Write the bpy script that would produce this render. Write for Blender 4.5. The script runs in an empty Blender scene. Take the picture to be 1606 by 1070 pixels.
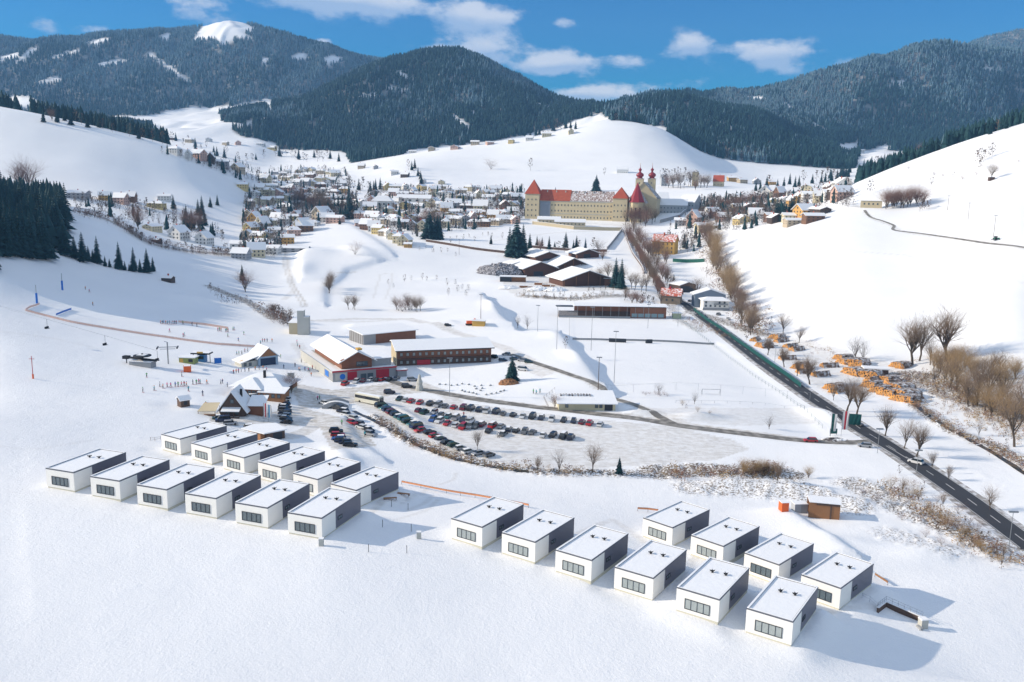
import bpy, math, random
import numpy as np
from math import radians as R, pi, sin, cos, tan, atan2, sqrt
random.seed(7); rng = np.random.default_rng(11)
SC = bpy.context.scene
COL = SC.collection

# ------------------------------------------------------------------ camera
CAMZ = 76.0; FPX = 1341.45; PIT = 0.17859; ROLL = 0.01986
_c, _s, _cr, _sr = cos(PIT), sin(PIT), cos(ROLL), sin(ROLL)
FWD = np.array([0, _c, -_s]); U0 = np.array([0, _s, _c]); X0 = np.array([1.0, 0, 0])
RT = _cr * X0 + _sr * U0; UP = -_sr * X0 + _cr * U0
from mathutils import Matrix, Vector
cd = bpy.data.cameras.new('camera'); cam = bpy.data.objects.new('camera', cd); COL.objects.link(cam)
m = Matrix.Identity(4)
for i in range(3):
    m[i][0] = RT[i]; m[i][1] = UP[i]; m[i][2] = -FWD[i]
m[2][3] = CAMZ
cam.matrix_world = m
cd.sensor_fit = 'HORIZONTAL'; cd.sensor_width = 36; cd.lens = FPX / 1606 * 36
cd.clip_start = 1; cd.clip_end = 40000
SC.camera = cam

def ray(px, py):
    v = FWD + RT * ((px - 803) / FPX) - UP * ((py - 535) / FPX)
    return v / v[1]                     # normalised so that forward (y) = 1
def AT(px, py, d):                       # point on the pixel's ray at forward distance d
    v = ray(px, py) * d
    return (v[0], v[1], v[2] + CAMZ)
def ATZ(px, py, z):
    v = ray(px, py); t = (z - CAMZ) / v[2]
    return (v[0] * t, v[1] * t, z)
def PX(x, y, z):                         # world -> photo pixel (arrays ok)
    z = z - CAMZ
    d = y * FWD[1] + z * FWD[2]
    a = x * RT[0] + y * RT[1] + z * RT[2]; b = x * UP[0] + y * UP[1] + z * UP[2]
    return 803 + FPX * a / d, 535 - FPX * b / d

# ------------------------------------------------------------------ light
SUN_EL = 24.0; SUN_DX, SUN_DY = -1.0, 0.035       # the sun stands to the left
EXPO = 1.1
sd = bpy.data.lights.new('sun', 'SUN'); sd.energy = 3.05; sd.angle = R(0.5); sd.color = (1.0, 0.87, 0.70)
so = bpy.data.objects.new('sun', sd); COL.objects.link(so)
_h = sqrt(SUN_DX ** 2 + SUN_DY ** 2)
sv = Vector((SUN_DX / _h * cos(R(SUN_EL)), SUN_DY / _h * cos(R(SUN_EL)), sin(R(SUN_EL))))
so.rotation_euler = sv.to_track_quat('Z', 'Y').to_euler()
W = bpy.data.worlds.new('World'); SC.world = W; W.use_nodes = True
nt = W.node_tree; N = nt.nodes; L = nt.links
bg = N['Background']; bg.inputs[1].default_value = 0.12
sky = N.new('ShaderNodeTexSky'); sky.sky_type = 'NISHITA'; sky.sun_disc = False
sky.sun_elevation = R(SUN_EL); sky.sun_rotation = atan2(SUN_DX, SUN_DY)
sky.altitude = 1200; sky.air_density = 1.25; sky.dust_density = 0.25; sky.ozone_density = 4.0
hs = N.new('ShaderNodeHueSaturation'); hs.inputs['Saturation'].default_value = 3.0; hs.inputs['Value'].default_value = .46; hs.inputs['Hue'].default_value = 0.514
L.new(sky.outputs[0], hs.inputs['Color'])
def wm(op, a, b=None, c=None):
    n = N.new('ShaderNodeMath'); n.operation = op
    for i, v in enumerate((a, b, c)):
        if v is None: continue
        if isinstance(v, (int, float)): n.inputs[i].default_value = v
        else: L.new(v, n.inputs[i])
    return n.outputs[0]
tc = N.new('ShaderNodeTexCoord'); sep = N.new('ShaderNodeSeparateXYZ'); L.new(tc.outputs['Generated'], sep.inputs[0])
az = wm('ARCTAN2', sep.outputs[0], sep.outputs[1]); el = wm('ARCSINE', sep.outputs[2])
nz = N.new('ShaderNodeTexNoise'); nz.inputs['Scale'].default_value = 26; nz.inputs['Detail'].default_value = 7; nz.inputs['Roughness'].default_value = .6
mp = N.new('ShaderNodeMapping'); mp.inputs['Scale'].default_value = (1, 1, 1.8); L.new(tc.outputs['Generated'], mp.inputs[0]); L.new(mp.outputs[0], nz.inputs[0])
# clouds: (px, py, half width, half height, strength) turned into directions in the sky
CL = [(575,8,140,24,.95),(500,-5,110,22,.8),(765,32,66,25,1.15),(765,80,56,28,1.1),(305,20,46,24,.85),(885,97,66,19,1.1),(860,108,50,12,.8),(1092,72,46,26,1.25),(1218,86,60,25,1.2),
      (975,150,78,20,1.0),(1338,102,30,10,.7),(885,34,24,10,.55),(1158,73,18,8,.55),(660,76,46,13,.7),(505,66,17,8,.9),(70,36,17,14,.5),(130,46,70,10,.42),(990,92,46,10,.5),(1000,102,34,16,.4),(900,148,40,15,1.0),(1250,112,34,9,.45),
      (715,20,40,30,.4),(1080,130,36,14,.5),(1500,-60,220,40,.5),(1300,-160,220,50,.6),(200,-120,260,60,.7)]
tot = None; lowm = None
for (cx, cy, cw, ch, cs) in CL:
    v = ray(cx, cy); v = v / np.linalg.norm(v)
    a0 = atan2(v[0], v[1]); e0 = math.asin(v[2])
    dx = wm('MULTIPLY', wm('SUBTRACT', az, a0), FPX / cw * 1.15)
    dy = wm('MULTIPLY', wm('SUBTRACT', el, e0), FPX / ch * 1.1)
    q = wm('ADD', wm('MULTIPLY', dx, dx), wm('MULTIPLY', dy, dy))
    g = wm('MULTIPLY', wm('POWER', 2.718, wm('MULTIPLY', q, -1.0)), cs)
    gl = wm('MULTIPLY', g, wm('MULTIPLY', dy, 1.0))
    tot = g if tot is None else wm('ADD', tot, g)
    lowm = gl if lowm is None else wm('ADD', lowm, gl)
den = wm('SUBTRACT', wm('ADD', tot, wm('MULTIPLY', wm('SUBTRACT', nz.outputs[0], .5), 2.3)), .33)
mr = N.new('ShaderNodeMapRange'); mr.interpolation_type = 'SMOOTHSTEP'; L.new(wm('MULTIPLY', den, wm('MINIMUM', wm('MULTIPLY', tot, 3.0), 1.0)), mr.inputs[0]); mr.inputs[1].default_value = 0.0; mr.inputs[2].default_value = .75; mr.inputs[4].default_value = .82
cc = N.new('ShaderNodeMix'); cc.data_type = 'RGBA'; cc.inputs[6].default_value = (2.1, 2.6, 3.5, 1); cc.inputs[7].default_value = (3.9, 3.9, 4.1, 1)
mr2 = N.new('ShaderNodeMapRange'); L.new(wm('ADD', lowm, wm('MULTIPLY', wm('SUBTRACT', nz.outputs[0], .5), .8)), mr2.inputs[0]); mr2.inputs[1].default_value = -.25; mr2.inputs[2].default_value = .3
L.new(mr2.outputs[0], cc.inputs[0])
mx = N.new('ShaderNodeMix'); mx.data_type = 'RGBA'; L.new(mr.outputs[0], mx.inputs[0]); L.new(hs.outputs[0], mx.inputs[6]); L.new(cc.outputs[2], mx.inputs[7])
# added fill light: invented bright cloud out of view, overhead and behind the camera
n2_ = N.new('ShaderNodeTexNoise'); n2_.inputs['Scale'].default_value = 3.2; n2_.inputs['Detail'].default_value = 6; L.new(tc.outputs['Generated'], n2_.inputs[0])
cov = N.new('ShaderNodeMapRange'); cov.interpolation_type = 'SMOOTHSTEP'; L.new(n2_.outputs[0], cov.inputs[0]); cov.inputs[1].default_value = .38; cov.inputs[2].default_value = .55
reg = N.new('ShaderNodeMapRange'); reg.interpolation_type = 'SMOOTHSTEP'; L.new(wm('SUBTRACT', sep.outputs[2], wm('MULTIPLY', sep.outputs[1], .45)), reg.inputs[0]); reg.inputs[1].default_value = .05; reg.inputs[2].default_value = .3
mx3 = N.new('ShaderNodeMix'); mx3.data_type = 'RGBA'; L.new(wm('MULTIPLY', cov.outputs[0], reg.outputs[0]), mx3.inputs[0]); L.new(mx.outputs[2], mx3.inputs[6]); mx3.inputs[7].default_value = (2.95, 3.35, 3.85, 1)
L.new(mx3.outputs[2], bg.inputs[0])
SC.view_settings.view_transform = 'Standard'; SC.view_settings.look = 'None'; SC.view_settings.gamma = 1; SC.view_settings.exposure = EXPO
SC.cycles.max_bounces = 5; SC.cycles.diffuse_bounces = 3; SC.cycles.volume_bounces = 0; SC.cycles.transparent_max_bounces = 4

# ------------------------------------------------------------------ materials
def mat(name, col, rough=.7, var=0.0, vscale=1.0, bump=0.0, bscale=2.0, objcol=False, col2=None, spec=.3, metal=0, coords='Object', wave=None):
    mt = bpy.data.materials.new(name); mt.use_nodes = True; n = mt.node_tree.nodes; l = mt.node_tree.links
    p = n['Principled BSDF']; p.inputs['Roughness'].default_value = rough; p.inputs['Metallic'].default_value = metal
    p.inputs['Specular IOR Level'].default_value = spec
    tcn = n.new('ShaderNodeTexCoord'); src = tcn.outputs[coords] if coords != 'World' else n.new('ShaderNodeNewGeometry').outputs['Position']
    if objcol:
        oi = n.new('ShaderNodeObjectInfo'); base = oi.outputs['Color']
    else:
        rg = n.new('ShaderNodeRGB'); rg.outputs[0].default_value = (*col, 1); base = rg.outputs[0]
    if var > 0 or col2:
        t = n.new('ShaderNodeTexNoise'); t.inputs['Scale'].default_value = vscale; t.inputs['Detail'].default_value = 5; l.new(src, t.inputs[0])
        mxn = n.new('ShaderNodeMix'); mxn.data_type = 'RGBA'
        if col2:
            r = n.new('ShaderNodeMapRange'); r.inputs[1].default_value = .53 - .1; r.inputs[2].default_value = .53 + .12; l.new(t.outputs[0], r.inputs[0])
            l.new(r.outputs[0], mxn.inputs[0]); l.new(base, mxn.inputs[6]); mxn.inputs[7].default_value = (*col2, 1)
        else:
            l.new(t.outputs[0], mxn.inputs[0]); l.new(base, mxn.inputs[6])
            mm = n.new('ShaderNodeMix'); mm.data_type = 'RGBA'; mm.blend_type = 'MULTIPLY'; mm.inputs[0].default_value = 1; l.new(base, mm.inputs[6]); mm.inputs[7].default_value = (1 - var, 1 - var, 1 - var, 1)
            l.new(mm.outputs[2], mxn.inputs[7])
        base = mxn.outputs[2]
    if wave:                              # plank / panel joints
        wv = n.new('ShaderNodeTexWave'); wv.wave_type = 'BANDS'; wv.bands_direction = wave[0]; wv.inputs['Scale'].default_value = wave[1]; wv.wave_profile = 'SIN'; l.new(src, wv.inputs[0])
        r = n.new('ShaderNodeMapRange'); r.inputs[1].default_value = 0; r.inputs[2].default_value = .16; r.inputs[3].default_value = wave[2]; r.inputs[4].default_value = 1; l.new(wv.outputs['Fac'], r.inputs[0])
        m2 = n.new('ShaderNodeMix'); m2.data_type = 'RGBA'; m2.blend_type = 'MULTIPLY'; m2.inputs[0].default_value = 1; l.new(base, m2.inputs[6]); l.new(r.outputs[0], m2.inputs[7]); base = m2.outputs[2]
    l.new(base, p.inputs['Base Color'])
    if bump > 0:
        t2 = n.new('ShaderNodeTexNoise'); t2.inputs['Scale'].default_value = bscale; t2.inputs['Detail'].default_value = 4; l.new(src, t2.inputs[0])
        b = n.new('ShaderNodeBump'); b.inputs['Strength'].default_value = bump; b.inputs['Distance'].default_value = .3; l.new(t2.outputs[0], b.inputs['Height']); l.new(b.outputs[0], p.inputs['Normal'])
    return mt
SNOW = (.85, .86, .875)
M = dict(
 snowroof=mat('roof_snow', SNOW, .7, bump=.25, bscale=1.2, var=.05, vscale=.4),
 render=mat('white_render', (.82, .81, .77), .8, var=.06, vscale=.8),
 clad=mat('anthracite_panel', (.15, .15, .19), .45, var=.15, vscale=.25, wave=('X', 1.3, .8)),
 trim=mat('dark_trim', (.11, .12, .15), .5, var=.1), plinth=mat('plinth_render', (.62, .6, .49), .85, var=.15, vscale=1.5),
 frame=mat('dark_frame', (.03, .035, .045), .4, var=.1), glass=mat('window_glass', (.12, .16, .18), .12, spec=.8, var=.4, vscale=.8), curtain=mat('curtained_pane', (.4, .45, .45), .25, spec=.6, var=.35, vscale=1.2, wave=('X', 3.0, .8)),
 wood=mat('brown_wood', (.27, .115, .065), .7, var=.35, vscale=.6, wave=('Z', 2.2, .75)), woodl=mat('orange_wood', (.34, .165, .075), .7, var=.3, vscale=.7, wave=('Z', 2.2, .8)), woodd=mat('weathered_wood', (.14, .09, .07), .8, var=.4, vscale=.9, wave=('X', 2.2, .7)),
 beige=mat('beige_render', (.55, .47, .32), .85, var=.15, vscale=.3), yellow=mat('yellow_render', (.62, .38, .1), .85, var=.15, vscale=.4), abbey=mat('abbey_render', (.64, .54, .35), .9, var=.25, vscale=.12),
 grey=mat('grey_render', (.33, .34, .35), .85, var=.2, vscale=.2), conc=mat('pale_concrete', (.5, .5, .46), .85, var=.2, vscale=.3), red=mat('red_paint', (.42, .02, .04), .5, var=.15), 
 tile=mat('red_tile', (.5, .1, .05), .8, var=.4, vscale=.5), tilesnow=mat('red_tile_with_snow', (.5, .1, .05), .8, col2=SNOW, vscale=.7), darktile=mat('dark_tile_with_snow', (.1, .085, .085), .8, col2=SNOW, vscale=.5), browntile=mat('brown_tile_with_snow', (.22, .125, .09), .8, col2=SNOW, vscale=.8),
 onion=mat('dark_red_dome', (.3, .03, .04), .4, var=.2), metal=mat('grey_metal', (.3, .32, .34), .4, metal=.6, var=.1), black=mat('black_metal', (.02, .02, .022), .5, var=.1),
 paint=mat('painted_wall', (1, 1, 1), .8, objcol=True, var=.14, vscale=.3), carpaint=mat('car_paint', (1, 1, 1), .25, objcol=True, spec=.6, var=.05), carglass=mat('car_glass', (.02, .025, .03), .08, spec=.9, var=.2), tyre=mat('tyre', (.02, .02, .02), .8, var=.2),
 plain=mat('painted_object', (1, 1, 1), .7, objcol=True, var=.1), bark=mat('bark', (.11, .085, .065), .9, var=.4, vscale=3), 
 twig=mat('bare_twigs', (.24, .175, .125), .9, var=.3, vscale=1), twigred=mat('russet_twigs', (.26, .145, .105), .9, var=.3, vscale=1), twigyel=mat('ochre_twigs', (.42, .29, .15), .9, var=.35, vscale=1), frost=mat('frosted_twigs', (.3, .28, .28), .9, var=.4, vscale=1),
 needle=mat('conifer_needles', (.011, .056, .062), .85, var=.55, vscale=1.4), needles=mat('frosted_needles', (.04, .1, .125), .85, col2=(.36, .45, .55), vscale=.5), larch=mat('larch_twigs', (.14, .1, .075), .9, var=.4, vscale=1),
 redtile=mat('old_red_tile', (.52, .12, .06), .8, var=.5, vscale=.35),
 hallwood=mat('dark_brown_wood', (.13, .062, .042), .75, var=.35, vscale=.6, wave=('X', 1.4, .7)),
 teal=mat('teal_panel', (.01, .09, .085), .5, var=.2), orange=mat('orange_paint', (.75, .13, .03), .6, var=.1), blue=mat('blue_banner', (.02, .16, .55), .6, var=.1),
 logend=mat('log_ends', (.74, .37, .1), .85, col2=(.42, .18, .06), vscale=1.3, bump=.5), logside=mat('log_bark_and_snow', (.2, .13, .09), .9, col2=SNOW, vscale=.7, bump=.5, bscale=3),
)
# ------------------------------------------------------------------ mesh helpers
class MB:
    def __init__(s): s.v = []; s.f = []; s.m = []; s.mats = []
    def _m(s, mt):
        if mt is None: mt = s.mats[0] if s.mats else M['render']
        if mt not in s.mats: s.mats.append(mt)
        return s.mats.index(mt)
    def add(s, vs, fs, mt=None):
        b = len(s.v); k = s._m(mt); s.v += [tuple(v) for v in vs]
        for f in fs: s.f.append(tuple(b + i for i in f)); s.m.append(k)
        return s
    def box(s, x0, y0, z0, x1, y1, z1, mt=None):
        return s.add([(x0,y0,z0),(x1,y0,z0),(x1,y1,z0),(x0,y1,z0),(x0,y0,z1),(x1,y0,z1),(x1,y1,z1),(x0,y1,z1)],
                     [(0,3,2,1),(4,5,6,7),(0,1,5,4),(1,2,6,5),(2,3,7,6),(3,0,4,7)], mt)
    def prism(s, poly, a, b, axis='z', mt=None):      # poly of 2-tuples extruded along axis
        n = len(poly)
        def P(p, h): return {'z': (p[0], p[1], h), 'y': (p[0], h, p[1]), 'x': (h, p[0], p[1])}[axis]
        vs = [P(p, a) for p in poly] + [P(p, b) for p in poly]
        fs = [tuple(range(n - 1, -1, -1)), tuple(range(n, 2 * n))] + [(i, (i + 1) % n, n + (i + 1) % n, n + i) for i in range(n)]
        return s.add(vs, fs, mt)
    def tube(s, p, q, r0, r1=None, n=6, mt=None, cap=True):
        r1 = r0 if r1 is None else r1; p = np.array(p, float); q = np.array(q, float); d = q - p; ln = np.linalg.norm(d)
        if ln < 1e-6: return s
        d /= ln; a = np.cross(d, (0, 0, 1) if abs(d[2]) < .9 else (1, 0, 0)); a /= np.linalg.norm(a); b = np.cross(d, a)
        vs = [p + (a * cos(2*pi*i/n) + b * sin(2*pi*i/n)) * r0 for i in range(n)] + [q + (a * cos(2*pi*i/n) + b * sin(2*pi*i/n)) * r1 for i in range(n)]
        fs = [(i, (i+1) % n, n + (i+1) % n, n + i) for i in range(n)]
        if cap: fs += [tuple(range(n))[::-1], tuple(range(n, 2*n))]
        return s.add(vs, fs, mt)
    def lathe(s, prof, n=12, mt=None, c=(0, 0)):
        vs = []; fs = []
        for (r, z) in prof:
            vs += [(c[0] + r * cos(2*pi*i/n), c[1] + r * sin(2*pi*i/n), z) for i in range(n)]
        for k in range(len(prof) - 1):
            fs += [(k*n+i, k*n+(i+1) % n, (k+1)*n+(i+1) % n, (k+1)*n+i) for i in range(n)]
        fs += [tuple(range(n))[::-1], tuple(range((len(prof)-1)*n, len(prof)*n))]
        return s.add(vs, fs, mt)
    def gable(s, x0, y0, x1, y1, ze, zr, t=.35, o=.6, axis='x', mt=None):   # gable roof slab with overhang; ridge along axis
        if axis == 'x':
            m_ = (y0 + y1) / 2; k = (zr - ze) / (m_ - y0); a, b = y0 - o, y1 + o; e = ze - k * o
            poly = [(a, e), (m_, zr), (b, e), (b, e + t), (m_, zr + t), (a, e + t)]
            return s.prism(poly, x0 - o, x1 + o, 'x', mt)
        m_ = (x0 + x1) / 2; k = (zr - ze) / (m_ - x0); a, b = x0 - o, x1 + o; e = ze - k * o
        poly = [(a, e), (m_, zr), (b, e), (b, e + t), (m_, zr + t), (a, e + t)]
        return s.prism(poly, y0 - o, y1 + o, 'y', mt)
    def hip(s, x0, y0, x1, y1, ze, zr, o=.6, ins=None, mt=None):
        x0 -= o; y0 -= o; x1 += o; y1 += o
        w, d = x1 - x0, y1 - y0
        if w >= d:
            i = ins if ins is not None else d / 2; a = (x0 + i, (y0+y1)/2, zr); b = (x1 - i, (y0+y1)/2, zr)
            return s.add([(x0,y0,ze),(x1,y0,ze),(x1,y1,ze),(x0,y1,ze), a, b], [(0,1,5,4),(1,2,5),(2,3,4,5),(3,0,4),(3,2,1,0)], mt)
        i = ins if ins is not None else w / 2; a = ((x0+x1)/2, y0 + i, zr); b = ((x0+x1)/2, y1 - i, zr)
        return s.add([(x0,y0,ze),(x1,y0,ze),(x1,y1,ze),(x0,y1,ze), a, b], [(0,1,4),(1,2,5,4),(2,3,5),(3,0,4,5),(3,2,1,0)], mt)
    def walls_gable(s, x0, y0, x1, y1, z0, ze, zr, axis='x', mt=None):
        if axis == 'x':
            m_ = (y0 + y1) / 2; return s.prism([(y0, z0), (y1, z0), (y1, ze), (m_, zr), (y0, ze)], x0, x1, 'x', mt)
        m_ = (x0 + x1) / 2; return s.prism([(x0, z0), (x1, z0), (x1, ze), (m_, zr), (x0, ze)], y0, y1, 'y', mt)
    def mesh(s, name, mt=None, smooth=False):
        me = bpy.data.meshes.new(name); me.from_pydata(s.v, [], s.f)
        if mt is not None and (not s.mats or (len(s.mats) == 1 and s.mats[0] is M['render'])): s.mats = [mt]
        for x in (s.mats if s.mats else [mt]): me.materials.append(x)
        if len(s.mats) > 1: me.polygons.foreach_set('material_index', s.m)
        if smooth: me.polygons.foreach_set('use_smooth', [True] * len(me.polygons))
        me.update(); return me
    def build(s, name, mt=None, parent=None, smooth=False, **k):
        if mt is not None and not s.mats: s.mats = [mt]
        elif mt is not None and len(s.mats) == 1 and s.mats[0] is M['render']: s.mats = [mt]
        o = bpy.data.objects.new(name, s.mesh(name, mt, smooth)); COL.objects.link(o)
        if parent is not None: o.parent = parent
        for a, b in k.items(): setattr(o, a, b)
        return o
def mb(): return MB()
def tag(o, label=None, cat=None, group=None, kind=None):
    if label:
        if not 4 <= len(label.split()) <= 16: print('LONG', len(label.split()), label)
        o['label'] = label
    if cat: o['category'] = cat
    if group: o['group'] = group
    if kind: o['kind'] = kind
    return o
def thing(name, loc, rz, label, cat, group=None):
    o = bpy.data.objects.new(name, None); COL.objects.link(o); o.location = loc; o.rotation_euler = (0, 0, rz); o.empty_display_size = 1
    return tag(o, label, cat, group)
def inst(name, me, parent=None, loc=(0, 0, 0), rz=0, sc=(1, 1, 1), color=None):
    o = bpy.data.objects.new(name, me); COL.objects.link(o); o.location = loc; o.rotation_euler = (0, 0, rz); o.scale = sc
    if parent is not None: o.parent = parent
    if color: o.color = (*color, 1)
    return o
def copy_tree(o, parent=None):
    c = o.copy(); COL.objects.link(c)
    if parent is not None: c.parent = parent
    for ch in KIDS.get(o.name, []): copy_tree(ch, c)
    return c
KIDS = {}
ORD = 'zeroth first second third fourth fifth sixth seventh eighth ninth tenth eleventh twelfth thirteenth fourteenth fifteenth sixteenth seventeenth eighteenth nineteenth'.split()
def ordn(i):
    if i < 20: return ORD[i]
    t = ['twent', 'thirt', 'fort', 'fift', 'sixt', 'sevent', 'eight', 'ninet'][i // 10 - 2]
    return t + 'ieth' if i % 10 == 0 else t + 'y-' + ORD[i % 10]

# ------------------------------------------------------------------ terrain
def vnoise(x, y, seed=0):
    xi = np.floor(x).astype(np.int64); yi = np.floor(y).astype(np.int64); fx = x - xi; fy = y - yi
    def h(a, b):
        n = (a * 374761393 + b * 668265263 + seed * 1442695041) & 0x7fffffff
        n = ((n ^ (n >> 13)) * 1274126177) & 0x7fffffff
        return ((n ^ (n >> 16)) & 0xffff) / 65535.0
    fx = fx * fx * (3 - 2 * fx); fy = fy * fy * (3 - 2 * fy)
    return (h(xi, yi) * (1-fx) + h(xi+1, yi) * fx) * (1-fy) + (h(xi, yi+1) * (1-fx) + h(xi+1, yi+1) * fx) * fy
def fbm(x, y, s, oct=4, seed=0):
    a = 0; amp = 1; t = 0
    for i in range(oct):
        a = a + amp * (vnoise(x / s, y / s, seed + i) - .5); t += amp; amp *= .5; s /= 2.03
    return a / t * 2
Z = lambda px, py, z: ATZ(px, py, z)
D = lambda px, py, d: AT(px, py, d)
LN = [
 [(-60,50,12),(-30,50,6),(0,50,1),(30,50,-8),(60,50,-12)],
 [Z(-300,1120,8),Z(0,1070,5),Z(400,1070,3),Z(800,1070,1),Z(1241,1070,0),Z(1606,1070,-5),Z(1900,1070,-8)],
 [(-200,200,14),(-115,184,7.5),(-96.5,180.8,7),(-73,174,6),(-37,162,5.1),(-5.3,164.5,2.9),(16,152.7,1.5),(27,148,.6),(48.2,133.3,0),(63,136,-3),(80,135,-6),(110,130,-9)],
 [(-200,235,14),(-105,224,4),(-67,209,2.2),(-35.6,192,.7),(-5,190,0),(20,188,-1.5),(36.6,182,-2.8),(56,168,-4.6),(66,158,-3.4),(85,160,-5.5),(110,155,-7),(160,150,-8)],
 [D(-300,640,260),Z(0,620,7),Z(250,650,2),Z(430,670,-2),Z(520,690,-4),Z(650,710,-6),Z(800,745,-7),Z(1000,745,-7.5),Z(1200,735,-7.5),Z(1400,770,-7),Z(1606,850,-6.5),Z(1900,900,-6)],
 [D(-300,580,300),Z(0,560,11),Z(250,560,3),Z(400,580,-2),Z(500,610,-4),Z(700,640,-5),Z(1000,660,-5),Z(1200,670,-5.5),Z(1340,690,-6),Z(1450,700,-6),Z(1606,720,-6),Z(1900,740,0)],
 [D(-300,440,370),Z(0,490,17),Z(200,490,8),Z(380,492,1),Z(450,497,-3),Z(600,500,-4),Z(870,497,-5),Z(1045,500,-5),Z(1150,520,-5),Z(1300,570,-5),Z(1450,590,-4),Z(1606,630,-3),Z(1900,640,5)],
 [D(-300,270,480),Z(0,400,34),Z(190,410,20),Z(300,440,8),Z(360,465,2),Z(430,450,-1),Z(560,440,0),Z(760,445,0),Z(900,462,1),Z(1000,475,0),Z(1060,455,1),Z(1150,455,1),Z(1300,480,11),Z(1450,470,17),Z(1606,470,24),Z(1900,460,20)],
 [D(-300,190,640),D(0,350,620),D(110,335,640),D(250,380,720),D(370,398,740),D(430,400,760),D(560,395,760),D(760,400,780),D(900,400,785),D(1000,400,790),D(1100,400,780),D(1150,400,714),D(1300,400,600),D(1450,400,578),D(1606,400,506),D(1900,380,560)],
 [D(-300,240,850),D(0,315,850),D(120,318,870),D(250,335,900),D(370,365,900),D(430,370,900),D(560,360,920),D(760,355,960),D(880,348,1000),D(1000,350,1000),D(1100,352,950),D(1150,362,797),D(1300,342,700),D(1450,330,700),D(1606,330,606),D(1900,310,700)],
 [D(-300,230,1000),D(0,235,1000),D(150,262,1000),D(250,300,1000),D(330,302,1020),D(400,322,1100),D(430,325,1100),D(560,315,1200),D(760,315,1250),D(880,312,1250),D(1000,312,1250),D(1100,322,1150),D(1150,328,1000),D(1200,326,1000),D(1270,315,980),D(1325,294,880),D(1400,262,900),D(1500,225,950),D(1606,195,976),D(1900,130,1050)],
 [D(-300,120,1150),D(0,166,1120),D(100,186,1120),D(200,211,1120),D(250,220,1130),D(330,247,1150),D(400,276,1200),D(440,292,1250),D(520,290,1500),D(600,287,1500),D(640,292,1450),D(760,297,1400),D(880,300,1400),D(1000,295,1400),D(1090,290,1400),D(1150,303,1300),D(1250,297,1250),D(1330,292,1200),D(1400,280,1150),D(1500,250,1200),D(1606,225,1250),D(1900,160,1300)],
 [D(-300,200,1500),D(0,230,1500),D(200,245,1500),D(300,265,1500),D(400,283,1500),D(440,283,1600),D(500,275,1700),D(560,268,1700),D(640,262,1600),D(760,272,1600),D(880,268,1600),D(1000,262,1600),D(1080,268,1600),D(1110,280,1550),D(1200,290,1550),D(1330,285,1500),D(1400,275,1500),D(1606,230,1500),D(1900,200,1600)],
 [D(-300,200,1900),D(200,235,1900),D(300,250,1900),D(400,268,1900),D(430,264,2000),D(500,258,2000),D(560,250,1950),D(620,244,1900),D(700,232,1900),D(800,220,1900),D(880,208,1900),D(930,190,1950),D(960,186,1950),D(1040,200,1900),D(1060,215,1850),D(1090,240,1800),D(1120,268,1750),D(1200,280,1750),D(1330,276,1750),D(1400,265,1800),D(1606,235,1900),D(1900,190,1900)],
 [D(-300,200,2200),D(200,215,2300),D(300,215,2300),D(400,222,2300),D(440,238,2300),D(560,240,2200),D(700,238,2150),D(880,222,2150),D(960,200,2150),D(1040,205,2100),D(1100,225,2000),D(1200,235,2000),D(1330,258,2000),D(1380,242,2150),D(1606,225,2200),D(1900,200,2200)],
 [D(-300,190,2900),D(200,186,2900),D(260,183,2900),D(350,172,2900),D(425,160,2900),D(460,162,3000),D(500,148,3000),D(560,114,3000),D(620,96,3000),D(690,82,3000),D(725,79,3000),D(760,90,3000),D(850,136,3000),D(930,166,2700),D(950,166,2450),D(1000,152,2400),D(1060,143,2400),D(1100,152,2400),D(1190,172,2400),D(1240,200,2400),D(1300,222,2400),D(1345,240,2450),D(1400,228,2500),D(1606,215,2500),D(1900,180,2500)],
 [D(-300,180,3300),D(200,176,3300),D(425,167,3300),D(600,150,3500),D(725,120,3500),D(850,155,3400),D(930,178,3200),D(1000,165,2900),D(1100,160,2850),D(1200,165,2800),D(1300,190,2800),D(1400,200,2800),D(1606,190,2850),D(1900,170,2850)],
 [D(-300,70,4300),D(0,60,4300),D(60,62,4300),D(130,60,4300),D(200,54,4300),D(260,47,4300),D(310,38,4300),D(345,34,4300),D(380,38,4300),D(420,48,4300),D(470,62,4300),D(500,72,4300),D(550,84,4300),D(600,85,4300),D(640,90,4300),D(725,100,4300),D(850,150,4200),D(930,172,4000),D(1000,162,3700),D(1060,155,3500),D(1100,153,3300),D(1150,143,3300),D(1180,135,3300),D(1240,130,3300),D(1290,117,3300),D(1340,100,3300),D(1400,84,3300),D(1440,68,3300),D(1460,61,3300),D(1500,60,3300),D(1540,64,3300),D(1570,66,3300),D(1606,72,3300),D(1900,80,3300)],
 [D(-300,150,4800),D(0,150,4800),D(345,120,4800),D(640,140,4800),D(930,195,4600),D(1110,185,4000),D(1290,150,3900),D(1440,120,3900),D(1500,105,3900),D(1606,100,3900),D(1900,110,3900)],
 [D(-300,110,5500),D(0,100,5500),D(345,75,5500),D(640,120,5500),D(930,190,5500),D(1110,180,5000),D(1440,110,4600),D(1500,78,4600),D(1530,60,4600),D(1560,52,4600),D(1606,42,4600),D(1900,20,4600)],
 [D(-300,200,6300),D(803,230,6300),D(1900,160,6300)],
]
NU, NT = 820, 1000
Y0, Y1 = 52.0, 6300.0
UG = np.linspace(-.98, .98, NU); TG = np.linspace(math.log(Y0), math.log(Y1), NT)
YG = np.exp(TG)
ly = np.empty((len(LN), NU)); lz = np.empty_like(ly)
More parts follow.
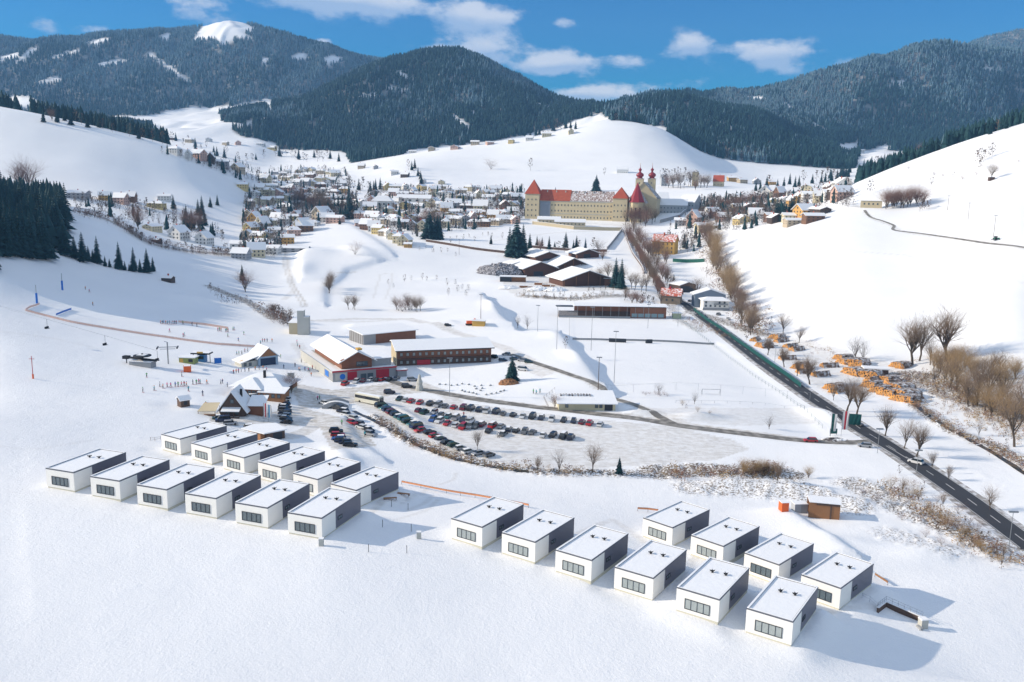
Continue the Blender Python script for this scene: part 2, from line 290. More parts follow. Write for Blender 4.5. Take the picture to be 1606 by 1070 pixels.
for k, ln in enumerate(LN):
    a = np.array(sorted(((p[0] / p[1], p[1], p[2]) for p in ln))); us = a[:, 0]
    def ip(col):
        r = np.interp(UG, us, a[:, col]); return r
    yy, zz = ip(1), ip(2)
    w = 9 if k >= 14 else (35 if k < 4 else (61 if k < 12 else 27)); ker = np.hanning(w + 2)[1:-1]; ker /= ker.sum()
    sm = lambda q: np.convolve(np.pad(q, w // 2, 'edge'), ker, 'valid')
    ly[k], lz[k] = sm(yy), sm(zz)
lz[15:20] -= 20                          # the wooded crests: the trees add their own height
lt = np.log(ly)
for k in range(1, len(LN)):
    lt[k] = np.maximum(lt[k], lt[k-1] + .012)
h = np.diff(lt, axis=0); dl = np.diff(lz, axis=0) / h
mm_ = np.zeros_like(lz)
w1 = 2*h[1:] + h[:-1]; w2 = h[1:] + 2*h[:-1]
with np.errstate(divide='ignore', invalid='ignore'):
    hm = (w1 + w2) / (w1 / dl[:-1] + w2 / dl[1:])
mm_[1:-1] = np.where(dl[:-1] * dl[1:] > 0, hm, 0)
mm_[0] = dl[0]; mm_[-1] = dl[-1]
HG = np.empty((NT, NU))
for j in range(NU):
    x = np.clip(TG, lt[0, j], lt[-1, j]); i = np.clip(np.searchsorted(lt[:, j], x) - 1, 0, len(LN) - 2)
    hh = h[i, j]; s = (x - lt[i, j]) / hh
    HG[:, j] = (2*s**3-3*s**2+1)*lz[i, j] + (s**3-2*s**2+s)*hh*mm_[i, j] + (-2*s**3+3*s**2)*lz[i+1, j] + (s**3-s**2)*hh*mm_[i+1, j]
XX = UG[None, :] * YG[:, None]; YY = np.repeat(YG[:, None], NU, 1)
def bl(Hh, n=2):
    for _ in range(n):
        P = np.pad(Hh, 1, 'edge'); Hh = (P[:-2, 1:-1] + P[2:, 1:-1] + P[1:-1, :-2] + P[1:-1, 2:] + 2 * P[1:-1, 1:-1]) / 6
    return Hh
HG = bl(HG, 4)
far = np.clip((YY - 2050) / 500, 0, 1)
rid = 1 - np.abs(fbm(XX, YY * .6, 620, 5, 5)) * 2
crest = np.clip((YY - 2000) / 400, 0, 1)
wgt = np.full_like(HG, .22)
for a_, b_ in ((14, 15), (16, 17)):
    fr_ = (TG[:, None] - lt[a_][None, :]) / (lt[b_] - lt[a_])[None, :]; wgt += np.where((fr_ > 0) & (fr_ < 1), np.sin(pi * np.clip(fr_, 0, 1)), 0)
HG += far * (rid - .62) * 95 * wgt + crest * fbm(XX, YY, 160, 3, 9) * 9
mid = np.clip((YY - 260) / 400, 0, 1) * (1 - far)
HG += mid * fbm(XX, YY, 150, 3, 21) * 1.6 + fbm(XX, YY, 22, 3, 33) * .22 * np.clip(YY / 200, .3, 1) * (1 - far)

def HF(x, y):
    u = np.clip((np.asarray(x) / np.asarray(y) - UG[0]) / (UG[1] - UG[0]), 0, NU - 1.001); t = np.clip((np.log(y) - TG[0]) / (TG[1] - TG[0]), 0, NT - 1.001)
    i = t.astype(int) if hasattr(t, 'astype') else int(t); j = u.astype(int) if hasattr(u, 'astype') else int(u)
    a = t - i; b = u - j
    return (HG[i, j]*(1-a)*(1-b) + HG[i+1, j]*a*(1-b) + HG[i, j+1]*(1-a)*b + HG[i+1, j+1]*a*b)
_ys = np.exp(np.linspace(math.log(56), math.log(6200), 1800))
def G(px, py, ymin=60, ymax=8000):       # where the pixel's ray meets the ground
    v = ray(px, py); ys = _ys[(_ys >= ymin) & (_ys <= ymax)]
    dz = CAMZ + v[2] * ys - HF(v[0] * ys, ys)
    k = np.nonzero(dz < 0)[0]
    if len(k) == 0: k = [int(np.argmin(dz))]
    k = max(int(k[0]), 1); a, b = ys[k-1], ys[k]; fa, fb = dz[k-1], dz[k]
    y = a + (b - a) * (fa / (fa - fb) if fa != fb and fa > 0 > fb else .5)
    return np.array([v[0] * y, y, float(HF(v[0] * y, y))])
def local(x0, y0, r):                    # index window of the grid near a point
    j0 = np.searchsorted(UG, (x0 - r) / y0 - .01) - 2; j1 = np.searchsorted(UG, (x0 + r) / y0 + .01) + 2
    i0 = np.searchsorted(YG, max(y0 - r, Y0)) - 2; i1 = np.searchsorted(YG, y0 + r) + 2
    return slice(max(i0, 0), i1), slice(max(j0, 0), j1)
def pad(cx, cy, ang, hx, hy, z, soft=6.0):   # flatten the ground under a rectangle
    r = math.hypot(hx, hy) + 3 * soft; a, b = local(cx, cy, r * 1.2)
    dx = XX[a, b] - cx; dy = YY[a, b] - cy; c, s = cos(ang), sin(ang)
    lx = np.abs(dx * c + dy * s) - hx; lyy = np.abs(-dx * s + dy * c) - hy
    dd = np.hypot(np.maximum(lx, 0), np.maximum(lyy, 0)); w = np.exp(-(dd / soft) ** 2)
    HG[a, b] = HG[a, b] * (1 - w) + z * w
def bump(px, py, hgt, rx, ry, ang=0):
    p = G(px, py); a, b = local(p[0], p[1], 3 * max(rx, ry)); c, s = cos(ang), sin(ang)
    dx = XX[a, b] - p[0]; dy = YY[a, b] - p[1]; lx = (dx * c + dy * s) / rx; l2 = (-dx * s + dy * c) / ry
    HG[a, b] += hgt * np.exp(-(lx ** 2 + l2 ** 2))
BUNG = {  # front corner x, y, base z, yaw of the long side
 'B1':(-96.5,180.8,7.11,71.1),'B2':(-84.6,177.0,6.75,71.3),'B3':(-73.1,173.9,6.14,71.0),'B4':(-61.6,171.0,5.5,70.8),'B5':(-49.6,166.9,5.25,70.6),'B6':(-37.4,162.2,5.17,70.6),
 'R1':(-88.9,221.8,2.62,58.4),'R2':(-78.0,214.5,2.56,58.2),'R3':(-67.3,207.7,2.4,58.4),'R4':(-56.4,202.0,2.0,59.5),'R5':(-45.8,195.2,1.5,59.5),'R6':(-35.6,189.9,.9,58.8),
 'B7':(-5.3,164.5,2.99,56.6),'B8':(5.4,159.4,2.2,56.4),'B9':(16.0,152.7,1.66,56.3),'B10':(27.0,147.8,.6,56.0),'B11':(37.1,138.9,1.1,56.0),'B12':(48.2,133.3,.2,55.9),
 'Q1':(36.6,180.1,-2.72,46.3),'Q2':(45.9,171.6,-3.19,46.0),'Q3':(56.1,165.8,-4.5,45.2),'Q4':(63.8,152.7,-3.03,45.7)}
BW, BL_, BH = 8.0, 15.65, 4.8
for k, (x, y, z, a) in BUNG.items():
    a = R(a); lx, lyv = cos(a), sin(a)
    pad(x + lx * BL_/2 - lyv * BW/2, y + lyv * BL_/2 + lx * BW/2, a, BL_/2 + .8, BW/2 + .8, z + .12, 3.5)
# local landforms: embankments, ploughed heaps, banks
for b_ in [(545,780,1.2,6,3,.4),(640,655,1.6,16,3,-1.0),(700,700,1.0,14,3,-.5),(900,572,2.0,5,14,.2),(1095,655,2.2,10,4,.2),(1000,648,1.2,10,3,0),(540,725,1.8,4,14,.5),
           (1130,762,1.4,7,3,.1),(1200,765,1.6,9,4,0),(1270,770,1.6,9,4,0),(1330,790,1.5,8,4,0),(1290,650,1.8,5,10,.4),(775,490,3.0,6,22,.1),(870,540,1.6,6,12,.1),(560,395,3,9,25,.6),(500,400,3,20,14,0),(470,430,2,8,26,0),
           (310,470,2,25,10,0),(1450,870,1.2,8,5,.3),(1380,905,-1.0,9,6,0),(1330,850,.8,8,4,-.3)]:
    bump(*b_)
def scarp(pts, hgt, wd=3.0, fade=45, sgn=1):
    # a bank: the ground left of the line (seen walking along it, away from the camera) stands higher
    P = [G(*p)[:2] for p in pts]; A = np.array(P); c_ = A.mean(0); r_ = np.abs(A - c_).max() + fade * 1.5; s0, s1 = local(c_[0], c_[1], r_)
    x, y = XX[s0, s1], YY[s0, s1]; best = np.full(x.shape, 1e9); sd_ = np.zeros_like(x); end = np.zeros_like(x)
    n_ = len(P) - 1
    for i, (a, b) in enumerate(zip(P[:-1], P[1:])):
        d = b - a; l2 = d @ d; t0 = ((x - a[0]) * d[0] + (y - a[1]) * d[1]) / l2; t = np.clip(t0, 0, 1); qx = x - a[0] - t * d[0]; qy = y - a[1] - t * d[1]; q = np.hypot(qx, qy); side = np.sign(d[0] * (y - a[1]) - d[1] * (x - a[0])); k = q < best
        over = np.where((t0 < 0) & (i == 0), -t0 * sqrt(l2), np.where((t0 > 1) & (i == n_ - 1), (t0 - 1) * sqrt(l2), 0))
        best = np.where(k, q, best); sd_ = np.where(k, side * q, sd_); end = np.where(k, over, end)
    sd_ = sd_ * sgn; w = 1 / (1 + np.exp(-np.clip(sd_ / wd * 2.2, -30, 30))) * np.exp(-(np.maximum(sd_, 0) / fade) ** 2) * np.exp(-(end / (fade * .35)) ** 2)
    HG[s0, s1] += hgt * w
scarp([(803,515),(782,492),(762,470)], 5, 3, 40); scarp([(948,612),(930,588),(905,560),(884,532)], 4.5, 3, 45); scarp([(512,478),(512,455),(545,425),(590,412)], 2.4, 3, 30); scarp([(615,398),(585,375),(548,350)], 3, 5, 40)
scarp([(470,440),(468,410),(475,392)], 3, 3, 20, -1); scarp([(600,720),(560,690),(545,660)], 1.6, 2, 14); scarp([(1300,680),(1262,640),(1200,592),(1130,540)], -1.2, 5, 18, 1); scarp([(700,505),(640,512),(560,510)], 1.5, 2, 14)
scarp([(1338,868),(1292,838),(1242,806)], 2.0, 1.8, 11); bump(690, 440, 1.5, 18, 9); bump(620, 460, -1.2, 30, 12); bump(1330, 262, 0, 1, 1)

# ------------------------------------------------------------------ building plots: front-left and front-right corner, depth
SITES = {}
def plot(k, a, b, depth, lift=.1, soft=5, z=None, yaw=None, length=None):
    pa, pb = G(*a), G(*b); z = (pa[2] + pb[2]) / 2 if z is None else z
    if yaw is None: ya = atan2(pb[1] - pa[1], pb[0] - pa[0])
    else: ya = R(yaw)
    ln_ = np.hypot(*(pb - pa)[:2]) if length is None else length
    cx, cy = pa[0] + cos(ya) * ln_ / 2 - sin(ya) * depth / 2, pa[1] + sin(ya) * ln_ / 2 + cos(ya) * depth / 2
    pad(cx, cy, ya, ln_ / 2, depth / 2, z, soft); SITES[k] = ((pa[0], pa[1], z), ya, ln_)
plot('resort', (522,598.6), (622,591), 52); plot('hotel', (622.6,576.4), (770.4,566), 14); plot('hall', (570,541), (652,533), 16)
plot('restaurant', (366,616), (428,630), 14, yaw=-8, length=19); plot('hut', (345,651), (383,653), 11, yaw=2); plot('skischool', (386,575), (425,574), 11); plot('cabin', (283,639), (299,638), 3.5)
plot('garage', (419,691), (447,689), 12); plot('tower', (463,525), (479.6,526), 6, yaw=5); plot('lowhouse', (876,644), (965,648.5), 13, yaw=2, length=21)
plot('grandstand', (873,497.5), (1045,500.5), 11); plot('sawyard', (770,445), (960,450), 75, soft=14)
plot('whitehouse', (1102,487), (1146,487), 16); plot('darkbarn', (1066,459), (1091,458), 14); plot('ruin', (1036,476), (1066,480), 12); plot('yellowhouse', (1022,397), (1053,401), 16, yaw=-25, length=21)
plot('farm', (1349,327), (1383,325.5), 16); plot('abbey', (824,343), (1000,347), 50, yaw=-15, length=128, soft=14)
plot('bridge', (505,640), (545,638), 8, yaw=8)

# ------------------------------------------------------------------ roads, lots and other ground cover, in the ground's own attributes
def inpoly(px, py, poly):
    r = np.zeros(px.shape, bool); n = len(poly)
    for i in range(n):
        x1, y1 = poly[i]; x2, y2 = poly[(i+1) % n]
        if y1 == y2: continue
        c = ((y1 > py) != (y2 > py)) & (px < (x2-x1) * (py-y1) / (y2-y1) + x1); r ^= c
    return r
GPX, GPY = PX(XX, YY, HG)
DIRT = np.zeros_like(HG); BRUSH = np.zeros_like(HG)
def paint(A, poly, v, d0=60, d1=1500):
    A[inpoly(GPX, GPY, poly) & (YY > d0) & (YY < d1)] = v
def paint_line(A, pts, w, v, d1=1500, soft=.5):
    P = [G(*p)[:2] for p in pts]
    for (a, b) in zip(P[:-1], P[1:]):
        mx_ = (a + b) / 2; r = np.linalg.norm(b - a) / 2 + w * 3; s0, s1 = local(mx_[0], mx_[1], r)
        x = XX[s0, s1]; y = YY[s0, s1]; d = b - a; l2 = d @ d; t = np.clip(((x - a[0]) * d[0] + (y - a[1]) * d[1]) / l2, 0, 1)
        q = np.hypot(x - a[0] - t * d[0], y - a[1] - t * d[1]); k = np.clip((w / 2 + soft - q) / soft, 0, 1) * v
        A[s0, s1] = np.maximum(A[s0, s1], k)
paint(DIRT, [(548,628),(600,620),(700,628),(900,655),(1045,668),(1150,690),(1175,705),(1120,722),(1000,730),(930,735),(850,738),(780,725),(700,712),(650,690),(590,655)], .5)
paint(DIRT, [(400,650),(470,640),(560,660),(590,700),(520,705),(500,668),(430,668),(330,668),(330,655)], .8)
paint(DIRT, [(455,600),(520,612),(640,598),(700,612),(600,622),(520,640),(470,640)], .85)
paint(DIRT, [(775,560),(830,560),(870,585),(850,592),(800,575)], .5)
paint(DIRT, [(985,640),(1240,640),(1285,665),(1150,668),(1000,655)], .3)
paint(DIRT, [(1290,540),(1400,570),(1430,590),(1300,620),(1190,540),(1210,520)], .35)
paint(DIRT, [(770,420),(960,420),(975,455),(800,460)], .45)
for pts, w, v in [([(495,503),(560,500),(640,500),(700,515),(745,530)],6,.55),([(640,598),(665,612),(760,628),(880,642),(1000,655),(1085,668),(1200,682),(1330,695)],4.5,.85),([(800,555),(870,580),(940,608),(1010,640),(1075,668)],4,.6),([(1030,650),(1065,665)],8,.5),
                  ([(470,640),(492,655),(497,665),(480,676),(455,685)],5,.6),([(445,470),(462,455),(452,420),(445,380)],4,.35),([(480,480),(462,450),(452,420),(447,395),(444,375)],1.3,.75),([(474,482),(456,450),(446,420),(441,395)],1.0,.6),([(585,468),(592,445),(597,430),(616,428),(612,448),(603,470)],1.2,.3),([(530,428),(560,426),(580,427)],2,.5),([(640,500),(560,505),(500,503)],5,.35),([(655,600),(700,620),(715,630)],5,.6),
                  ([(1355,332),(1372,345),(1398,353),(1410,362),(1480,372),(1606,390)],3,.55),([(1045,685),(1060,672),(1100,672)],6,.45),([(745,530),(790,545),(830,565)],6,.5),([(500,590),(480,560),(465,540)],6,.35),([(760,380),(860,366),(970,360)],3,.35),([(900,350),(960,352),(1000,358)],4,.4),
                  ([(640,800),(665,790),(680,778)],.9,.25),([(1283,368),(1300,382),(1345,395),(1420,400),(1500,418),(1606,445)],1.2,.3),([(1180,460),(1250,432),(1310,412),(1345,396)],1.0,.2),([(1130,405),(1160,392),(1200,380)],1.0,.15),([(0,520),(80,530),(160,548)],2,.12),([(0,700),(60,705),(150,690)],1.5,.1),([(285,765),(240,735),(215,725),(300,705),(350,715)],1.3,.34),([(340,800),(380,760),(430,745),(470,735)],1.3,.3),([(505,835),(560,800),(600,785)],1.5,.4),([(860,880),(905,838),(960,815),(1010,850)],1.4,.34),([(1060,930),(1085,880),(1120,850)],1.3,.3),([(1245,985),(1300,960),(1372,950)],1.3,.34),([(630,790),(660,776),(672,764)],.9,.25),([(690,760),(712,752),(715,742)],.7,.3),([(620,815),(670,800),(690,782)],.8,.25)]:
    paint_line(DIRT, pts, w, v)
# brushy banks along the brook and the road
for pts, w, v in [([(590,655),(640,690),(700,712),(760,728),(860,742),(940,742),(1030,745)],2.4,.6),([(1030,742),(1100,738),(1170,742),(1230,745)],9,.6),([(1090,765),(1150,762),(1240,765),(1330,790)],11,.36),
                  ([(1340,760),(1420,800),(1500,830),(1580,870)],9,.42),([(1440,690),(1500,720),(1580,770)],1,.1),([(1400,600),(1440,640),(1500,680),(1560,700),(1610,730)],3,.6),([(1430,590),(1500,620),(1606,650)],16,.55),([(1400,840),(1480,860)],8,.3),
                  ([(1040,455),(1060,500),(1100,520)],6,.4),([(820,465),(900,470),(1000,465)],6,.6),([(330,450),(380,470),(430,500)],6,.6),([(110,330),(180,350),(230,380),(300,395),(370,400)],7,.6),([(1195,525),(1120,500),(1085,490)],8,.6)]:
    paint_line(BRUSH, pts, w, v, soft=4)
BRUSH += DIRT * 0
# forest cover
LOW = np.array([(-300,200),(235,180),(300,169),(350,166),(424,157),(427,220),(440,233),(540,238),(550,256),(600,252),(640,238),(700,228),(760,222),(820,214),(880,200),(900,190),(940,178),(962,190),(1045,200),(1058,228),(1090,250),(1110,264),(1150,280),(1335,270),(1342,262),(1350,235),(1606,235),(1950,240)])
low = np.interp(GPX, LOW[:, 0], LOW[:, 1])
fn = fbm(XX, YY, 120, 3, 44)
FOR = (YY > 1880) & (YY < 6500) & (GPY < low + fn * 4)
FOR |= (YY > 985) & (YY < 1600) & (GPX > 1345) & (GPX < 1950) & (GPY > 0)
FOR |= (YY > 1135) & (YY < 1500) & (GPX > 50) & (GPX < 262)
FOR |= (YY > 1135) & (YY < 1500) & (GPX > -80) & (GPX < 32)
FOR |= (YY > 2300) & (YY < 2950) & (GPX < 240)
CLR = [[(150,100),(190,92),(205,97),(160,106)],[(60,128),(90,120),(96,125),(64,134)],[(455,88),(475,82),(488,90),(462,97)],[(560,150),(590,146),(596,152),(566,156)],[(840,160),(870,168),(866,173),(838,166)],[(1390,130),(1420,126),(1424,131),(1394,136)],[(1130,190),(1150,200),(1146,205),(1126,195)],[(225,82),(232,80),(300,128),(292,130)],[(520,135),(526,134),(560,118),(556,122)],[(300,66),(316,42),(345,30),(380,34),(402,46),(385,52),(398,64),(372,60),(350,72),(330,60)],[(0,88),(30,82),(28,90),(0,96)],[(22,98),(45,78),(64,72),(58,80),(30,101)],[(75,92),(110,80),(134,75),(112,86)],[(130,68),(160,60),(185,60),(150,70)],[(408,102),(413,90),(428,92),(416,104)],[(245,62),(262,52),(274,54),(262,64)],
       [(505,92),(520,86),(545,92),(515,104)],[(618,112),(628,110),(650,126),(640,128)],[(706,178),(714,180),(742,202),(736,206),(712,190)],[(600,135),(640,140),(645,145),(610,142)],[(736,172),(748,174),(746,178),(735,176)],[(1160,150),(1200,152),(1196,157),(1150,154)],[(1232,160),(1250,172),(1244,176),(1225,164)],[(1215,182),(1230,186),(1226,190),(1214,186)],[(1272,190),(1300,204),(1296,210),(1270,196)],
       [(1318,226),(1345,222),(1346,240),(1330,246),(1312,236)],[(1345,255),(1350,240),(1392,226),(1398,232),(1372,250),(1345,268)],[(1540,104),(1560,108),(1580,112),(1545,112)],[(985,152),(1000,150),(998,154),(985,156)],[(0,152),(40,150),(60,158),(60,172),(0,166)]]
for c_ in CLR: FOR &= ~(inpoly(GPX, GPY, c_) & (YY > 1500))
wood = inpoly(GPX, GPY, [(345,178),(380,168),(420,170),(424,182),(385,192),(350,192)]) & (YY > 2200)
FOR |= wood
FOR |= inpoly(GPX, GPY, [(362,204),(395,196),(430,183),(432,224),(380,214)]) & (YY > 1900)
snowline = np.clip((HG - 720) / 160, 0, 1)              # thin, snowed-up trees near the top
FORF = bl(FOR.astype(float), 1)

# ------------------------------------------------------------------ terrain mesh
def grid_mesh(name, xs, ys, zs, attrs):
    n, m_ = xs.shape; me = bpy.data.meshes.new(name)
    co = np.stack([xs, ys, zs], -1).reshape(-1, 3).astype(np.float32)
    i = np.arange(n - 1)[:, None] * m_ + np.arange(m_ - 1)[None, :]
    q = np.stack([i, i + 1, i + m_ + 1, i + m_], -1).reshape(-1).astype(np.int32); nf = (n-1)*(m_-1)
    me.vertices.add(n * m_); me.vertices.foreach_set('co', co.ravel()); me.loops.add(nf * 4); me.loops.foreach_set('vertex_index', q)
    me.polygons.add(nf); me.polygons.foreach_set('loop_start', np.arange(nf, dtype=np.int32) * 4); me.polygons.foreach_set('loop_total', np.full(nf, 4, np.int32))
    me.polygons.foreach_set('use_smooth', np.ones(nf, bool)); me.update()
    a = me.color_attributes.new('cover', 'FLOAT_COLOR', 'POINT'); c = np.stack([*attrs, np.ones_like(xs)], -1).reshape(-1).astype(np.float32); a.data.foreach_set('color', c)
    return me
# only the brushy banks are rough
HG += BRUSH * (np.abs(fbm(XX, YY, 3.2, 3, 71)) * 2.6 + fbm(XX, YY, 1.6, 2, 72) * .35)
BRUSH_T = bl(BRUSH, 1)
tm = bpy.data.materials.new('snowy_ground'); tm.use_nodes = True; n = tm.node_tree.nodes; l = tm.node_tree.links; P_ = n['Principled BSDF']
P_.inputs['Roughness'].default_value = .75; P_.inputs['Specular IOR Level'].default_value = .2
at = n.new('ShaderNodeVertexColor'); at.layer_name = 'cover'; sp = n.new('ShaderNodeSeparateColor'); l.new(at.outputs[0], sp.inputs[0])
pos = n.new('ShaderNodeNewGeometry').outputs['Position']
def noise(sc, det=5, rough=.55, src=None, dist=0):
    t = n.new('ShaderNodeTexNoise'); t.inputs['Scale'].default_value = sc; t.inputs['Detail'].default_value = det; t.inputs['Roughness'].default_value = rough; t.inputs['Distortion'].default_value = dist; l.new(src or pos, t.inputs[0]); return t.outputs[0]
def rng_(v, a, b, c=0, d=1):
    r = n.new('ShaderNodeMapRange'); l.new(v, r.inputs[0]); r.inputs[1].default_value = a; r.inputs[2].default_value = b; r.inputs[3].default_value = c; r.inputs[4].default_value = d; return r.outputs[0]
def mixc(f, a, b):
    x = n.new('ShaderNodeMix'); x.data_type = 'RGBA'
    l.new(f, x.inputs[0]) if not isinstance(f, float) else setattr(x.inputs[0], 'default_value', f)
    for i, v in ((6, a), (7, b)):
        if isinstance(v, tuple): x.inputs[i].default_value = (*v, 1)
        else: l.new(v, x.inputs[i])
    return x.outputs[2]
def mth(op, a, b):
    x = n.new('ShaderNodeMath'); x.operation = op
    for i, v in enumerate((a, b)):
        if isinstance(v, (int, float)): x.inputs[i].default_value = v
        else: l.new(v, x.inputs[i])
    return x.outputs[0]
snowc = mixc(rng_(noise(.02, 4), .35, .65), (.83, .837, .85), (.875, .88, .887))
mpd = n.new('ShaderNodeMapping'); mpd.inputs['Rotation'].default_value = (0, 0, -.35); mpd.inputs['Scale'].default_value = (.35, .9, 1); l.new(pos, mpd.inputs[0])
dn = noise(.9, 6, .6, mpd.outputs[0]); dn2 = noise(.5, 5, .6)
dirt = mixc(dn2, (.6, .55, .48), (.38, .35, .31))
df = mth('MULTIPLY', sp.outputs[0], rng_(mth('ADD', mth('MULTIPLY', dn, .6), mth('MULTIPLY', dn2, .4)), .4, .6, .35, 1.15))
c1 = mixc(df, snowc, dirt)
bn = noise(1.5, 7, .72); bf = mth('MULTIPLY', rng_(mth('ADD', bn, mth('MULTIPLY', sp.outputs[2], .22)), .57, .64), rng_(sp.outputs[2], .05, .4))
c2 = mixc(bf, c1, mixc(noise(.25, 3), (.1, .075, .055), (.24, .18, .12)))
ff = mth('MULTIPLY', sp.outputs[1], rng_(noise(.03, 5), .3, .6, .75, 1.0))
c3 = mixc(ff, c2, mixc(rng_(noise(.05, 3), .4, .6), (.05, .055, .05), (.12, .12, .12)))
l.new(c3, P_.inputs['Base Color'])
hgt = mth('ADD', mth('MULTIPLY', noise(1.7, 6, .75), .34), mth('MULTIPLY', noise(.22, 4, .55), .35))
bmp = n.new('ShaderNodeBump'); bmp.inputs['Strength'].default_value = .5; bmp.inputs['Distance'].default_value = 1.0; l.new(hgt, bmp.inputs['Height']); l.new(bmp.outputs[0], P_.inputs['Normal'])
ter = bpy.data.objects.new('terrain', grid_mesh('terrain', XX, YY, HG, (DIRT, FORF, BRUSH_T))); ter.data.materials.append(tm); COL.objects.link(ter); tag(ter, kind='structure')
# ground behind and beside the camera
bm_ = MB(); bm_.add([(-6500,-880,-60),(6500,-880,-60),(6500,6550,-60),(-6500,6550,-60)], [(0,1,2,3)]); pl = bm_.build('ground', M['snowroof']); tag(pl, kind='structure')

# ------------------------------------------------------------------ far forest
def far_tree(name, mt, hgt, r, tiers=3, n=6, jag=.25, seed=0, broad=False):
    g = MB(); g.mats = [mt]; rr = random.Random(seed)
    if broad:
        for k in range(34):
            th = rr.random() * 2 * pi; zz = rr.uniform(.25, 1); q = r * sqrt(max(0.05, 1 - (zz - .55) ** 2 * 3.5)) * rr.uniform(.3, 1)
            c = np.array((q * cos(th), q * sin(th), zz * hgt)); e = rr.uniform(.03, .055)
            a = c + np.array((rr.uniform(-e, e), rr.uniform(-e, e), rr.uniform(0.03, .08))); b = c + np.array((rr.uniform(-e, e), rr.uniform(-e, e), -rr.uniform(.03, .08))); d = c + np.array((rr.uniform(-e, e) * 2, rr.uniform(-e, e) * 2, 0))
            g.add([a, b, d], [(0, 1, 2)])
        g.tube((0,0,0), (0,0,hgt*.7), .012, .004, 3, cap=False)
    else:
        for t in range(tiers):
            z0 = hgt * (.06 + .8 * t / tiers); z1 = min(hgt, z0 + hgt * (.5 if t < tiers - 1 else .36)); rad = r * (1 - t / tiers * .78)
            vs = [(rad * (1 + rr.uniform(-jag, jag)) * cos(2*pi*i/n + t), rad * (1 + rr.uniform(-jag, jag)) * sin(2*pi*i/n + t), z0 + rr.uniform(-.05, .05) * hgt) for i in range(n)] + [(0, 0, z1)]
            g.add(vs, [(i, (i+1) % n, n) for i in range(n)])
    return bpy.data.objects.new(name, g.mesh(name, mt))
SRC = [far_tree('conifer_shape', M['needle'], 1, .19, 3, 6, .3, s) for s in (1, 2)] + [far_tree('conifer_shape', M['needles'], 1, .18, 3, 6, .3, s) for s in (3, 4)] + \
      [far_tree('bare_shape', M['larch'], 1, .25, seed=5, broad=True), far_tree('bare_shape', M['frost'], 1, .25, seed=6, broad=True)]
SRC += [far_tree('brush_shape', M['twigyel'], 1, .45, seed=7, broad=True), far_tree('brush_shape', M['twigred'], 1, .45, seed=8, broad=True)]
def scatter(u0, u1, d0, d1, dens, cap=10 ** 7):
    area = (u1 - u0) * (d1 ** 2 - d0 ** 2) / 2; k = int(min(area * dens, cap))
    u = rng.uniform(u0, u1, k); y = np.sqrt(rng.uniform(d0 ** 2, d1 ** 2, k)); return u * y, y
def forest(name, label, d0, d1, dens, hmin, hmax, u0=-.72, u1=.72, vis=True):
    x, y = scatter(u0, u1, d0, d1, dens)
    fi = np.clip((np.log(y) - TG[0]) / (TG[1] - TG[0]), 0, NT - 1).round().astype(int); ui = np.clip((x / y - UG[0]) / (UG[1] - UG[0]), 0, NU - 1).round().astype(int)
    ok = FOR[fi, ui]; x, y, fi, ui = x[ok], y[ok], fi[ok], ui[ok]
    z = HF(x, y); snowy = snowline[fi, ui]
    ok = rng.random(len(x)) > snowy * .45; x, y, z, snowy = x[ok], y[ok], z[ok], snowy[ok]
    # keep what can be seen from round about: the skyline above each point, with a margin
    el_ = (HG - CAMZ) / YY; mxe = np.maximum.accumulate(el_, 0); fi = np.clip((np.log(y) - TG[0]) / (TG[1] - TG[0]), 0, NT - 1).round().astype(int); ui = np.clip((x / y - UG[0]) / (UG[1] - UG[0]), 0, NU - 1).round().astype(int)
    ok = (z + 70 - CAMZ) / y > mxe[np.maximum(fi - 6, 0), ui]; x, y, z, snowy = x[ok], y[ok], z[ok], snowy[ok]
    nn = fbm(x, y, 260, 3, 91); n2 = fbm(x, y, 60, 2, 92)
    r = rng.random(len(x)); pf = np.clip(.0 + (z - 210) / 480 + nn * 1.5, .02, .9)       # share of frosted trees
    pb = np.clip(.03 + nn * .8 + n2 * .3, .01, .5)
    idx = np.where(r < .5, 0, 1); isf = rng.random(len(x)) < pf; idx = np.where(isf, 2 + (r < .5), idx)
    isb = rng.random(len(x)) < pb * .35; idx = np.where(isb, np.where(rng.random(len(x)) < pf, 5, 4), idx)
    hh = rng.uniform(hmin, hmax, len(x)) * (1 - .45 * snowy) * np.where(isb, .8, 1)
    print('FOREST', name, len(x)); return gn_points(name, label, 'forest', x, y, z, idx, hh, hh * rng.uniform(.8, 1.25, len(x)))
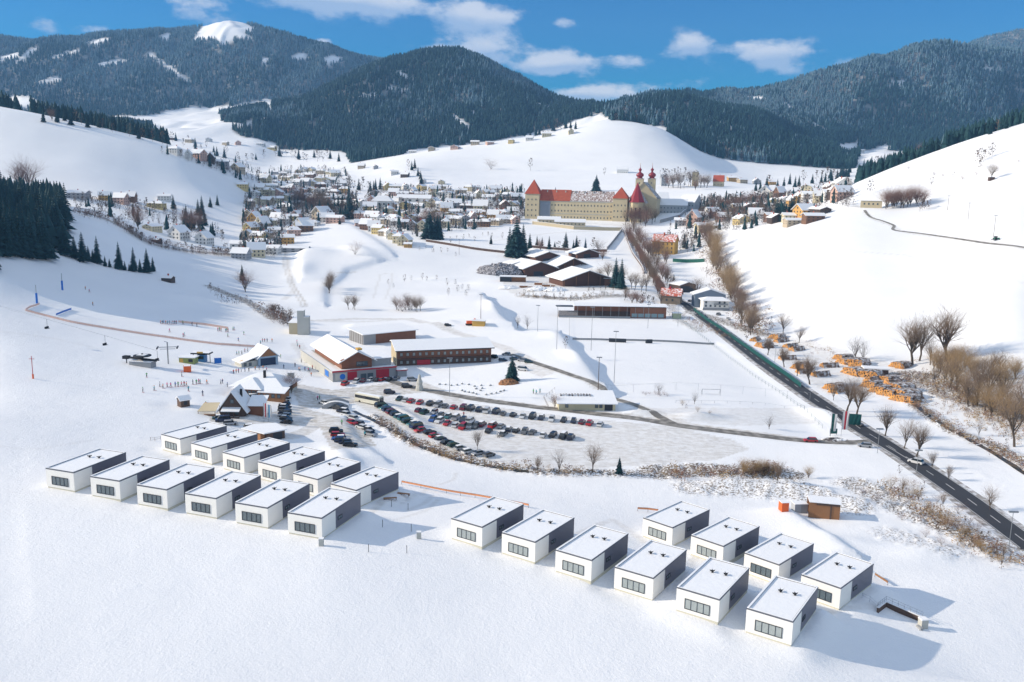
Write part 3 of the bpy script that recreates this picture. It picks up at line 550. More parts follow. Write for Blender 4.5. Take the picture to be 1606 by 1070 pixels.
def gn_points(name, label, cat, x, y, z, idx, hh, ww):
    me = bpy.data.meshes.new(name); me.vertices.add(len(x)); me.vertices.foreach_set('co', np.stack([x, y, z - .5], -1).astype(np.float32).ravel())
    for nm, ty, vals in (('kindix', 'INT', idx.astype(np.int32)), ('tall', 'FLOAT', hh.astype(np.float32)), ('turn', 'FLOAT', rng.uniform(0, 6.28, len(x)).astype(np.float32)), ('wide', 'FLOAT', ww.astype(np.float32))):
        a = me.attributes.new(nm, ty, 'POINT'); a.data.foreach_set('value', vals)
    o = bpy.data.objects.new(name, me); COL.objects.link(o); tag(o, label, cat, None, 'stuff')
    ng = bpy.data.node_groups.new(name, 'GeometryNodeTree'); ng.interface.new_socket('Geometry', in_out='INPUT', socket_type='NodeSocketGeometry'); ng.interface.new_socket('Geometry', in_out='OUTPUT', socket_type='NodeSocketGeometry')
    gi = ng.nodes.new('NodeGroupInput'); go = ng.nodes.new('NodeGroupOutput'); ip_ = ng.nodes.new('GeometryNodeInstanceOnPoints'); g2i = ng.nodes.new('GeometryNodeGeometryToInstance')
    for s_ in reversed(SRC):
        oi = ng.nodes.new('GeometryNodeObjectInfo'); oi.inputs['Object'].default_value = s_; ng.links.new(oi.outputs['Geometry'], g2i.inputs[0])
    def na(nm, t='FLOAT'):
        q = ng.nodes.new('GeometryNodeInputNamedAttribute'); q.data_type = t; q.inputs[0].default_value = nm; return q.outputs['Attribute']
    cx = ng.nodes.new('ShaderNodeCombineXYZ'); cr = ng.nodes.new('ShaderNodeCombineXYZ'); wv, tv = na('wide'), na('tall')
    ng.links.new(wv, cx.inputs[0]); ng.links.new(wv, cx.inputs[1]); ng.links.new(tv, cx.inputs[2]); ng.links.new(na('turn'), cr.inputs[2])
    ng.links.new(gi.outputs[0], ip_.inputs['Points']); ng.links.new(g2i.outputs[0], ip_.inputs['Instance']); ip_.inputs['Pick Instance'].default_value = True
    ng.links.new(na('kindix', 'INT'), ip_.inputs['Instance Index']); ng.links.new(cx.outputs[0], ip_.inputs['Scale']); ng.links.new(cr.outputs[0], ip_.inputs['Rotation']); ng.links.new(ip_.outputs[0], go.inputs[0])
    md = o.modifiers.new('scatter', 'NODES'); md.node_group = ng
    return o
FOREST_SPECS = [('ridge_forest', 'dense dark spruce woods behind the right and left snowy hill crests', 980, 1600, .022, 17, 27), ('hill_forest', 'dark spruce forest covering the wooded hills behind the abbey', 1880, 3250, .016, 17, 26),
                ('mountain_forest', 'blue hazy snow-dusted forest covering the far mountains', 3250, 6200, .010, 17, 26)]
# ================================================================== the chalets
def win_mesh(name, w, h, panes, fr=.12, glass='glass', depth=.12):
    f = MB(); f.mats = [M['frame']]
    f.box(-w/2, -depth, 0, w/2, 0, fr).box(-w/2, -depth, h - fr, w/2, 0, h).box(-w/2, -depth, fr, -w/2 + fr, 0, h - fr).box(w/2 - fr, -depth, fr, w/2, 0, h - fr)
    for i in range(1, panes):
        x = -w/2 + w * i / panes; f.box(x - fr*.35, -depth, fr, x + fr*.35, 0, h - fr)
    g = MB(); g.box(-w/2 + .03, -.05, .03, w/2 - .03, -.01, h - .03)
    return f.mesh(name), g.mesh('pane', M[glass])
def put_win(parent, meshes, x, y, z, rz=0):
    o = inst('window', meshes[0], parent, (x, y, z), rz); inst('pane', meshes[1], o); return o
wfront = {c: win_mesh('window', 4.7, 1.95, 4, .1, c) for c in ('glass', 'curtain')}; wside = win_mesh('window', 1.7, .8, 2, .1)
def bungalow_meshes():
    Lg, Wd, Hh = BL_, BW, BH; d = {}
    # local: x = along the long side away from the camera, y = width to the left; front corner at the origin
    w = MB(); w.box(0, 0, .45, 5.2, Wd, Hh - .3); d['wall'] = (w, 'render')
    w = MB(); w.box(5.2, .06, .45, Lg, Wd - .06, Hh - .3); d['cladding'] = (w, 'clad')
    w = MB(); w.box(.12, .12, -1.2, Lg - .12, Wd - .12, .45); d['plinth'] = (w, 'plinth')
    w = MB(); w.box(.35, .35, Hh - .3, Lg - .35, Wd - .35, Hh - .12); d['roof'] = (w, 'snowroof')
    w = MB(); w.box(0, 0, Hh - .3, Lg, .35, Hh).box(0, Wd - .35, Hh - .3, Lg, Wd, Hh).box(0, .35, Hh - .3, .35, Wd - .35, Hh).box(Lg - .35, .35, Hh - .3, Lg, Wd - .35, Hh)
    d['parapet'] = (w, 'trim')
    w = MB(); t = .05; w.box(.03, .06, Hh, Lg - .03, .3, Hh + t).box(.03, Wd - .4, Hh, Lg - .03, Wd - .05, Hh + .12).box(.05, .3, Hh, .3, Wd - .4, Hh + t).box(Lg - .4, .3, Hh, Lg - .05, Wd - .4, Hh + .1)
    d['snow_cap'] = (w, 'snowroof')
    w = MB()                                                  # wind-turned roof vent with fins
    w.lathe([(.26, 0), (.26, .3), (.4, .36), (.4, .5), (.15, .6)], 10)
    for a in (.5, 2.3, 3.9, 5.4): w.add([(.2*cos(a), .2*sin(a), .5), (.72*cos(a), .72*sin(a), .78), (.55*cos(a+.25), .55*sin(a+.25), .3)], [(0,1,2),(2,1,0)])
    d['roof_vent'] = (w, 'black')
    return {k: v[0].mesh(k, M[v[1]]) for k, v in d.items()}
BM = bungalow_meshes()
def bungalow(k, label, group, curtain):
    x, y, z, a = BUNG[k]; t = thing('bungalow', (x, y, z), R(a), label, 'bungalow', group)
    for p in ('plinth', 'wall', 'cladding', 'roof', 'parapet'): inst(p, BM[p], t)
    inst('snow_cap', BM['snow_cap'], t)
    for (vx, vy) in ((9.7, 5.1), (10.0, 2.6)): inst('roof_vent', BM['roof_vent'], t, (vx, vy, BH - .12), rng.uniform(-.2, .2), (.78, .78, .8))
    put_win(t, wfront[curtain], 0, 4.0, 1.15, -pi/2); put_win(t, wside, 7.0, .06, 2.0, 0)
    dm = MB(); dm.box(5.3, -.06, .5, 6.3, .05, 2.7); 
    return t
grp = 'flat roofed white and grey bungalows'
for i, k in enumerate(['B1','B2','B3','B4','B5','B6']):
    bungalow(k, 'white and grey flat-roofed bungalow, %s from the left in the front left row' % ordn(i+1), grp, 'glass')
for i, k in enumerate(['R1','R2','R3','R4','R5','R6']):
    bungalow(k, 'white and grey flat-roofed bungalow, %s from the left in the rear left row' % ordn(i+1), grp, 'curtain')
for i, k in enumerate(['B7','B8','B9','B10','B11','B12']):
    bungalow(k, 'white and grey flat-roofed bungalow, %s from the left in the front right row' % ordn(i+1), grp, 'curtain')
for i, k in enumerate(['Q1','Q2','Q3','Q4']):
    bungalow(k, 'white and grey flat-roofed bungalow, %s from the left in the rear right row' % ordn(i+1), grp, 'glass' if i > 1 else 'curtain')

# ================================================================== resort buildings
small_win = win_mesh('window', 1.2, 1.4, 2, .1); light_win = win_mesh('window', 1.2, 1.5, 2, .1, 'curtain'); tall_win = win_mesh('window', 1.1, 1.9, 2, .1); big_win = win_mesh('window', 2.4, 2.0, 3, .1); door_m = MB().box(-.6, -.1, 0, .6, 0, 2.2).mesh('door', M['frame'])
def site(k, name, label, cat):
    o, ya, ln_ = SITES[k]; return thing(name, o, ya, label, cat), ln_
# hotel wing
t, n_ = site('hotel', 'hotel_wing', 'long two-storey brown timber hotel wing with snowy roof and rows of windows', 'hotel')
w = MB(); w.box(0, 0, -1, n_, 14, 3.1, M['woodd']); w.build('ground_floor', None, t)
w = MB(); w.prism([(0.0, 3.1), (14, 3.1), (14, 8.6), (0.0, 7.0)], .02, n_ - .02, 'x', M['wood']); w.build('upper_floor', None, t)
w = MB(); w.prism([(-.02, -1), (14.02, -1), (14.02, 8.8), (11, 9.6), (-.02, 7.0)], -.35, 0, 'x', M['beige']); w.build('end_wall', None, t)
w = MB(); w.prism([(-1.3, 6.7), (11, 9.5), (14.8, 8.6), (14.8, 8.95), (11, 9.95), (-1.3, 7.05)], -.9, n_ + 1.2, 'x', M['snowroof']); w.build('roof', None, t)
w = MB(); w.box(-.9, -1.36, 6.62, n_ + 1.2, -1.31, 7.0, M['frame']); w.build('gutter', None, t)
for i in range(15):
    x = 2 + i * (n_ - 4) / 14
    put_win(t, light_win, x, 0, 4.3); put_win(t, light_win, x, 0, .8)
w = MB(); w.box(1, -1.3, 3.0, n_ - 1, -.02, 3.2, M['woodd'])
for i in range(15): w.box(1 + i * (n_-2.1)/14, -1.3, 3.2, 1.1 + i * (n_-2.1)/14, -1.2, 4.2)
w.box(1, -1.3, 4.15, n_ - 1, -1.22, 4.25); w.build('balcony', None, t)
w = MB(); w.box(9, -.25, .2, 15, -.02, 2.4, M['red']); w.build('banner', None, t)
# main resort building
t, n_ = site('resort', 'resort_building', 'main resort building with big snowy gable roof above a grey and red shop front', 'building')
w = MB(); w.box(0, 0, -1, n_, 13, 3.9, M['grey']).box(0, 13, -1, 6, 52, 3.6, M['conc']).box(6, 13, -1, 20, 50, 3.9, M['woodd']); w.build('ground_floor', None, t)
w = MB(); w.box(-.15, -.25, 3.9, n_ + .1, 0, 4.5, M['red']).box(-.25, 0, 3.5, 0, 52, 4.3, M['conc']); w.build('fascia', None, t)
w = MB(); w.box(0.1, 0.05, 3.92, n_, 13, 4.05, M['snowroof']).box(0, 13, 3.62, 4.6, 52, 3.75); w.build('terrace_snow', None, t)
for (a, b) in ((6.2, 10.2), (18.5, 24.2)):
    w = MB(); w.box(a, -.12, .2, b, -.01, 3.6, M['red']); w.build('red_panel', None, t)
w = MB(); w.box(1, -.1, .3, 5.8, -.01, 3.4, M['conc'])
w.build('wall_panel', None, t)
w = MB(); w.lathe([(1.2, 0), (1.2, .06)], 16, M['blue']); o = w.build('round_sign', None, t); o.location = (4.1, -.12, 1.9); o.rotation_euler = (pi/2, 0, 0)
put_win(t, big_win, 13, 0, .4); put_win(t, big_win, 16, 0, .4)
for y in (6,):
    w = MB(); w.box(-.1, y, .8, -.01, y + 5, 3.2, M['blue']); w.build('banner', None, t)
w = MB(); w.walls_gable(5, 4, 18, 46, 3.9, 7.8, 11.2, 'y', M['wood']); w.build('upper_floor', None, t)
w = MB(); w.prism([(4.2, 7.9), (11.5, 11.0), (18.8, 7.9), (18.2, 7.6), (11.5, 10.3), (4.8, 7.6)], 2.6, 3.99, 'y', M['wood']); w.build('gable_board', None, t)
w = MB(); w.gable(5, 4, 18, 46, 7.8, 11.2, .35, 1.8, 'y', M['snowroof']); rf = w.build('roof', None, t)
w = MB(); w.box(13.5, 9, 10.6, 15.5, 12, 11.3, M['yellow']); w.build('roof_hatch', None, rf)
w = MB(); w.box(18.1, 5, 3.9, 27, 30, 7.2, M['grey']); w.build('link_block', None, t)
w = MB(); w.box(17.6, 4.6, 7.2, 27.3, 30, 7.45, M['snowroof']); w.build('link_roof', None, t)
for x in (12.5, 15): put_win(t, big_win, x, 4, 4.8)
for y in range(10, 44, 5): put_win(t, small_win, 5, y, 5.4, -pi/2)
w = MB(); w.box(27.6, -1.5, -.5, 31.6, 2.2, 2.6, M['grey']); k_ = thing('kiosk', t.location, t.rotation_euler[2], 'small grey kiosk with a red roof edge beside the red shop front', 'kiosk'); w.build('wall', None, k_)
w = MB(); w.box(27.2, -1.9, 2.6, 32, 2.6, 2.95, M['red']); w.build('fascia', None, k_); w = MB(); w.box(27.3, -1.8, 2.95, 31.9, 2.5, 3.1, M['snowroof']); w.build('roof', None, k_)
# rear hall
t, n_ = site('hall', 'sports_hall', 'red brown flat-roofed hall standing behind the resort building', 'hall')
w = MB(); w.box(7, 0, -1, n_, 16, 5.2, M['wood']); w.build('wall', None, t); w = MB(); w.box(0, .1, -1, 7, 16, 5.1, M['grey']); w.build('side_wall', None, t)
w = MB(); w.prism([(-1.2, 5.2), (17, 6.2), (17, 6.5), (-1.2, 5.55)], -1, n_ + 1, 'x', M['snowroof']); w.build('roof', None, t)
w = MB()
for i in range(8): w.box(-.12, 1 + i * 2, 0, -.02, 1.25 + i * 2, 5, M['woodd'])
w.build('posts', None, t)['kind'] = 'stuff'
# climbing tower
t, n_ = site('tower', 'concrete_tower', 'pale concrete tower with a lower wing beside the service road', 'tower')
w = MB(); w.box(1.2, 0, -1, 4.6, 5, 12.8, M['conc']).box(4.6, 0, -1, 7.2, 5, 9.5); w.build('tower_shaft', None, t)
w = MB(); w.box(-3.5, 2, -1, 1.15, 17, 6.0, M['beige']); w.build('side_wing', None, t); w = MB(); w.box(-3.9, 1.7, 6.0, 1.1, 17.3, 6.3, M['snowroof']).box(1.2, 0, 12.8, 4.6, 5, 12.95).box(4.6, 0, 9.5, 7.2, 5, 9.65); w.build('roof', None, t)
# restaurant
t, n_ = site('restaurant', 'restaurant', 'wide orange timber restaurant with snowy hipped roof and chimney by the piste', 'restaurant')
w = MB(); w.box(0, 0, -1, n_, 14, 1.2, M['conc']); w.build('base_wall', None, t); w = MB(); w.box(-.05, -.05, 1.2, n_ + .05, 14, 3.6, M['woodl']); w.build('wall', None, t)
w = MB(); w.hip(0, 0, n_, 14, 3.55, 7.4, 1.4, 8.3, M['snowroof']).hip(2, -3.5, 12, 8, 3.5, 6.4, 1.0, None); rf = w.build('roof', None, t)
w = MB(); w.box(10, 4, 5, 10.8, 4.8, 8.8, M['black']); w.build('chimney', None, rf)
w = MB(); w.prism([(-5, 2.7), (0, 3.9), (0, 4.1), (-5, 2.9)], 11.5, n_ + 3, 'x', M['snowroof']); w.build('porch_roof', None, t)
w = MB(); w.box(11.8, -4.6, -1, n_ + 2.6, 0, 2.7, M['woodl']); w.build('porch', None, t)
w = MB(); w.box(2.2, -3.2, -1, 11.8, 0, 3.5, M['wood']); w.build('bay', None, t)
for i in range(6): put_win(t, small_win, 3 + i * 1.6, -3.2, 1.4)
for i in range(4): put_win(t, small_win, 13 + i * 2.2, -4.6, .9)
# gabled piste hut
t, n_ = site('hut', 'ski_hut', 'steep-gabled dark timber ski hut with a snowy porch roof', 'hut')
w = MB(); w.walls_gable(0, 0, 8.2, 9, -1, 2.6, 8.4, 'y', M['woodd']); w.build('wall', None, t)
w = MB(); w.gable(0, 0, 8.2, 9, 2.6, 8.4, .35, 1.0, 'y', M['snowroof']); rf = w.build('roof', None, t); w = MB(); w.box(5.6, 4, 4.5, 6.3, 4.7, 8.3, M['black']); w.build('chimney', None, rf)
w = MB(); w.prism([(2.4, 2.9), (9, 4.9), (9, 5.15), (2.4, 3.15)], 8.2, 14, 'x', M['snowroof']); w.build('side_roof', None, t); w = MB(); w.box(8.2, 3, -1, 13, 9, 3, M['wood']); w.build('side_wing', None, t)
w = MB(); w.prism([(-2.6, 2.2), (-.01, 3), (-.01, 3.2), (-2.6, 2.4)], 1, 7, 'x', M['snowroof']); w.build('porch_roof', None, t)
w = MB()
for x in (1.1, 3, 5, 6.8): w.box(x, -2.4, -.8, x + .2, -2.2, 2.2, M['woodd'])
w.box(1.1, -2.4, -.8, 7, -2.2, .4); w.build('porch_frame', None, t)
put_win(t, small_win, 4.1, 0, 4.4); put_win(t, small_win, 2.6, 0, .6); put_win(t, small_win, 5.6, 0, .6)
w = MB(); w.add([(-7,-1,1.9),(-1,-1.2,2.1),(-1.2,4.5,3.6),(-6.5,4.6,3.4),(-7,-1,1.75),(-1,-1.2,1.95),(-1.2,4.5,3.45),(-6.5,4.6,3.25)], [(0,1,2,3),(7,6,5,4),(0,4,5,1),(1,5,6,2),(2,6,7,3),(3,7,4,0)], M['beige'])
k_ = thing('bar_tent', t.location, t.rotation_euler[2], 'low beige canvas bar roof left of the gabled ski hut', 'tent'); w.build('canopy', None, k_)
w = MB()
for p in ((-6.8,-.8),(-1.3,-.9),(-1.4,4.2),(-6.3,4.3)): w.tube((p[0],p[1],-.6),(p[0],p[1],2.6 if p[1] > 0 else 1.8), .08, mt=M['woodd'])
w.box(-6.6,-.7,-.4,-1.6,.1,.7,M['woodl']); w.build('bar_frame', None, k_)
# blue ski-school building
t, n_ = site('skischool', 'ski_school', 'blue and white ski school building with snowy gable roof and dark door', 'building')
w = MB(); w.walls_gable(5.5, 0, 14.3, 10, -1, 3.8, 7.6, 'y', mat('pale_blue_wall', (.32, .44, .56), .7, var=.1)); w.build('wall', None, t)
w = MB(); w.prism([(5.9, 3.9), (9.9, 7.4), (13.9, 3.9)], -.06, -.005, 'y', M['woodl']); w.build('gable_board', None, t)
w = MB(); w.gable(5.5, 0, 14.3, 10, 3.8, 7.6, .3, 1.0, 'y', M['snowroof']); w.build('roof', None, t)
w = MB(); w.box(-1.5, 1, -1, 5.45, 9, 2.3, M['conc']); w.build('side_wing', None, t); w = MB(); w.prism([(-2.4, 1.9), (6, 4.4), (6, 4.65), (-2.4, 2.15)], 0, 10, 'y', M['snowroof']); w.build('side_roof', None, t)
w = MB(); w.box(6.4, -.08, -.3, 13.2, -.01, 3.2, mat('navy_door', (.02, .04, .09), .4, var=.2)); w.build('door', None, t)
for x in (0, 2.2): put_win(t, small_win, x, 1, .4)
# little cabin on the piste
t, n_ = site('cabin', 'cabin', 'tiny dark timber cabin with snowy roof alone on the piste', 'cabin')
w = MB(); w.box(.2, 0, 0, n_ - .2, 3, 2.6, M['woodd']); w.build('wall', None, t); w = MB(); w.gable(.2, 0, n_ - .2, 3, 2.6, 3.5, .25, .5, 'x', M['snowroof']); w.build('roof', None, t)
w = MB(); w.box(1.2, -.06, .8, 2.4, -.01, 2.0, M['frame']); w.build('window', None, t)
# garage with wedge roof
t, n_ = site('garage', 'garage', 'low timber garage with flat snowy roof behind the rear bungalows', 'garage')
w = MB(); w.box(0, 0, -1.5, n_, 9, 2.6, M['woodd']).box(-1.4, 1.5, -1.5, -.01, 10, 2.2, M['woodl']); w.build('wall', None, t); w = MB(); w.prism([(-1.2, -.5), (n_ + .5, -.5), (n_ + 1.2, 8), (1, 11), (-4, 9)], 2.62, 2.95, 'z', M['snowroof']); w.build('roof', None, t)
w = MB(); w.box(2, -.06, 0, 5, -.01, 2.2, M['frame']); w.build('door', None, t)
# standing stone pillar by the restaurant
p = G(457, 611); t = thing('pillar', tuple(p), 0, 'tall grey stone pillar standing right of the restaurant', 'pillar'); w = MB(); w.box(-1.1, -.8, -1, 1.1, .8, 6.6, M['conc']); o = w.build('shaft', M['conc'], t); w = MB(); w.box(-1.2, -.9, 6.6, 1.2, .9, 6.75, M['snowroof']); w.build('snow_cap', None, t)
# low house by the lot
t, n_ = site('lowhouse', 'clubhouse', 'long low cream clubhouse with patchy snowy roof beside the access road', 'building')
w = MB(); w.box(0, 0, -.5, n_, 12, 2.7, mat('cream_render', (.62, .56, .38), .85, var=.12)); w.build('wall', None, t); w = MB(); w.prism([(-1.2, 2.6), (13, 4.4), (13, 4.65), (-1.2, 2.9)], -.8, n_ + .8, 'x', M['snowroof']); rf = w.build('roof', None, t)
w = MB()
for i in range(11): w.box(1 + i * 1.1, 6.2 + (i % 2) * .4, 3.8, 1.6 + i * 1.1, 8.4, 4.35, M['darktile'])
w.build('bare_tiles', None, rf)
for x in (3, 14, 15.6): put_win(t, small_win, x, 0, 1.0)
w = MB(); w.box(17, -.08, 0, 20, -.01, 2.3, M['frame']); w.build('door', None, t)
# little stone bridge
t, n_ = site('bridge', 'bridge', 'small dark arched bridge with snowy deck beside the parked cars', 'bridge')
w = MB(); arc = [(n_ / 2 + n_ * .42 * cos(a), -1.6 + 2.6 * sin(a)) for a in np.linspace(pi, 0, 9)]
poly = [(0, -2), *[(0, 1)], *[(n_ * q, 1 + 1.5 * sin(pi * q)) for q in np.linspace(.1, .9, 7)], (n_, 1), (n_, -2)] + arc[::-1]
w.prism(poly, -.4, .2, 'y', M['grey']).prism(poly, 5.4, 6, 'y'); w.build('parapet', None, t)
w = MB(); w.prism([(n_ * q, .5 + 1.1 * sin(pi * q)) for q in np.linspace(0, 1, 9)] + [(n_ * q, .2 + 1.0 * sin(pi * q)) for q in np.linspace(1, 0, 9)], .2, 5.4, 'y', M['snowroof']); w.build('deck', None, t)
# ================================================================== grandstand and pitches
t, n_ = site('grandstand', 'grandstand', 'long low football grandstand with timber back wall and snowy flat roof', 'grandstand')
w = MB(); w.box(.17 * n_, 5, -1, .8 * n_, 10, 7.4, M['wood']); w.build('back_wall', None, t)
w = MB()
for i in range(6): w.box(.02 * n_, 5 - i * .9 - .9, -1 + 0, .67 * n_, 5 - i * .9, 3.6 - i * .55, M['woodd'])
w.build('tiers', None, t)
w = MB()
for i in range(6): w.box(.02 * n_, 5 - i * .9 - .85, 3.62 - i * .55, .19 * n_, 5 - i * .9 - .1, 3.7 - i * .55, M['snowroof'])
w.build('tier_snow', None, t)
w = MB(); w.box(.67 * n_ + .01, 1, -1, n_, 10, 6.8, M['wood']); w.build('clubhouse_wing', None, t)
w = MB(); w.prism([(-.8, 7.5), (11, 7.9), (11, 8.2), (-.8, 7.8)], .17 * n_ - 1, n_ + 1, 'x', M['snowroof']).box(0, 3.5, 6.2, .17 * n_ - 1.05, 10, 6.5, M['frame']); w.build('roof', None, t)
for i in range(5):
    x = .71 * n_ + i * 4.2; w = MB(); w.box(x - 1.8, .93, .6, x + 1.8, .99, 3.0, mat('bluish_glazing', (.18, .3, .34), .15, spec=.8, var=.2) if i == 0 else bpy.data.materials['bluish_glazing']); w.build('window', None, t)
for i in range(9):
    x = .19 * n_ + i * (.6 * n_) / 8; w = MB(); w.tube((x, 0.2, 0), (x, .2, 7.5), .12, mt=M['metal']); w.build('post', None, t)
w = MB(); w.box(.02 * n_, -.5, .2, .67 * n_, -.4, 1.2, M['metal']); w.build('front_rail', None, t)
def pole(px, py, h, r, label, cat='lamp post', name='floodlight_pole', head=True, mt='metal'):
    p = G(px, py); t = thing(name, tuple(p), 0, label, cat); w = MB(); w.tube((0, 0, -.5), (0, 0, h), r, r * .6, 8, M[mt]); w.build('pole', None, t)
    if head: w = MB(); w.box(-1.1, -.3, h, 1.1, .15, h + .35, M['metal']); w.build('lamp_head', None, t)
    return t
for (x, y, h, s) in [(873,548,21,'behind the near left corner of the pitch'),(927,550,22,'beside the left touchline of the pitch'),(1016,515,14,'in front of the grandstand glazing'),(1063,512,13,'right of the grandstand'),(963,601,22,'left of the near pitch goal'),(843,520,14,'left of the grandstand steps'),(705,622,15,'on the snowy mound by the hotel')]:
    pole(x, y, h, .13, 'thin grey floodlight pole ' + s)
def goal(px, py, label):
    p = G(px, py); t = thing('football_goal', tuple(p), 0, label, 'goal'); w = MB()
    for x in (-3.66, 3.66): w.tube((x, 0, -.2), (x, 0, 2.44), .09, mt=M['metal']); w.tube((x, 0, 2.44), (x, 1.8, 0), .05)
    w.tube((-3.66, 0, 2.44), (3.66, 0, 2.44), .09).tube((-3.66, 1.8, .05), (3.66, 1.8, .05), .05); w.build('goal_frame', None, t); return t
goal(1115, 620, 'small white football goal at the near end of the snowy pitch')
def fence(pts, h, label, name='fence', step=3, panel=None, bar=.05, rails=(1.0,), mt='metal', cat='fence', tall=None, ph=.9, off=.1):
    P = []
    for a, b in zip(pts[:-1], pts[1:]):
        pa, pb = G(*a), G(*b); k = max(1, int(np.hypot(*(pb - pa)[:2]) / step))
        for i in range(k): q = pa + (pb - pa) * i / k; P.append((q[0], q[1], float(HF(q[0], q[1]))))
    P.append(tuple(G(*pts[-1]))); o = P[0]; t = thing(name, o, 0, label, cat); P = [(p[0]-o[0], p[1]-o[1], p[2]-o[2]) for p in P]
    w = MB(); w.mats = [M[mt]]
    for p in P: w.tube((p[0], p[1], p[2] - .5), (p[0], p[1], p[2] + h), bar, n=4)
    if panel is None or True:
        for r_ in rails:
            for a, b in zip(P[:-1], P[1:]): w.tube((a[0], a[1], a[2] + h * r_), (b[0], b[1], b[2] + h * r_), bar * .6, n=4)
    w.build('fence_frame', M[mt], t)
    if panel:
        w = MB(); w.mats = [M[panel] if isinstance(panel, str) else panel]
        for a, b in zip(P[:-1], P[1:]):
            dx, dy = b[0] - a[0], b[1] - a[1]; q = math.hypot(dx, dy) or 1; nx, ny = -dy / q * .04, dx / q * .04
            w.add([(a[0]+nx, a[1]+ny, a[2] + off), (b[0]+nx, b[1]+ny, b[2] + off), (b[0]+nx, b[1]+ny, b[2] + h * ph), (a[0]+nx, a[1]+ny, a[2] + h * ph), (a[0]-nx, a[1]-ny, a[2] + off), (b[0]-nx, b[1]-ny, b[2] + off), (b[0]-nx, b[1]-ny, b[2] + h * ph), (a[0]-nx, a[1]-ny, a[2] + h * ph)],
                  [(0,1,2,3),(7,6,5,4),(3,2,6,7),(0,4,5,1),(0,3,7,4),(1,5,6,2)])
        w.build('fence_panel', None, t)
    return t
greyp = mat('grey_board', (.33, .34, .35), .7, var=.25); netor = mat('orange_net', (.85, .58, .48), .8, var=.2); rail_or = mat('orange_rail', (.72, .3, .14), .7, var=.25)
fence([(898,533),(1120,541)], 1.1, 'long low grey boarded fence dividing the two snowy pitches', panel=greyp, ph=1)
fence([(893,499),(893,532)], 1.2, 'thin rail down the left side of the far pitch')
fence([(925,608),(1060,612),(1200,622),(1270,628)], 3.2, 'tall thin wire ball fence behind the near goal', step=8, bar=.045, rails=(1,))
fence([(1060,632),(1200,636),(1262,640)], 1.0, 'low rail along the near edge of the snowy pitch', step=5)
fence([(1068,505),(1120,545),(1180,590),(1240,630),(1290,672)], 1.5, 'long pale teal boundary fence below the road embankment', mt='teal', rails=(.5, 1), step=4)
fence([(1088,487),(1130,517),(1180,553),(1230,588),(1256,608)], 2.0, 'dark teal noise barrier standing along the main road', panel='teal', step=4, ph=1)
fence([(1055,411),(1105,411)], 3.0, 'dark green windbreak screen across the snowy court', panel=mat('green_screen', (.02, .14, .1), .7, var=.3), ph=1)
for (a, b, s) in [((955,536),(982,537),'left of the halfway line'),((1012,538),(1022,538),'right of the halfway line')]:
    pa, pb = G(*a), G(*b); t = thing('dugout', tuple(pa), atan2(pb[1]-pa[1], pb[0]-pa[0]), 'small dark team shelter %s between the pitches' % s, 'shelter'); n_ = np.hypot(*(pb-pa)[:2]); w = MB(); w.prism([(-1.2, 0), (0, 0), (0, 2.1), (-.9, 2.1), (-1.2, 1.7)], 0, n_, 'x', M['frame']); w.build('shell', None, t)
    w = MB(); w.box(0, -1, 2.1, n_, 0, 2.22, M['snowroof']); w.build('snow_cap', None, t)
# ================================================================== timber yard
def hall(px, py, pxr, pyr, depth, ze, zr, label, wallm='hallwood', open_=False, yaw=None, roofm='snowroof', name='timber_hall', cat='hall'):
    pa, pb = G(px, py), G(pxr, pyr); ya = atan2(pb[1]-pa[1], pb[0]-pa[0]) if yaw is None else R(yaw); n_ = np.hypot(*(pb-pa)[:2])
    t = thing(name, tuple(pa), ya, label, cat); w = MB()
    w.walls_gable(.3, 2.2 if open_ else 0, n_ - .3, depth, -1.5, ze, zr, 'y', M[wallm]); w.build('wall', None, t)
    w = MB(); w.gable(0, 0, n_, depth, ze, zr, .5, 2.2, 'y', M[roofm]); w.build('roof', None, t)
    w = MB(); w.prism([(-.9, ze - .4), (n_/2, zr - .05), (n_ + .9, ze - .4), (n_ + .4, ze - .9), (n_/2, zr - 1.1), (-.4, ze - .9)], -.9, -.6, 'y', M['woodd']); w.build('gable_board', None, t)
    if open_:
        for i in range(5): w = MB(); w.box(.3 + i * (n_-.8)/4, .2, -1, .6 + i * (n_-.8)/4, .5, ze + min(i, 4 - i) * (zr-ze)/2 - .6, M['woodl']); w.build('post', None, t)
    else:
        w = MB(); w.box(n_*.3, -.08, 0, n_*.6, -.01, 4, M['frame']); w.build('door', None, t)
    return t
hall(840, 413, 882, 408, 34, 6, 10, 'farthest snowy-roofed timber hall at the back of the yard', yaw=24)
hall(822, 434, 862, 431, 34, 7, 12, 'red brown gabled timber hall on the left of the yard', yaw=26)
hall(872, 430, 932, 422, 36, 6.5, 13.5, 'large snowy-roofed timber hall on the right of the yard', open_=True, yaw=22)
hall(884, 450, 948, 446, 30, 5.5, 12, 'open-fronted timber hall nearest the grandstand with stacked orange wood', open_=True, yaw=20)
hall(905, 406, 940, 404, 20, 5, 8.5, 'small snowy-roofed timber hall tucked behind the largest hall', yaw=20)
hall(795, 424, 822, 423, 16, 4, 7, 'low brown timber hall wedged between dark heap and left hall', yaw=24)
p = G(784, 442); t = thing('storage_shed', tuple(p), R(-3), 'low dark storage shed with flat snowy roof at the yard front', 'shed'); w = MB(); w.box(0, 2, -1, 20, 9, 4, M['woodl']).box(0, 0, -1, 9, 2, 4, M['frame']); w.build('wall', None, t); w = MB(); w.box(-.6, -1, 4, 20.6, 9.6, 4.4, M['snowroof']); w.build('roof', None, t)
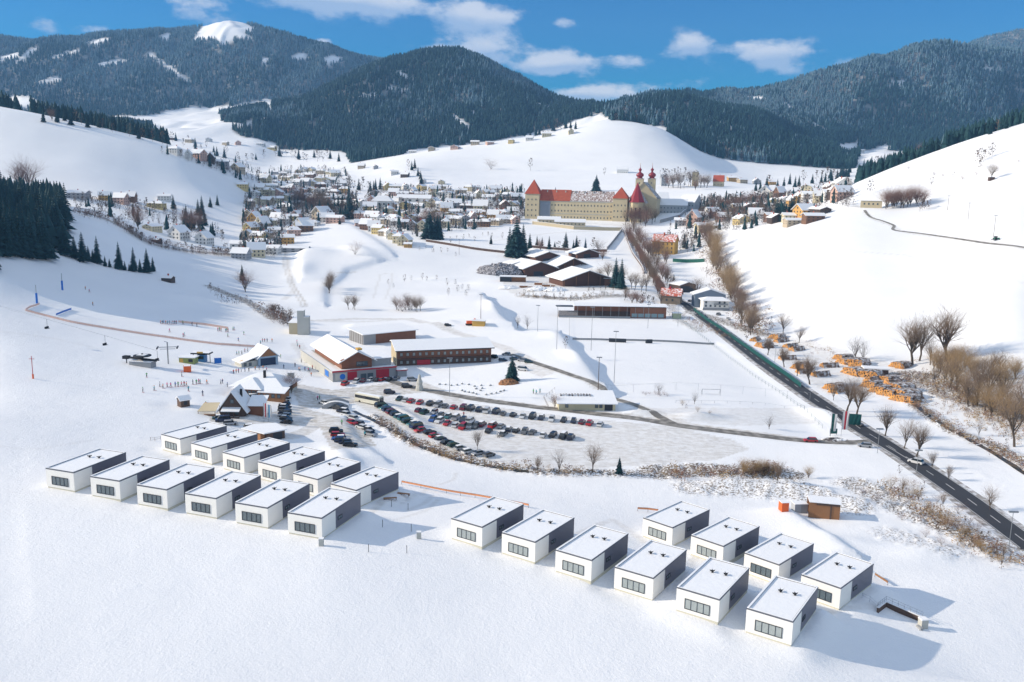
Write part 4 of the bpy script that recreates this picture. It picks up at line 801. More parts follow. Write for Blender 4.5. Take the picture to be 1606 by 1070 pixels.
p = G(946, 448); t = thing('storage_shed', tuple(p), R(-20), 'small brown shed with snowy roof right of the timber halls', 'shed'); w = MB(); w.box(0, 0, -1, 10, 8, 5.5, M['wood']); w.build('wall', None, t); w = MB(); w.box(-.6, -.7, 5.5, 10.6, 8.6, 5.9, M['snowroof']); w.build('roof', None, t)
def heap(px, py, rx, ry, h, mt, label, name='heap', cat='heap', seed=1, rough=.25):
    p = G(px, py); w = MB(); w.mats = [mt]; n1, n2 = 28, 9; rr = random.Random(seed); vs = []; fs = []
    for i in range(n2 + 1):
        q = i / n2
        for j in range(n1):
            a = 2*pi*j/n1; r_ = (1 - q) ; zz = h * (1 - (1-q) ** 2) ** .6 * (1 + rr.uniform(-rough, rough)); vs.append((rx * r_ * cos(a) * (1 + rr.uniform(-rough, rough) * .5), ry * r_ * sin(a) * (1 + rr.uniform(-rough, rough) * .5), zz - .4))
    for i in range(n2):
        for j in range(n1): fs.append((i*n1+j, i*n1+(j+1) % n1, (i+1)*n1+(j+1) % n1, (i+1)*n1+j))
    w.add(vs, fs); o = w.build(name, mt); o.location = tuple(p); tag(o, label, cat); return o
heap(786, 428, 22, 13, 7.5, mat('sawdust_and_snow', (.06, .05, .055), .95, col2=(.6, .6, .63), vscale=1.2), 'large dark snow-streaked heap left of the timber halls', seed=3)
heap(800, 452, 9, 4, 2.5, M['snowroof'], 'small white snow heap before the storage shed', 'snow_heap', seed=4); heap(845, 455, 8, 4, 3, M['snowroof'], 'white snow heap in the middle of the yard', 'snow_heap', seed=5); heap(873, 456, 9, 4, 3, M['snowroof'], 'white snow heap beside the open timber hall', 'snow_heap', seed=6)
for i, (x, y) in enumerate([(838,447),(850,450),(815,452),(890,446),(901,447),(911,446)]):
    p = G(x, y); t = thing('timber_stack', tuple(p), R(-10 + 7 * i), 'low stack of sawn orange timber, %s from the left in the yard' % ordn([2,3,1,4,5,6][i]), 'timber stack', 'sawn timber stacks in the yard'); w = MB(); w.box(0, 0, 0, 6, 2.4, 1.8, M['woodl']).box(6.6, .3, 0, 10, 2.6, 1.1); w.build('boards', None, t); w = MB(); w.box(0, 0, 1.8, 6, 2.4, 2.0, M['snowroof']); w.build('snow_cap', None, t)
# ================================================================== houses east of the yard
t, n_ = site('whitehouse', 'white_villa', 'white two-storey villa with balconies and snowy roofs beside the main road', 'house')
w = MB(); w.box(.3, 0, -1, n_ - 1.5, 11, 6.6, M['render']); w.build('wall', None, t); w = MB(); w.box(-.2, -.6, -1, n_ - 1, -.02, 1.6, M['grey']); w.build('base_wall', None, t)
w = MB(); w.hip(-.8, -1.4, n_ - .5, 11.5, 6.6, 8.6, .6, 5, M['snowroof']); w.build('roof', None, t)
w = MB(); w.walls_gable(-3.5, 13, n_ - 1, 24, -1, 9, 12.5, 'y', mat('bluegrey_wall', (.2, .25, .32), .8, var=.1)); w.build('rear_block', None, t); w = MB(); w.gable(-3.5, 13, n_ - 1, 24, 9, 12.5, .4, 1.2, 'y', M['snowroof']); w.build('rear_roof', None, t)
for i in range(5): put_win(t, small_win, 2 + i * 3.1, 0, 2.3); 
for x in (2, 11, 14.3): put_win(t, small_win, x, 0, 4.6)
w = MB(); w.box(7, -1.4, 3.6, 16.5, -.02, 3.85, M['conc']).box(7, -1.4, 3.85, 16.5, -1.3, 4.8, M['grey']); w.build('balcony', None, t)
w = MB(); w.prism([(-1, 3), (6, 5), (6, 5.3), (-1, 3.3)], n_ - 1.4, n_ + 3, 'x', M['snowroof']); w.build('carport_roof', None, t)
t, n_ = site('darkbarn', 'barn', 'dark grey barn with open front and snowy roof by the bare tree', 'barn')
w = MB(); w.walls_gable(0, 0, n_, 14, -1, 5.5, 7.5, 'y', M['woodd']); w.build('wall', None, t); w = MB(); w.gable(0, 0, n_, 14, 5.5, 7.5, .4, .8, 'y', M['snowroof']); w.build('roof', None, t); w = MB(); w.box(1, -.08, -.5, n_ - 1, -.01, 4.6, M['frame']); w.build('door', None, t)
t, n_ = site('ruin', 'old_farmhouse', 'old brown farmhouse with steep partly bare red roof by the road bend', 'house')
w = MB(); w.walls_gable(0, 0, n_, 12, -1, 6.5, 9.5, 'x', mat('stained_wall', (.3, .24, .18), .9, var=.5, vscale=.3)); w.build('wall', None, t); w = MB(); w.gable(0, 0, n_, 12, 6.5, 10.5, .35, .8, 'x', M['tilesnow']); rf = w.build('roof', None, t); w = MB(); w.box(5, 5, 9.5, 6, 6, 12, M['red']); w.build('chimney', None, rf)
for x in (4, 8): put_win(t, small_win, x, 0, 2.5)
t, n_ = site('yellowhouse', 'yellow_house', 'tall ochre yellow house with red tiled roof beyond the avenue', 'house')
w = MB(); w.walls_gable(0, 0, n_, 14, -1, 12, 17, 'x', M['yellow']); w.build('wall', None, t); w = MB(); w.gable(0, 0, n_, 14, 12, 17.5, .4, .9, 'x', M['tilesnow']); rf = w.build('roof', None, t); w = MB(); w.box(9, 5, 15, 10.4, 6.4, 19.5, M['tile']); w.build('chimney', None, rf)
for j in range(3):
    for i in range(5): put_win(t, tall_win, 2.2 + i * 4.1, 0, 1.2 + j * 3.6)
t, n_ = site('farm', 'farmhouse', 'large pale farmhouse with snowy gable roof on the right hillside', 'house')
w = MB(); w.walls_gable(0, 0, n_, 13, -2, 6.5, 13, 'x', M['beige']); w.build('wall', None, t); w = MB(); w.gable(0, 0, n_, 13, 6.5, 13, .4, .7, 'x', M['snowroof']); w.build('roof', None, t)
for i in range(4): put_win(t, small_win, 3 + i * 3.4, 0, 2.6)
# ================================================================== the abbey
t, n_ = site('abbey', 'abbey', 'huge cream baroque abbey with long window rows, red pyramid tower and patchy red roof', 'abbey')
aw = M['abbey']; E_ = 22.0
w = MB(); w.box(17, 1, -8, 104, 16, E_, aw); w.build('main_wing', None, t)
w = MB(); w.box(17, .6, E_ - 1.2, 104, 1, E_, M['conc']).box(17, .7, 6.5, 104, 1, 7.1); w.build('cornice', None, t)
w = MB(); w.gable(17.2, .8, 53, 16.2, E_, E_ + 12, .5, .4, 'x', M['redtile']); w.build('roof', None, t)
w = MB(); w.gable(53.6, .8, 103.8, 16.2, E_, E_ + 11, .5, .2, 'x', M['browntile']); rf2 = w.build('roof', None, t)
for i in range(7): w = MB(); w.box(24 + i * 11, 6.5, E_ + 6, 25.2 + i * 11, 8, E_ + 11.5, M['conc']); w.build('chimney', None, t)
def tower_(x0, y0, x1, y1, zt, za, roofm, lab='tower'):
    w = MB(); w.box(x0, y0, -8, x1, y1, zt, aw); tw = w.build(lab, None, t); w = MB(); w.hip(x0, y0, x1, y1, zt, za, .9, None, M[roofm]); r_ = w.build('tower_roof', None, tw); return tw
tw = tower_(0, -3, 16.8, 14, 29, 46, 'tile'); 
w = MB(); w.hip(0.5, -2.8, 2, 12, 29.2, 30, .2, None, M['snowroof'])
for j in range(4):
    for i in range(3): put_win(tw, tall_win, 3.5 + i * 4.8, -3, 3 + j * 6.2)
tw2 = tower_(104.2, -4, 121, 14, 26, 39, 'tile')
for j in range(3):
    for i in range(4): put_win(tw2, tall_win, 106.3 + i * 4.1, -4, 4 + j * 6.6)
for j in range(3):
    for i in range(22): put_win(t, tall_win, 20 + i * 3.9, 1, [2, 9.2, 15.8][j])
w = MB(); w.mats = [mat('glass_scaffold', (.25, .28, .33), .4, var=.2, wave=('X', 2, .7))]; w.box(17.1, -.2, 0, 30, .55, E_ - 1.5); w.build('scaffold', None, t)
# choir with steep red roof
w = MB(); oct_ = [(131 + 8.5 * cos(a), 2 + 8.5 * sin(a)) for a in np.linspace(pi + .39, 3 * pi + .39 - pi/4, 8)]; w.prism(oct_, -8, 22, 'z', aw); w.walls_gable(122.6, 9, 139.4, 40, -8, 22, 34, 'y'); ch = w.build('choir', None, t)
w = MB(); w.mats = [M['tile'], M['onion']]; w.add([(131 + 9.6 * cos(a), 2 + 9.6 * sin(a), 22) for a in np.linspace(pi + .39, 3 * pi + .39 - pi/4, 8)] + [(131, 5, 45)], [(i, (i+1) % 8, 8) for i in range(8)], M['onion']); w.build('choir_roof', None, ch)
w = MB(); w.gable(122.6, 8, 139.4, 40, 22, 34, .5, .9, 'y', M['darktile']); w.build('nave_roof', None, t)
w = MB(); w.walls_gable(118, 40.1, 150, 84, -8, 27, 45, 'y', aw); w.build('nave', None, t); w = MB(); w.gable(118, 40.1, 150, 84, 27, 45, .5, .9, 'y', M['darktile']); w.build('nave_roof', None, t)
for a in (-2.2, -1.57, -.94): w = MB(); w.box(-.9, -.12, 0, .9, 0, 12, M['frame']); o = w.build('window', None, ch); o.location = (131 + 8.0 * cos(a), 2 + 8.0 * sin(a), 4); o.rotation_euler = (0, 0, a + pi/2)
def onion(px, py, d, label):
    b = AT(px, py, d); z0 = float(HF(b[0], b[1])); t2 = thing('church_tower', (b[0], b[1], z0), R(-15), label, 'church tower'); zt = b[2] - z0
    w = MB(); w.box(-4.7, -4.7, -6, 4.7, 4.7, zt, aw).box(-5.1, -5.1, zt, 5.1, 5.1, zt + .7, M['conc']); s_ = w.build('tower_shaft', None, t2)
    w = MB(); k = zt + .7; w.lathe([(4.8,k),(3.2,k+1.1),(3.0,k+1.7),(4.6,k+2.9),(5.0,k+4.4),(4.4,k+6),(2.4,k+7.3),(1.3,k+8),(1.3,k+9.6),(2.1,k+10.5),(2.1,k+11.5),(1.0,k+12.6),(.35,k+13.8),(.12,k+18)], 16, M['onion']); w.build('onion_dome', None, t2, smooth=False)
    w = MB(); w.box(-.1, -.9, k + 18.4, .1, .9, k + 18.7, M['yellow']).box(-.12, -.12, k + 17, .12, .12, k + 19.6); w.build('cross', None, t2)
    for j in range(2): put_win(t2, tall_win, 0, -4.7, zt - 6 - j * 8); put_win(t2, tall_win, -4.7, 0, zt - 6 - j * 8, -pi/2)
    return t2
onion(1003.5, 281, 1120, 'left one of the two abbey church towers with dark red onion domes'); onion(1022.5, 281, 1120, 'right one of the two abbey church towers with dark red onion domes')
# wings right of the church, castle tower and chapel
def block(px, py, d, w_, dep, h, rh, yaw, wallm, roofm, label, name='wing', cat='building', nw=5, rows=2, hip=False, pxh=None):
    p = G(px, py) if d is None else np.array(AT(px, py, d)); t = thing(name, tuple(p), R(yaw), label, cat); w = MB()
    (w.box(0, 0, -6, w_, dep, h, wallm) if hip else w.walls_gable(0, 0, w_, dep, -6, h, h + rh, 'x', wallm)); w.build('wall', None, t)
    w = MB(); (w.hip(0, 0, w_, dep, h, h + rh, .6, None, roofm) if hip else w.gable(0, 0, w_, dep, h, h + rh, .4, .6, 'x', roofm)); w.build('roof', None, t)
    for j in range(rows):
        for i in range(nw): put_win(t, small_win, w_ * (i + .6) / (nw + .2), 0, 1.5 + j * (h - 1) / rows)
    return t
pale = mat('pale_grey_render', (.42, .44, .46), .85, var=.12)
block(1028, 335, None, 38, 13, 11, 7, -12, pale, M['snowroof'], 'long pale grey abbey wing with snowy roof right of the choir', 'abbey_wing', nw=9)
block(1064, 332, None, 20, 30, 12, 9, -30, pale, M['snowroof'], 'steep-roofed grey abbey corner house with snowy roof', 'abbey_wing', nw=5)
block(1035, 322, None, 12, 22, 9, 8, 0, pale, M['snowroof'], 'small blue grey gabled house tucked behind the abbey wing', 'abbey_wing', nw=2)
t = block(1085, 292, None, 10, 10, 22, 4, -10, aw, M['darktile'], 'square cream castle tower on the hillock behind the abbey', 'castle_tower', 'tower', 2, 3, True)
block(1037, 292, None, 10, 9, 13, 5, 5, pale, M['darktile'], 'ruined grey chapel among bare trees behind the abbey', 'chapel', 'chapel', 2, 1)
block(1118, 292, None, 16, 12, 8, 9, -20, aw, M['tile'], 'house with bright orange roof below the castle tower', 'house', 'house', 3, 1)
block(967, 272, None, 20, 12, 7, 5, -10, M['render'], M['snowroof'], 'white farmhouse alone on the snowy slope behind the church towers', 'farmhouse', 'house', 5, 1)
# long garden wall and outbuildings in front of the abbey
block(843, 350, None, 26, 9, 4.5, 3, -6, M['beige'], M['snowroof'], 'low cream gatehouse building in front of the abbey, left end', 'outbuilding', 'building', 6, 1)
block(870, 354, None, 34, 8, 4.5, 3, -6, M['beige'], M['snowroof'], 'low cream outbuilding with red gable before the abbey centre', 'outbuilding', 'building', 8, 1)
def wall_(pts, h, label, mt='beige', th=.5, cat='wall'):
    P = []
    for a, b in zip(pts[:-1], pts[1:]):
        pa, pb = G(*a), G(*b); k = max(1, int(np.hypot(*(pb-pa)[:2]) / 8))
        for i in range(k): q = pa + (pb - pa) * i / k; P.append((q[0], q[1], float(HF(q[0], q[1]))))
    P.append(tuple(G(*pts[-1]))); o = P[0]; t = thing('garden_wall', o, 0, label, cat); w = MB(); c_ = MB(); w.mats = [M[mt]]; c_.mats = [M['snowroof']]
    for a, b in zip(P[:-1], P[1:]):
        a = np.array(a) - o; b = np.array(b) - o; dx, dy = b[0]-a[0], b[1]-a[1]; q = math.hypot(dx, dy) or 1; nx, ny = -dy/q*th/2, dx/q*th/2
        for g, z0, z1, e in ((w, -1, h, 1), (c_, h, h + .25, 1.3)):
            g.add([(a[0]+nx*e, a[1]+ny*e, a[2]+z0), (b[0]+nx*e, b[1]+ny*e, b[2]+z0), (b[0]-nx*e, b[1]-ny*e, b[2]+z0), (a[0]-nx*e, a[1]-ny*e, a[2]+z0), (a[0]+nx*e, a[1]+ny*e, a[2]+z1), (b[0]+nx*e, b[1]+ny*e, b[2]+z1), (b[0]-nx*e, b[1]-ny*e, b[2]+z1), (a[0]-nx*e, a[1]-ny*e, a[2]+z1)],
                  [(0,3,2,1),(4,5,6,7),(0,1,5,4),(1,2,6,5),(2,3,7,6),(3,0,4,7)])
    w.build('wall_body', None, t); c_.build('snow_cap', None, t)
wall_([(835,352),(900,360),(975,362)], 3.5, 'long cream garden wall running below the abbey outbuildings'); wall_([(976,362),(966,375),(952,392)], 3, 'grey garden wall slanting down from the abbey corner', 'grey'); wall_([(978,362),(992,398),(1010,430)], 1.6, 'dark field wall beside the avenue of bare trees', 'woodd')
wall_([(830,388),(900,394),(952,395)], 2.2, 'brown orchard wall behind the timber yard', 'woodd'); wall_([(668,379),(740,391),(800,398)], 2.2, 'dark garden wall left of the tall conifer clump', 'woodd'); wall_([(1035,350),(1065,342),(1090,322)], 4, 'curving pale wall climbing behind the abbey', 'grey')
# ================================================================== village houses
def unit_house(kind):
    w = MB(); w.mats = [M['paint'], M['frame']]; r_ = MB(); zr = {'steep': 1.75, 'low': 1.4, 'hip': 1.55}[kind]
    if kind == 'hip': w.box(-.5, -.5, -.6, .5, .5, 1, M['paint']); r_.hip(-.5, -.5, .5, .5, .99, zr, .07, .3)
    else:
        w.walls_gable(-.5, -.5, .5, .5, -.6, 1, zr, 'x', M['paint']); r_.gable(-.5, -.5, .5, .5, 1, zr, .05, .08, 'x')
    for s in (-1, 1):
        for j in range(2):
            for i in range(4):
                x = -.36 + i * .24; y = .503 * s; z0 = .14 + j * .44; a = [(x-.045, y, z0), (x+.045, y, z0), (x+.045, y, z0+.2), (x-.045, y, z0+.2)]
                w.add(a if s < 0 else a[::-1], [(0, 1, 2, 3)], M['frame'])
            for i in range(3):
                y = -.3 + i * .3; x = .503 * s; z0 = .14 + j * .44; a = [(x, y-.05, z0), (x, y+.05, z0), (x, y+.05, z0+.2), (x, y-.05, z0+.2)]
                w.add(a if s > 0 else a[::-1], [(0, 1, 2, 3)], M['frame'])
        if kind != 'hip':
            x = .503 * s; a = [(x, -.06, 1.08), (x, .06, 1.08), (x, .06, 1.3), (x, -.06, 1.3)]; w.add(a if s > 0 else a[::-1], [(0, 1, 2, 3)], M['frame'])
    return w.mesh('wall'), {k: (r_.mesh('roof', M[k])) for k in ('snowroof', 'tilesnow', 'darktile', 'browntile', 'tile')}, zr
UH = {k: unit_house(k) for k in ('steep', 'low', 'hip')}
CH = MB().box(-.5, -.5, 0, .5, .5, 1).mesh('chimney', M['tile'])
WC = [('white', (.72, .71, .68)), ('cream', (.62, .55, .38)), ('pale yellow', (.66, .52, .24)), ('beige', (.5, .42, .31)), ('pinkish', (.6, .4, .33)), ('brown timber', (.2, .11, .07)), ('grey', (.36, .37, .39)), ('dark timber', (.09, .065, .055)), ('ochre', (.58, .34, .11))]
WP = [.28, .17, .07, .15, .1, .08, .07, .04, .04]
RN = {'snowroof': 'snowy roof', 'tilesnow': 'snow-patched red roof', 'darktile': 'snow-dusted dark roof', 'browntile': 'snow-streaked brown roof', 'tile': 'bare red roof'}
def house(p, w_, d_, h, yaw, wc, roof, kind, label, group=None, chim=True):
    t = thing('house', (p[0], p[1], p[2] - .2), yaw, label, 'house', group); wm_, rm, zr = UH[kind]
    inst('wall', wm_, t, sc=(w_, d_, h), color=wc); r_ = inst('roof', rm[roof], t, sc=(w_, d_, h))
    if chim: inst('chimney', CH, t, (w_ * random.uniform(-.25, .25), d_ * .15, h * 1.3), sc=(.8, .8, h * zr - h * 1.3 + 1.3))
    return t
HOUSES = []
def hrow(rowname, pts, n, size=(9, 13), roofw=(.62, .1, .15, .13), yawj=25, yaw0=0, hh=(4.5, 7)):
    seg = [math.hypot(b[0]-a[0], b[1]-a[1]) for a, b in zip(pts[:-1], pts[1:])]; tot_ = sum(seg)
    for i in range(n):
        s = (i + .5 + random.uniform(-.22, .22)) / n * tot_; k = 0
        while k < len(seg) - 1 and s > seg[k]: s -= seg[k]; k += 1
        q = s / seg[k]; px = pts[k][0] + (pts[k+1][0]-pts[k][0]) * q; py = pts[k][1] + (pts[k+1][1]-pts[k][1]) * q + random.uniform(-3.2, 3.2)
        p = G(px, py, ymin=560); 
        if any(math.hypot(p[0]-a[0], p[1]-a[1]) < 9 for a in HOUSES): p = G(px + 3, py + 2, ymin=560)
        HOUSES.append(p); nm, wc = WC[rng.choice(len(WC), p=np.array(WP) / sum(WP))]; roof = ['snowroof', 'tilesnow', 'darktile', 'browntile'][rng.choice(4, p=np.array(roofw) / sum(roofw))]
        w_ = random.uniform(*size) * 1.3; yaw = R(yaw0 + random.uniform(-yawj, yawj)) + (pi/2 if random.random() < .45 else 0)
        house(p, w_, w_ * random.uniform(.65, .85), random.uniform(*hh), yaw, wc, roof, random.choice(['steep', 'steep', 'low', 'low', 'hip']), '%s house with %s, %s from left in %s' % (nm, RN[roof], ordn(i+1), rowname), 'houses of the village')
one = [ ((124,311),20,11,6,-5,6,'snowroof','low','large brown barn-like house with snowy roof at the foot of left hill'),((165,313),12,9,5,20,8,'snowroof','steep','orange timber house at the foot of the left hill'),((188,318),17,9,6,-15,4,'snowroof','steep','pinkish house with snowy roof beside the yellow one'),((206,316),10,8,6,0,5,'browntile','steep','small red brown house wedged between pinkish and yellow houses'),
 ((246,326),17,10,5,-4,2,'snowroof','hip','bright yellow house with snowy hipped roof below left hill'),((258,314),13,9,5,10,0,'snowroof','low','white house just behind the bright yellow one'),((239,362),14,10,4.5,75,1,'snowroof','low','cream gabled house beside the lane left of the village'),((281,375),13,13,7,70,0,'snowroof','steep','steep white gabled house by the lane left of the village'),((321,383),11,12,6.5,75,0,'snowroof','steep','white gabled house with snowy porch near the lane bend'),
 ((384,392),22,12,6,-5,0,'snowroof','low','long white house with broad snowy roof at the village edge'),((408,388),12,10,6,0,6,'darktile','low','grey green house beside the long white village edge house'),((246,381),7,5,3,-20,7,'snowroof','low','small dark barn on the shaded slope below the lane'),((264,442),7,5,3,-10,7,'snowroof','low','small dark log hut below the conifers on the shaded slope'),
 ((381,296),13,10,6,5,2,'snowroof','low','pale yellow house with snowy roof on the little knoll'),((12,166),26,12,6,-15,0,'snowroof','low','white farm with wide snowy roofs on top of left hill'),((400,352),14,12,8,80,8,'tilesnow','steep','orange gabled house with red roof in the left village'),((412,362),14,10,9,70,1,'tilesnow','steep','tall cream gabled house with red roof in left village'),
 ((505,345),20,14,9,65,3,'tilesnow','steep','big beige gabled house with red-edged roof above the sloping meadow'),((475,362),14,12,8,60,1,'browntile','steep','cream gabled house with brown roof above the sloping meadow'),((754,333),17,12,9,-8,1,'tile','steep','house with bright red roof in the middle of town'),((600,330),24,14,12,0,0,'snowroof','hip','large white town house with hipped snowy roof'),((650,322),40,14,10,-3,0,'snowroof','low','long white flat-roofed school building in the town'),
 ((700,335),14,12,8,10,8,'tilesnow','steep','ochre town house with red snowy roof near the school'),((455,395),30,9,4,2,6,'snowroof','low','long low grey garage block beside the village road'),((640,388),7,6,3.5,0,8,'snowroof','low','small orange hut at the end of the meadow edge'),((1088,352),15,12,9,60,4,'snowroof','steep','pinkish gabled house right of the avenue beyond the abbey'),((1108,362),22,12,6,10,1,'darktile','low','cream house with dark snowy roof near the stream trees'),
 ((1245,352),16,9,4,8,3,'snowroof','low','low beige barn on the crest of the right field'),((1215,345),18,10,5,5,5,'snowroof','low','brown barn with snowy roof beside the dark conifers'),((1275,347),16,9,5,6,5,'browntile','low','brown shed at the edge of the right field'),((1200,310),18,14,9,65,0,'snowroof','steep','large white gabled house in the right village'),((1222,312),12,10,9,30,5,'tile','steep','house with dark red roof in the right village'),
 ((1348,238),26,10,5,0,0,'snowroof','low','far white farmhouse on the meadow between wooded hills'),((1240,346),14,8,5,0,1,'snowroof','low','cream cottage beside the conifers above the right field'),((1320,312),16,12,7,15,4,'tilesnow','steep','pinkish house with red roof left of the hillside farmhouse') ]
for (q, w_, d_, h, yw, wc, roof, kind, lab) in one:
    p = G(*q); HOUSES.append(p); house(p, w_, d_, h, R(yw), WC[wc][1], roof, kind, lab)
hrow('the lower left lane', [(370,405),(440,398)], 3, (9, 12)); hrow('the crowded left lane', [(390,366),(425,352),(450,348),(470,342)], 8, (9, 12), (.4,.2,.2,.2)); hrow('the brown town row', [(465,322),(500,318),(560,328)], 10, (9, 13), (.45,.1,.25,.2)); hrow('the central mixed row', [(575,346),(640,350),(690,346),(760,346),(815,344)], 14, (8, 12), (.5,.15,.2,.15)); hrow('the garden row', [(385,376),(440,368)], 4); hrow('the left terrace row', [(380,345),(452,332)], 6); hrow('the gabled meadow row', [(440,388),(462,368),(490,352),(535,346)], 6, (10, 14), (.45, .25, .1, .2))
hrow('the slope edge row', [(562,354),(600,369),(638,384)], 9, (7, 11), (.7, .05, .2, .05)); hrow('the orchard row', [(560,342),(620,352),(668,364)], 8); hrow('the tall conifer row', [(690,354),(740,353),(812,350)], 8)
hrow('the lowest town row', [(570,333),(640,338),(700,341),(760,341),(815,338)], 16, (9, 14), (.42, .32, .1, .16)); hrow('the middle town row', [(560,321),(640,324),(720,326),(815,325)], 18, (10, 15), (.4, .35, .08, .17)); hrow('the upper town row', [(580,309),(660,308),(740,312),(818,314)], 16, (10, 14), (.5, .2, .15, .15)); hrow('the topmost town row', [(600,300),(700,301),(800,304)], 14, (9, 14))
dense = (.75, .05, .15, .05)
hrow('the first left village row', [(385,322),(430,316),(490,312),(552,315)], 12, (9, 13), dense); hrow('the second left village row', [(392,309),(460,303),(545,305)], 12, (9, 13), dense); hrow('the third left village row', [(398,297),(470,291),(545,296)], 12, (9, 13), dense); hrow('the fourth left village row', [(410,286),(470,280),(540,286)], 11, (9, 14), dense); hrow('the farthest left village row', [(425,274),(480,270),(530,277)], 9, (10, 14), dense)
hrow('the field edge row', [(1150,350),(1205,346),(1262,338),(1300,330)], 6); hrow('the second right row', [(1150,332),(1230,322),(1322,308)], 12, (10, 14), (.5, .2, .1, .2)); hrow('the third right row', [(1160,314),(1260,304),(1330,297)], 9, (10, 14), (.6, .2, .1, .1)); hrow('the abbey wing row', [(1060,358),(1110,342),(1145,345)], 5); hrow('the hillfoot hamlet', [(1095,284),(1160,286),(1215,290)], 6)
hrow('the hill crest farms', [(635,243),(700,233),(760,227),(850,216),(905,209)], 9, (10, 15)); hrow('the far valley farms', [(262,222),(340,225),(420,228),(440,240)], 7, (11, 16)); hrow('the abbey hill cottages', [(556,262),(610,268),(660,285),(700,290)], 6)
hrow('the lane behind left hill', [(265,240),(320,252),(380,272)], 6, (9, 13))
# ================================================================== roads as sheets on the ground
def ribbon(name, pts, w, mt, off=.07, kind='structure', step=2.0, lat=0.0, smooth=True, dash=None):
    P = [G(*p)[:2] for p in pts]
    if smooth:
        Q = []
        for i in range(len(P) - 1):
            p0, p1, p2, p3 = P[max(i-1, 0)], P[i], P[i+1], P[min(i+2, len(P)-1)]; k = max(2, int(np.linalg.norm(p2 - p1) / step))
            for j in range(k):
                t = j / k; Q.append(.5 * ((2*p1) + (-p0+p2)*t + (2*p0-5*p1+4*p2-p3)*t*t + (-p0+3*p1-3*p2+p3)*t**3))
        Q.append(P[-1]); P = Q
    P = np.array(P); T = np.gradient(P, axis=0); T /= np.linalg.norm(T, axis=1)[:, None]; Nn = np.stack([-T[:, 1], T[:, 0]], 1)
    nc = 5 if w > 1 else 2; g = MB(); g.mats = [mt]; vs = []
    for i in range(len(P)):
        for c in np.linspace(-.5, .5, nc):
            q = P[i] + Nn[i] * (lat + c * w); vs.append((q[0], q[1], float(HF(q[0], q[1])) + off))
    s_ = np.concatenate([[0], np.cumsum(np.linalg.norm(np.diff(P, axis=0), axis=1))]); fs = []
    for i in range(len(P) - 1):
        if dash and (s_[i] % (dash[0] + dash[1])) > dash[0]: continue
        for c in range(nc - 1): fs.append((i*nc+c, (i+1)*nc+c, (i+1)*nc+c+1, i*nc+c+1)[::-1])
    g.add(vs, fs); o = g.build(name, mt); tag(o, kind=kind); return o
asphalt = mat('asphalt', (.05, .052, .06), .8, var=.3, vscale=.15, coords='World'); wetroad = mat('packed_snow_road', (.15, .14, .125), .75, col2=(.32, .3, .27), vscale=.35, coords='World'); white = mat('road_paint', (.7, .7, .7), .7, var=.3, vscale=.5); water = mat('brook_water', (.035, .04, .035), .15, col2=(.12, .09, .06), vscale=.4, coords='World'); slush = mat('roadside_slush', (.3, .28, .26), .85, col2=(.7, .71, .74), vscale=.5, coords='World')
road = [(1050,462),(1068,474),(1085,486),(1110,504),(1150,534),(1200,572),(1250,607),(1300,641),(1345,670),(1400,704),(1450,737),(1500,771),(1550,807),(1606,849),(1680,905),(1760,968),(1850,1040)]
ribbon('road_shoulder', road, 10.5, slush, .04); ribbon('main_road', road, 7.2, asphalt, .11)
ribbon('road_markings', road, .22, white, .15, lat=3.3, step=1.5); ribbon('road_markings', road, .22, white, .15, lat=-3.3, step=1.5); ribbon('road_markings', road, .22, white, .16, dash=(5, 7), step=1.0)
ribbon('road_markings', [(1385,700),(1400,709),(1418,720)], .25, white, .17, lat=1.0, step=1.5); ribbon('road_markings', [(1385,700),(1400,709),(1418,720)], .25, white, .17, lat=-1.3, step=1.5)
ribbon('avenue_road', [(985,364),(1000,388),(1015,412),(1032,440),(1050,462)], 5, mat('brown_lane', (.12, .09, .075), .9, var=.4, vscale=.3), .1)
acc = [(610,596),(640,606),(700,618),(760,628),(820,636),(880,643),(940,650),(1000,657),(1060,667),(1120,675),(1180,682),(1250,690),(1310,694),(1350,694),(1372,692)]
ribbon('access_road', acc, 4.6, wetroad, .08); ribbon('lane', [(800,556),(850,573),(900,590),(950,612),(1000,637),(1040,657),(1062,667)], 3.2, wetroad, .1)
ribbon('lane', [(1356,330),(1366,341),(1385,347),(1402,354),(1402,361),(1440,366),(1490,373),(1550,382),(1620,392)], 2.2, wetroad, .12)
ribbon('brook', [(1395,592),(1420,620),(1450,648),(1480,668),(1520,690),(1560,712),(1610,745)], 1.8, water, .1); ribbon('brook', [(555,645),(600,668),(650,697),(700,715),(760,730),(830,741)], 1.6, water, .1)
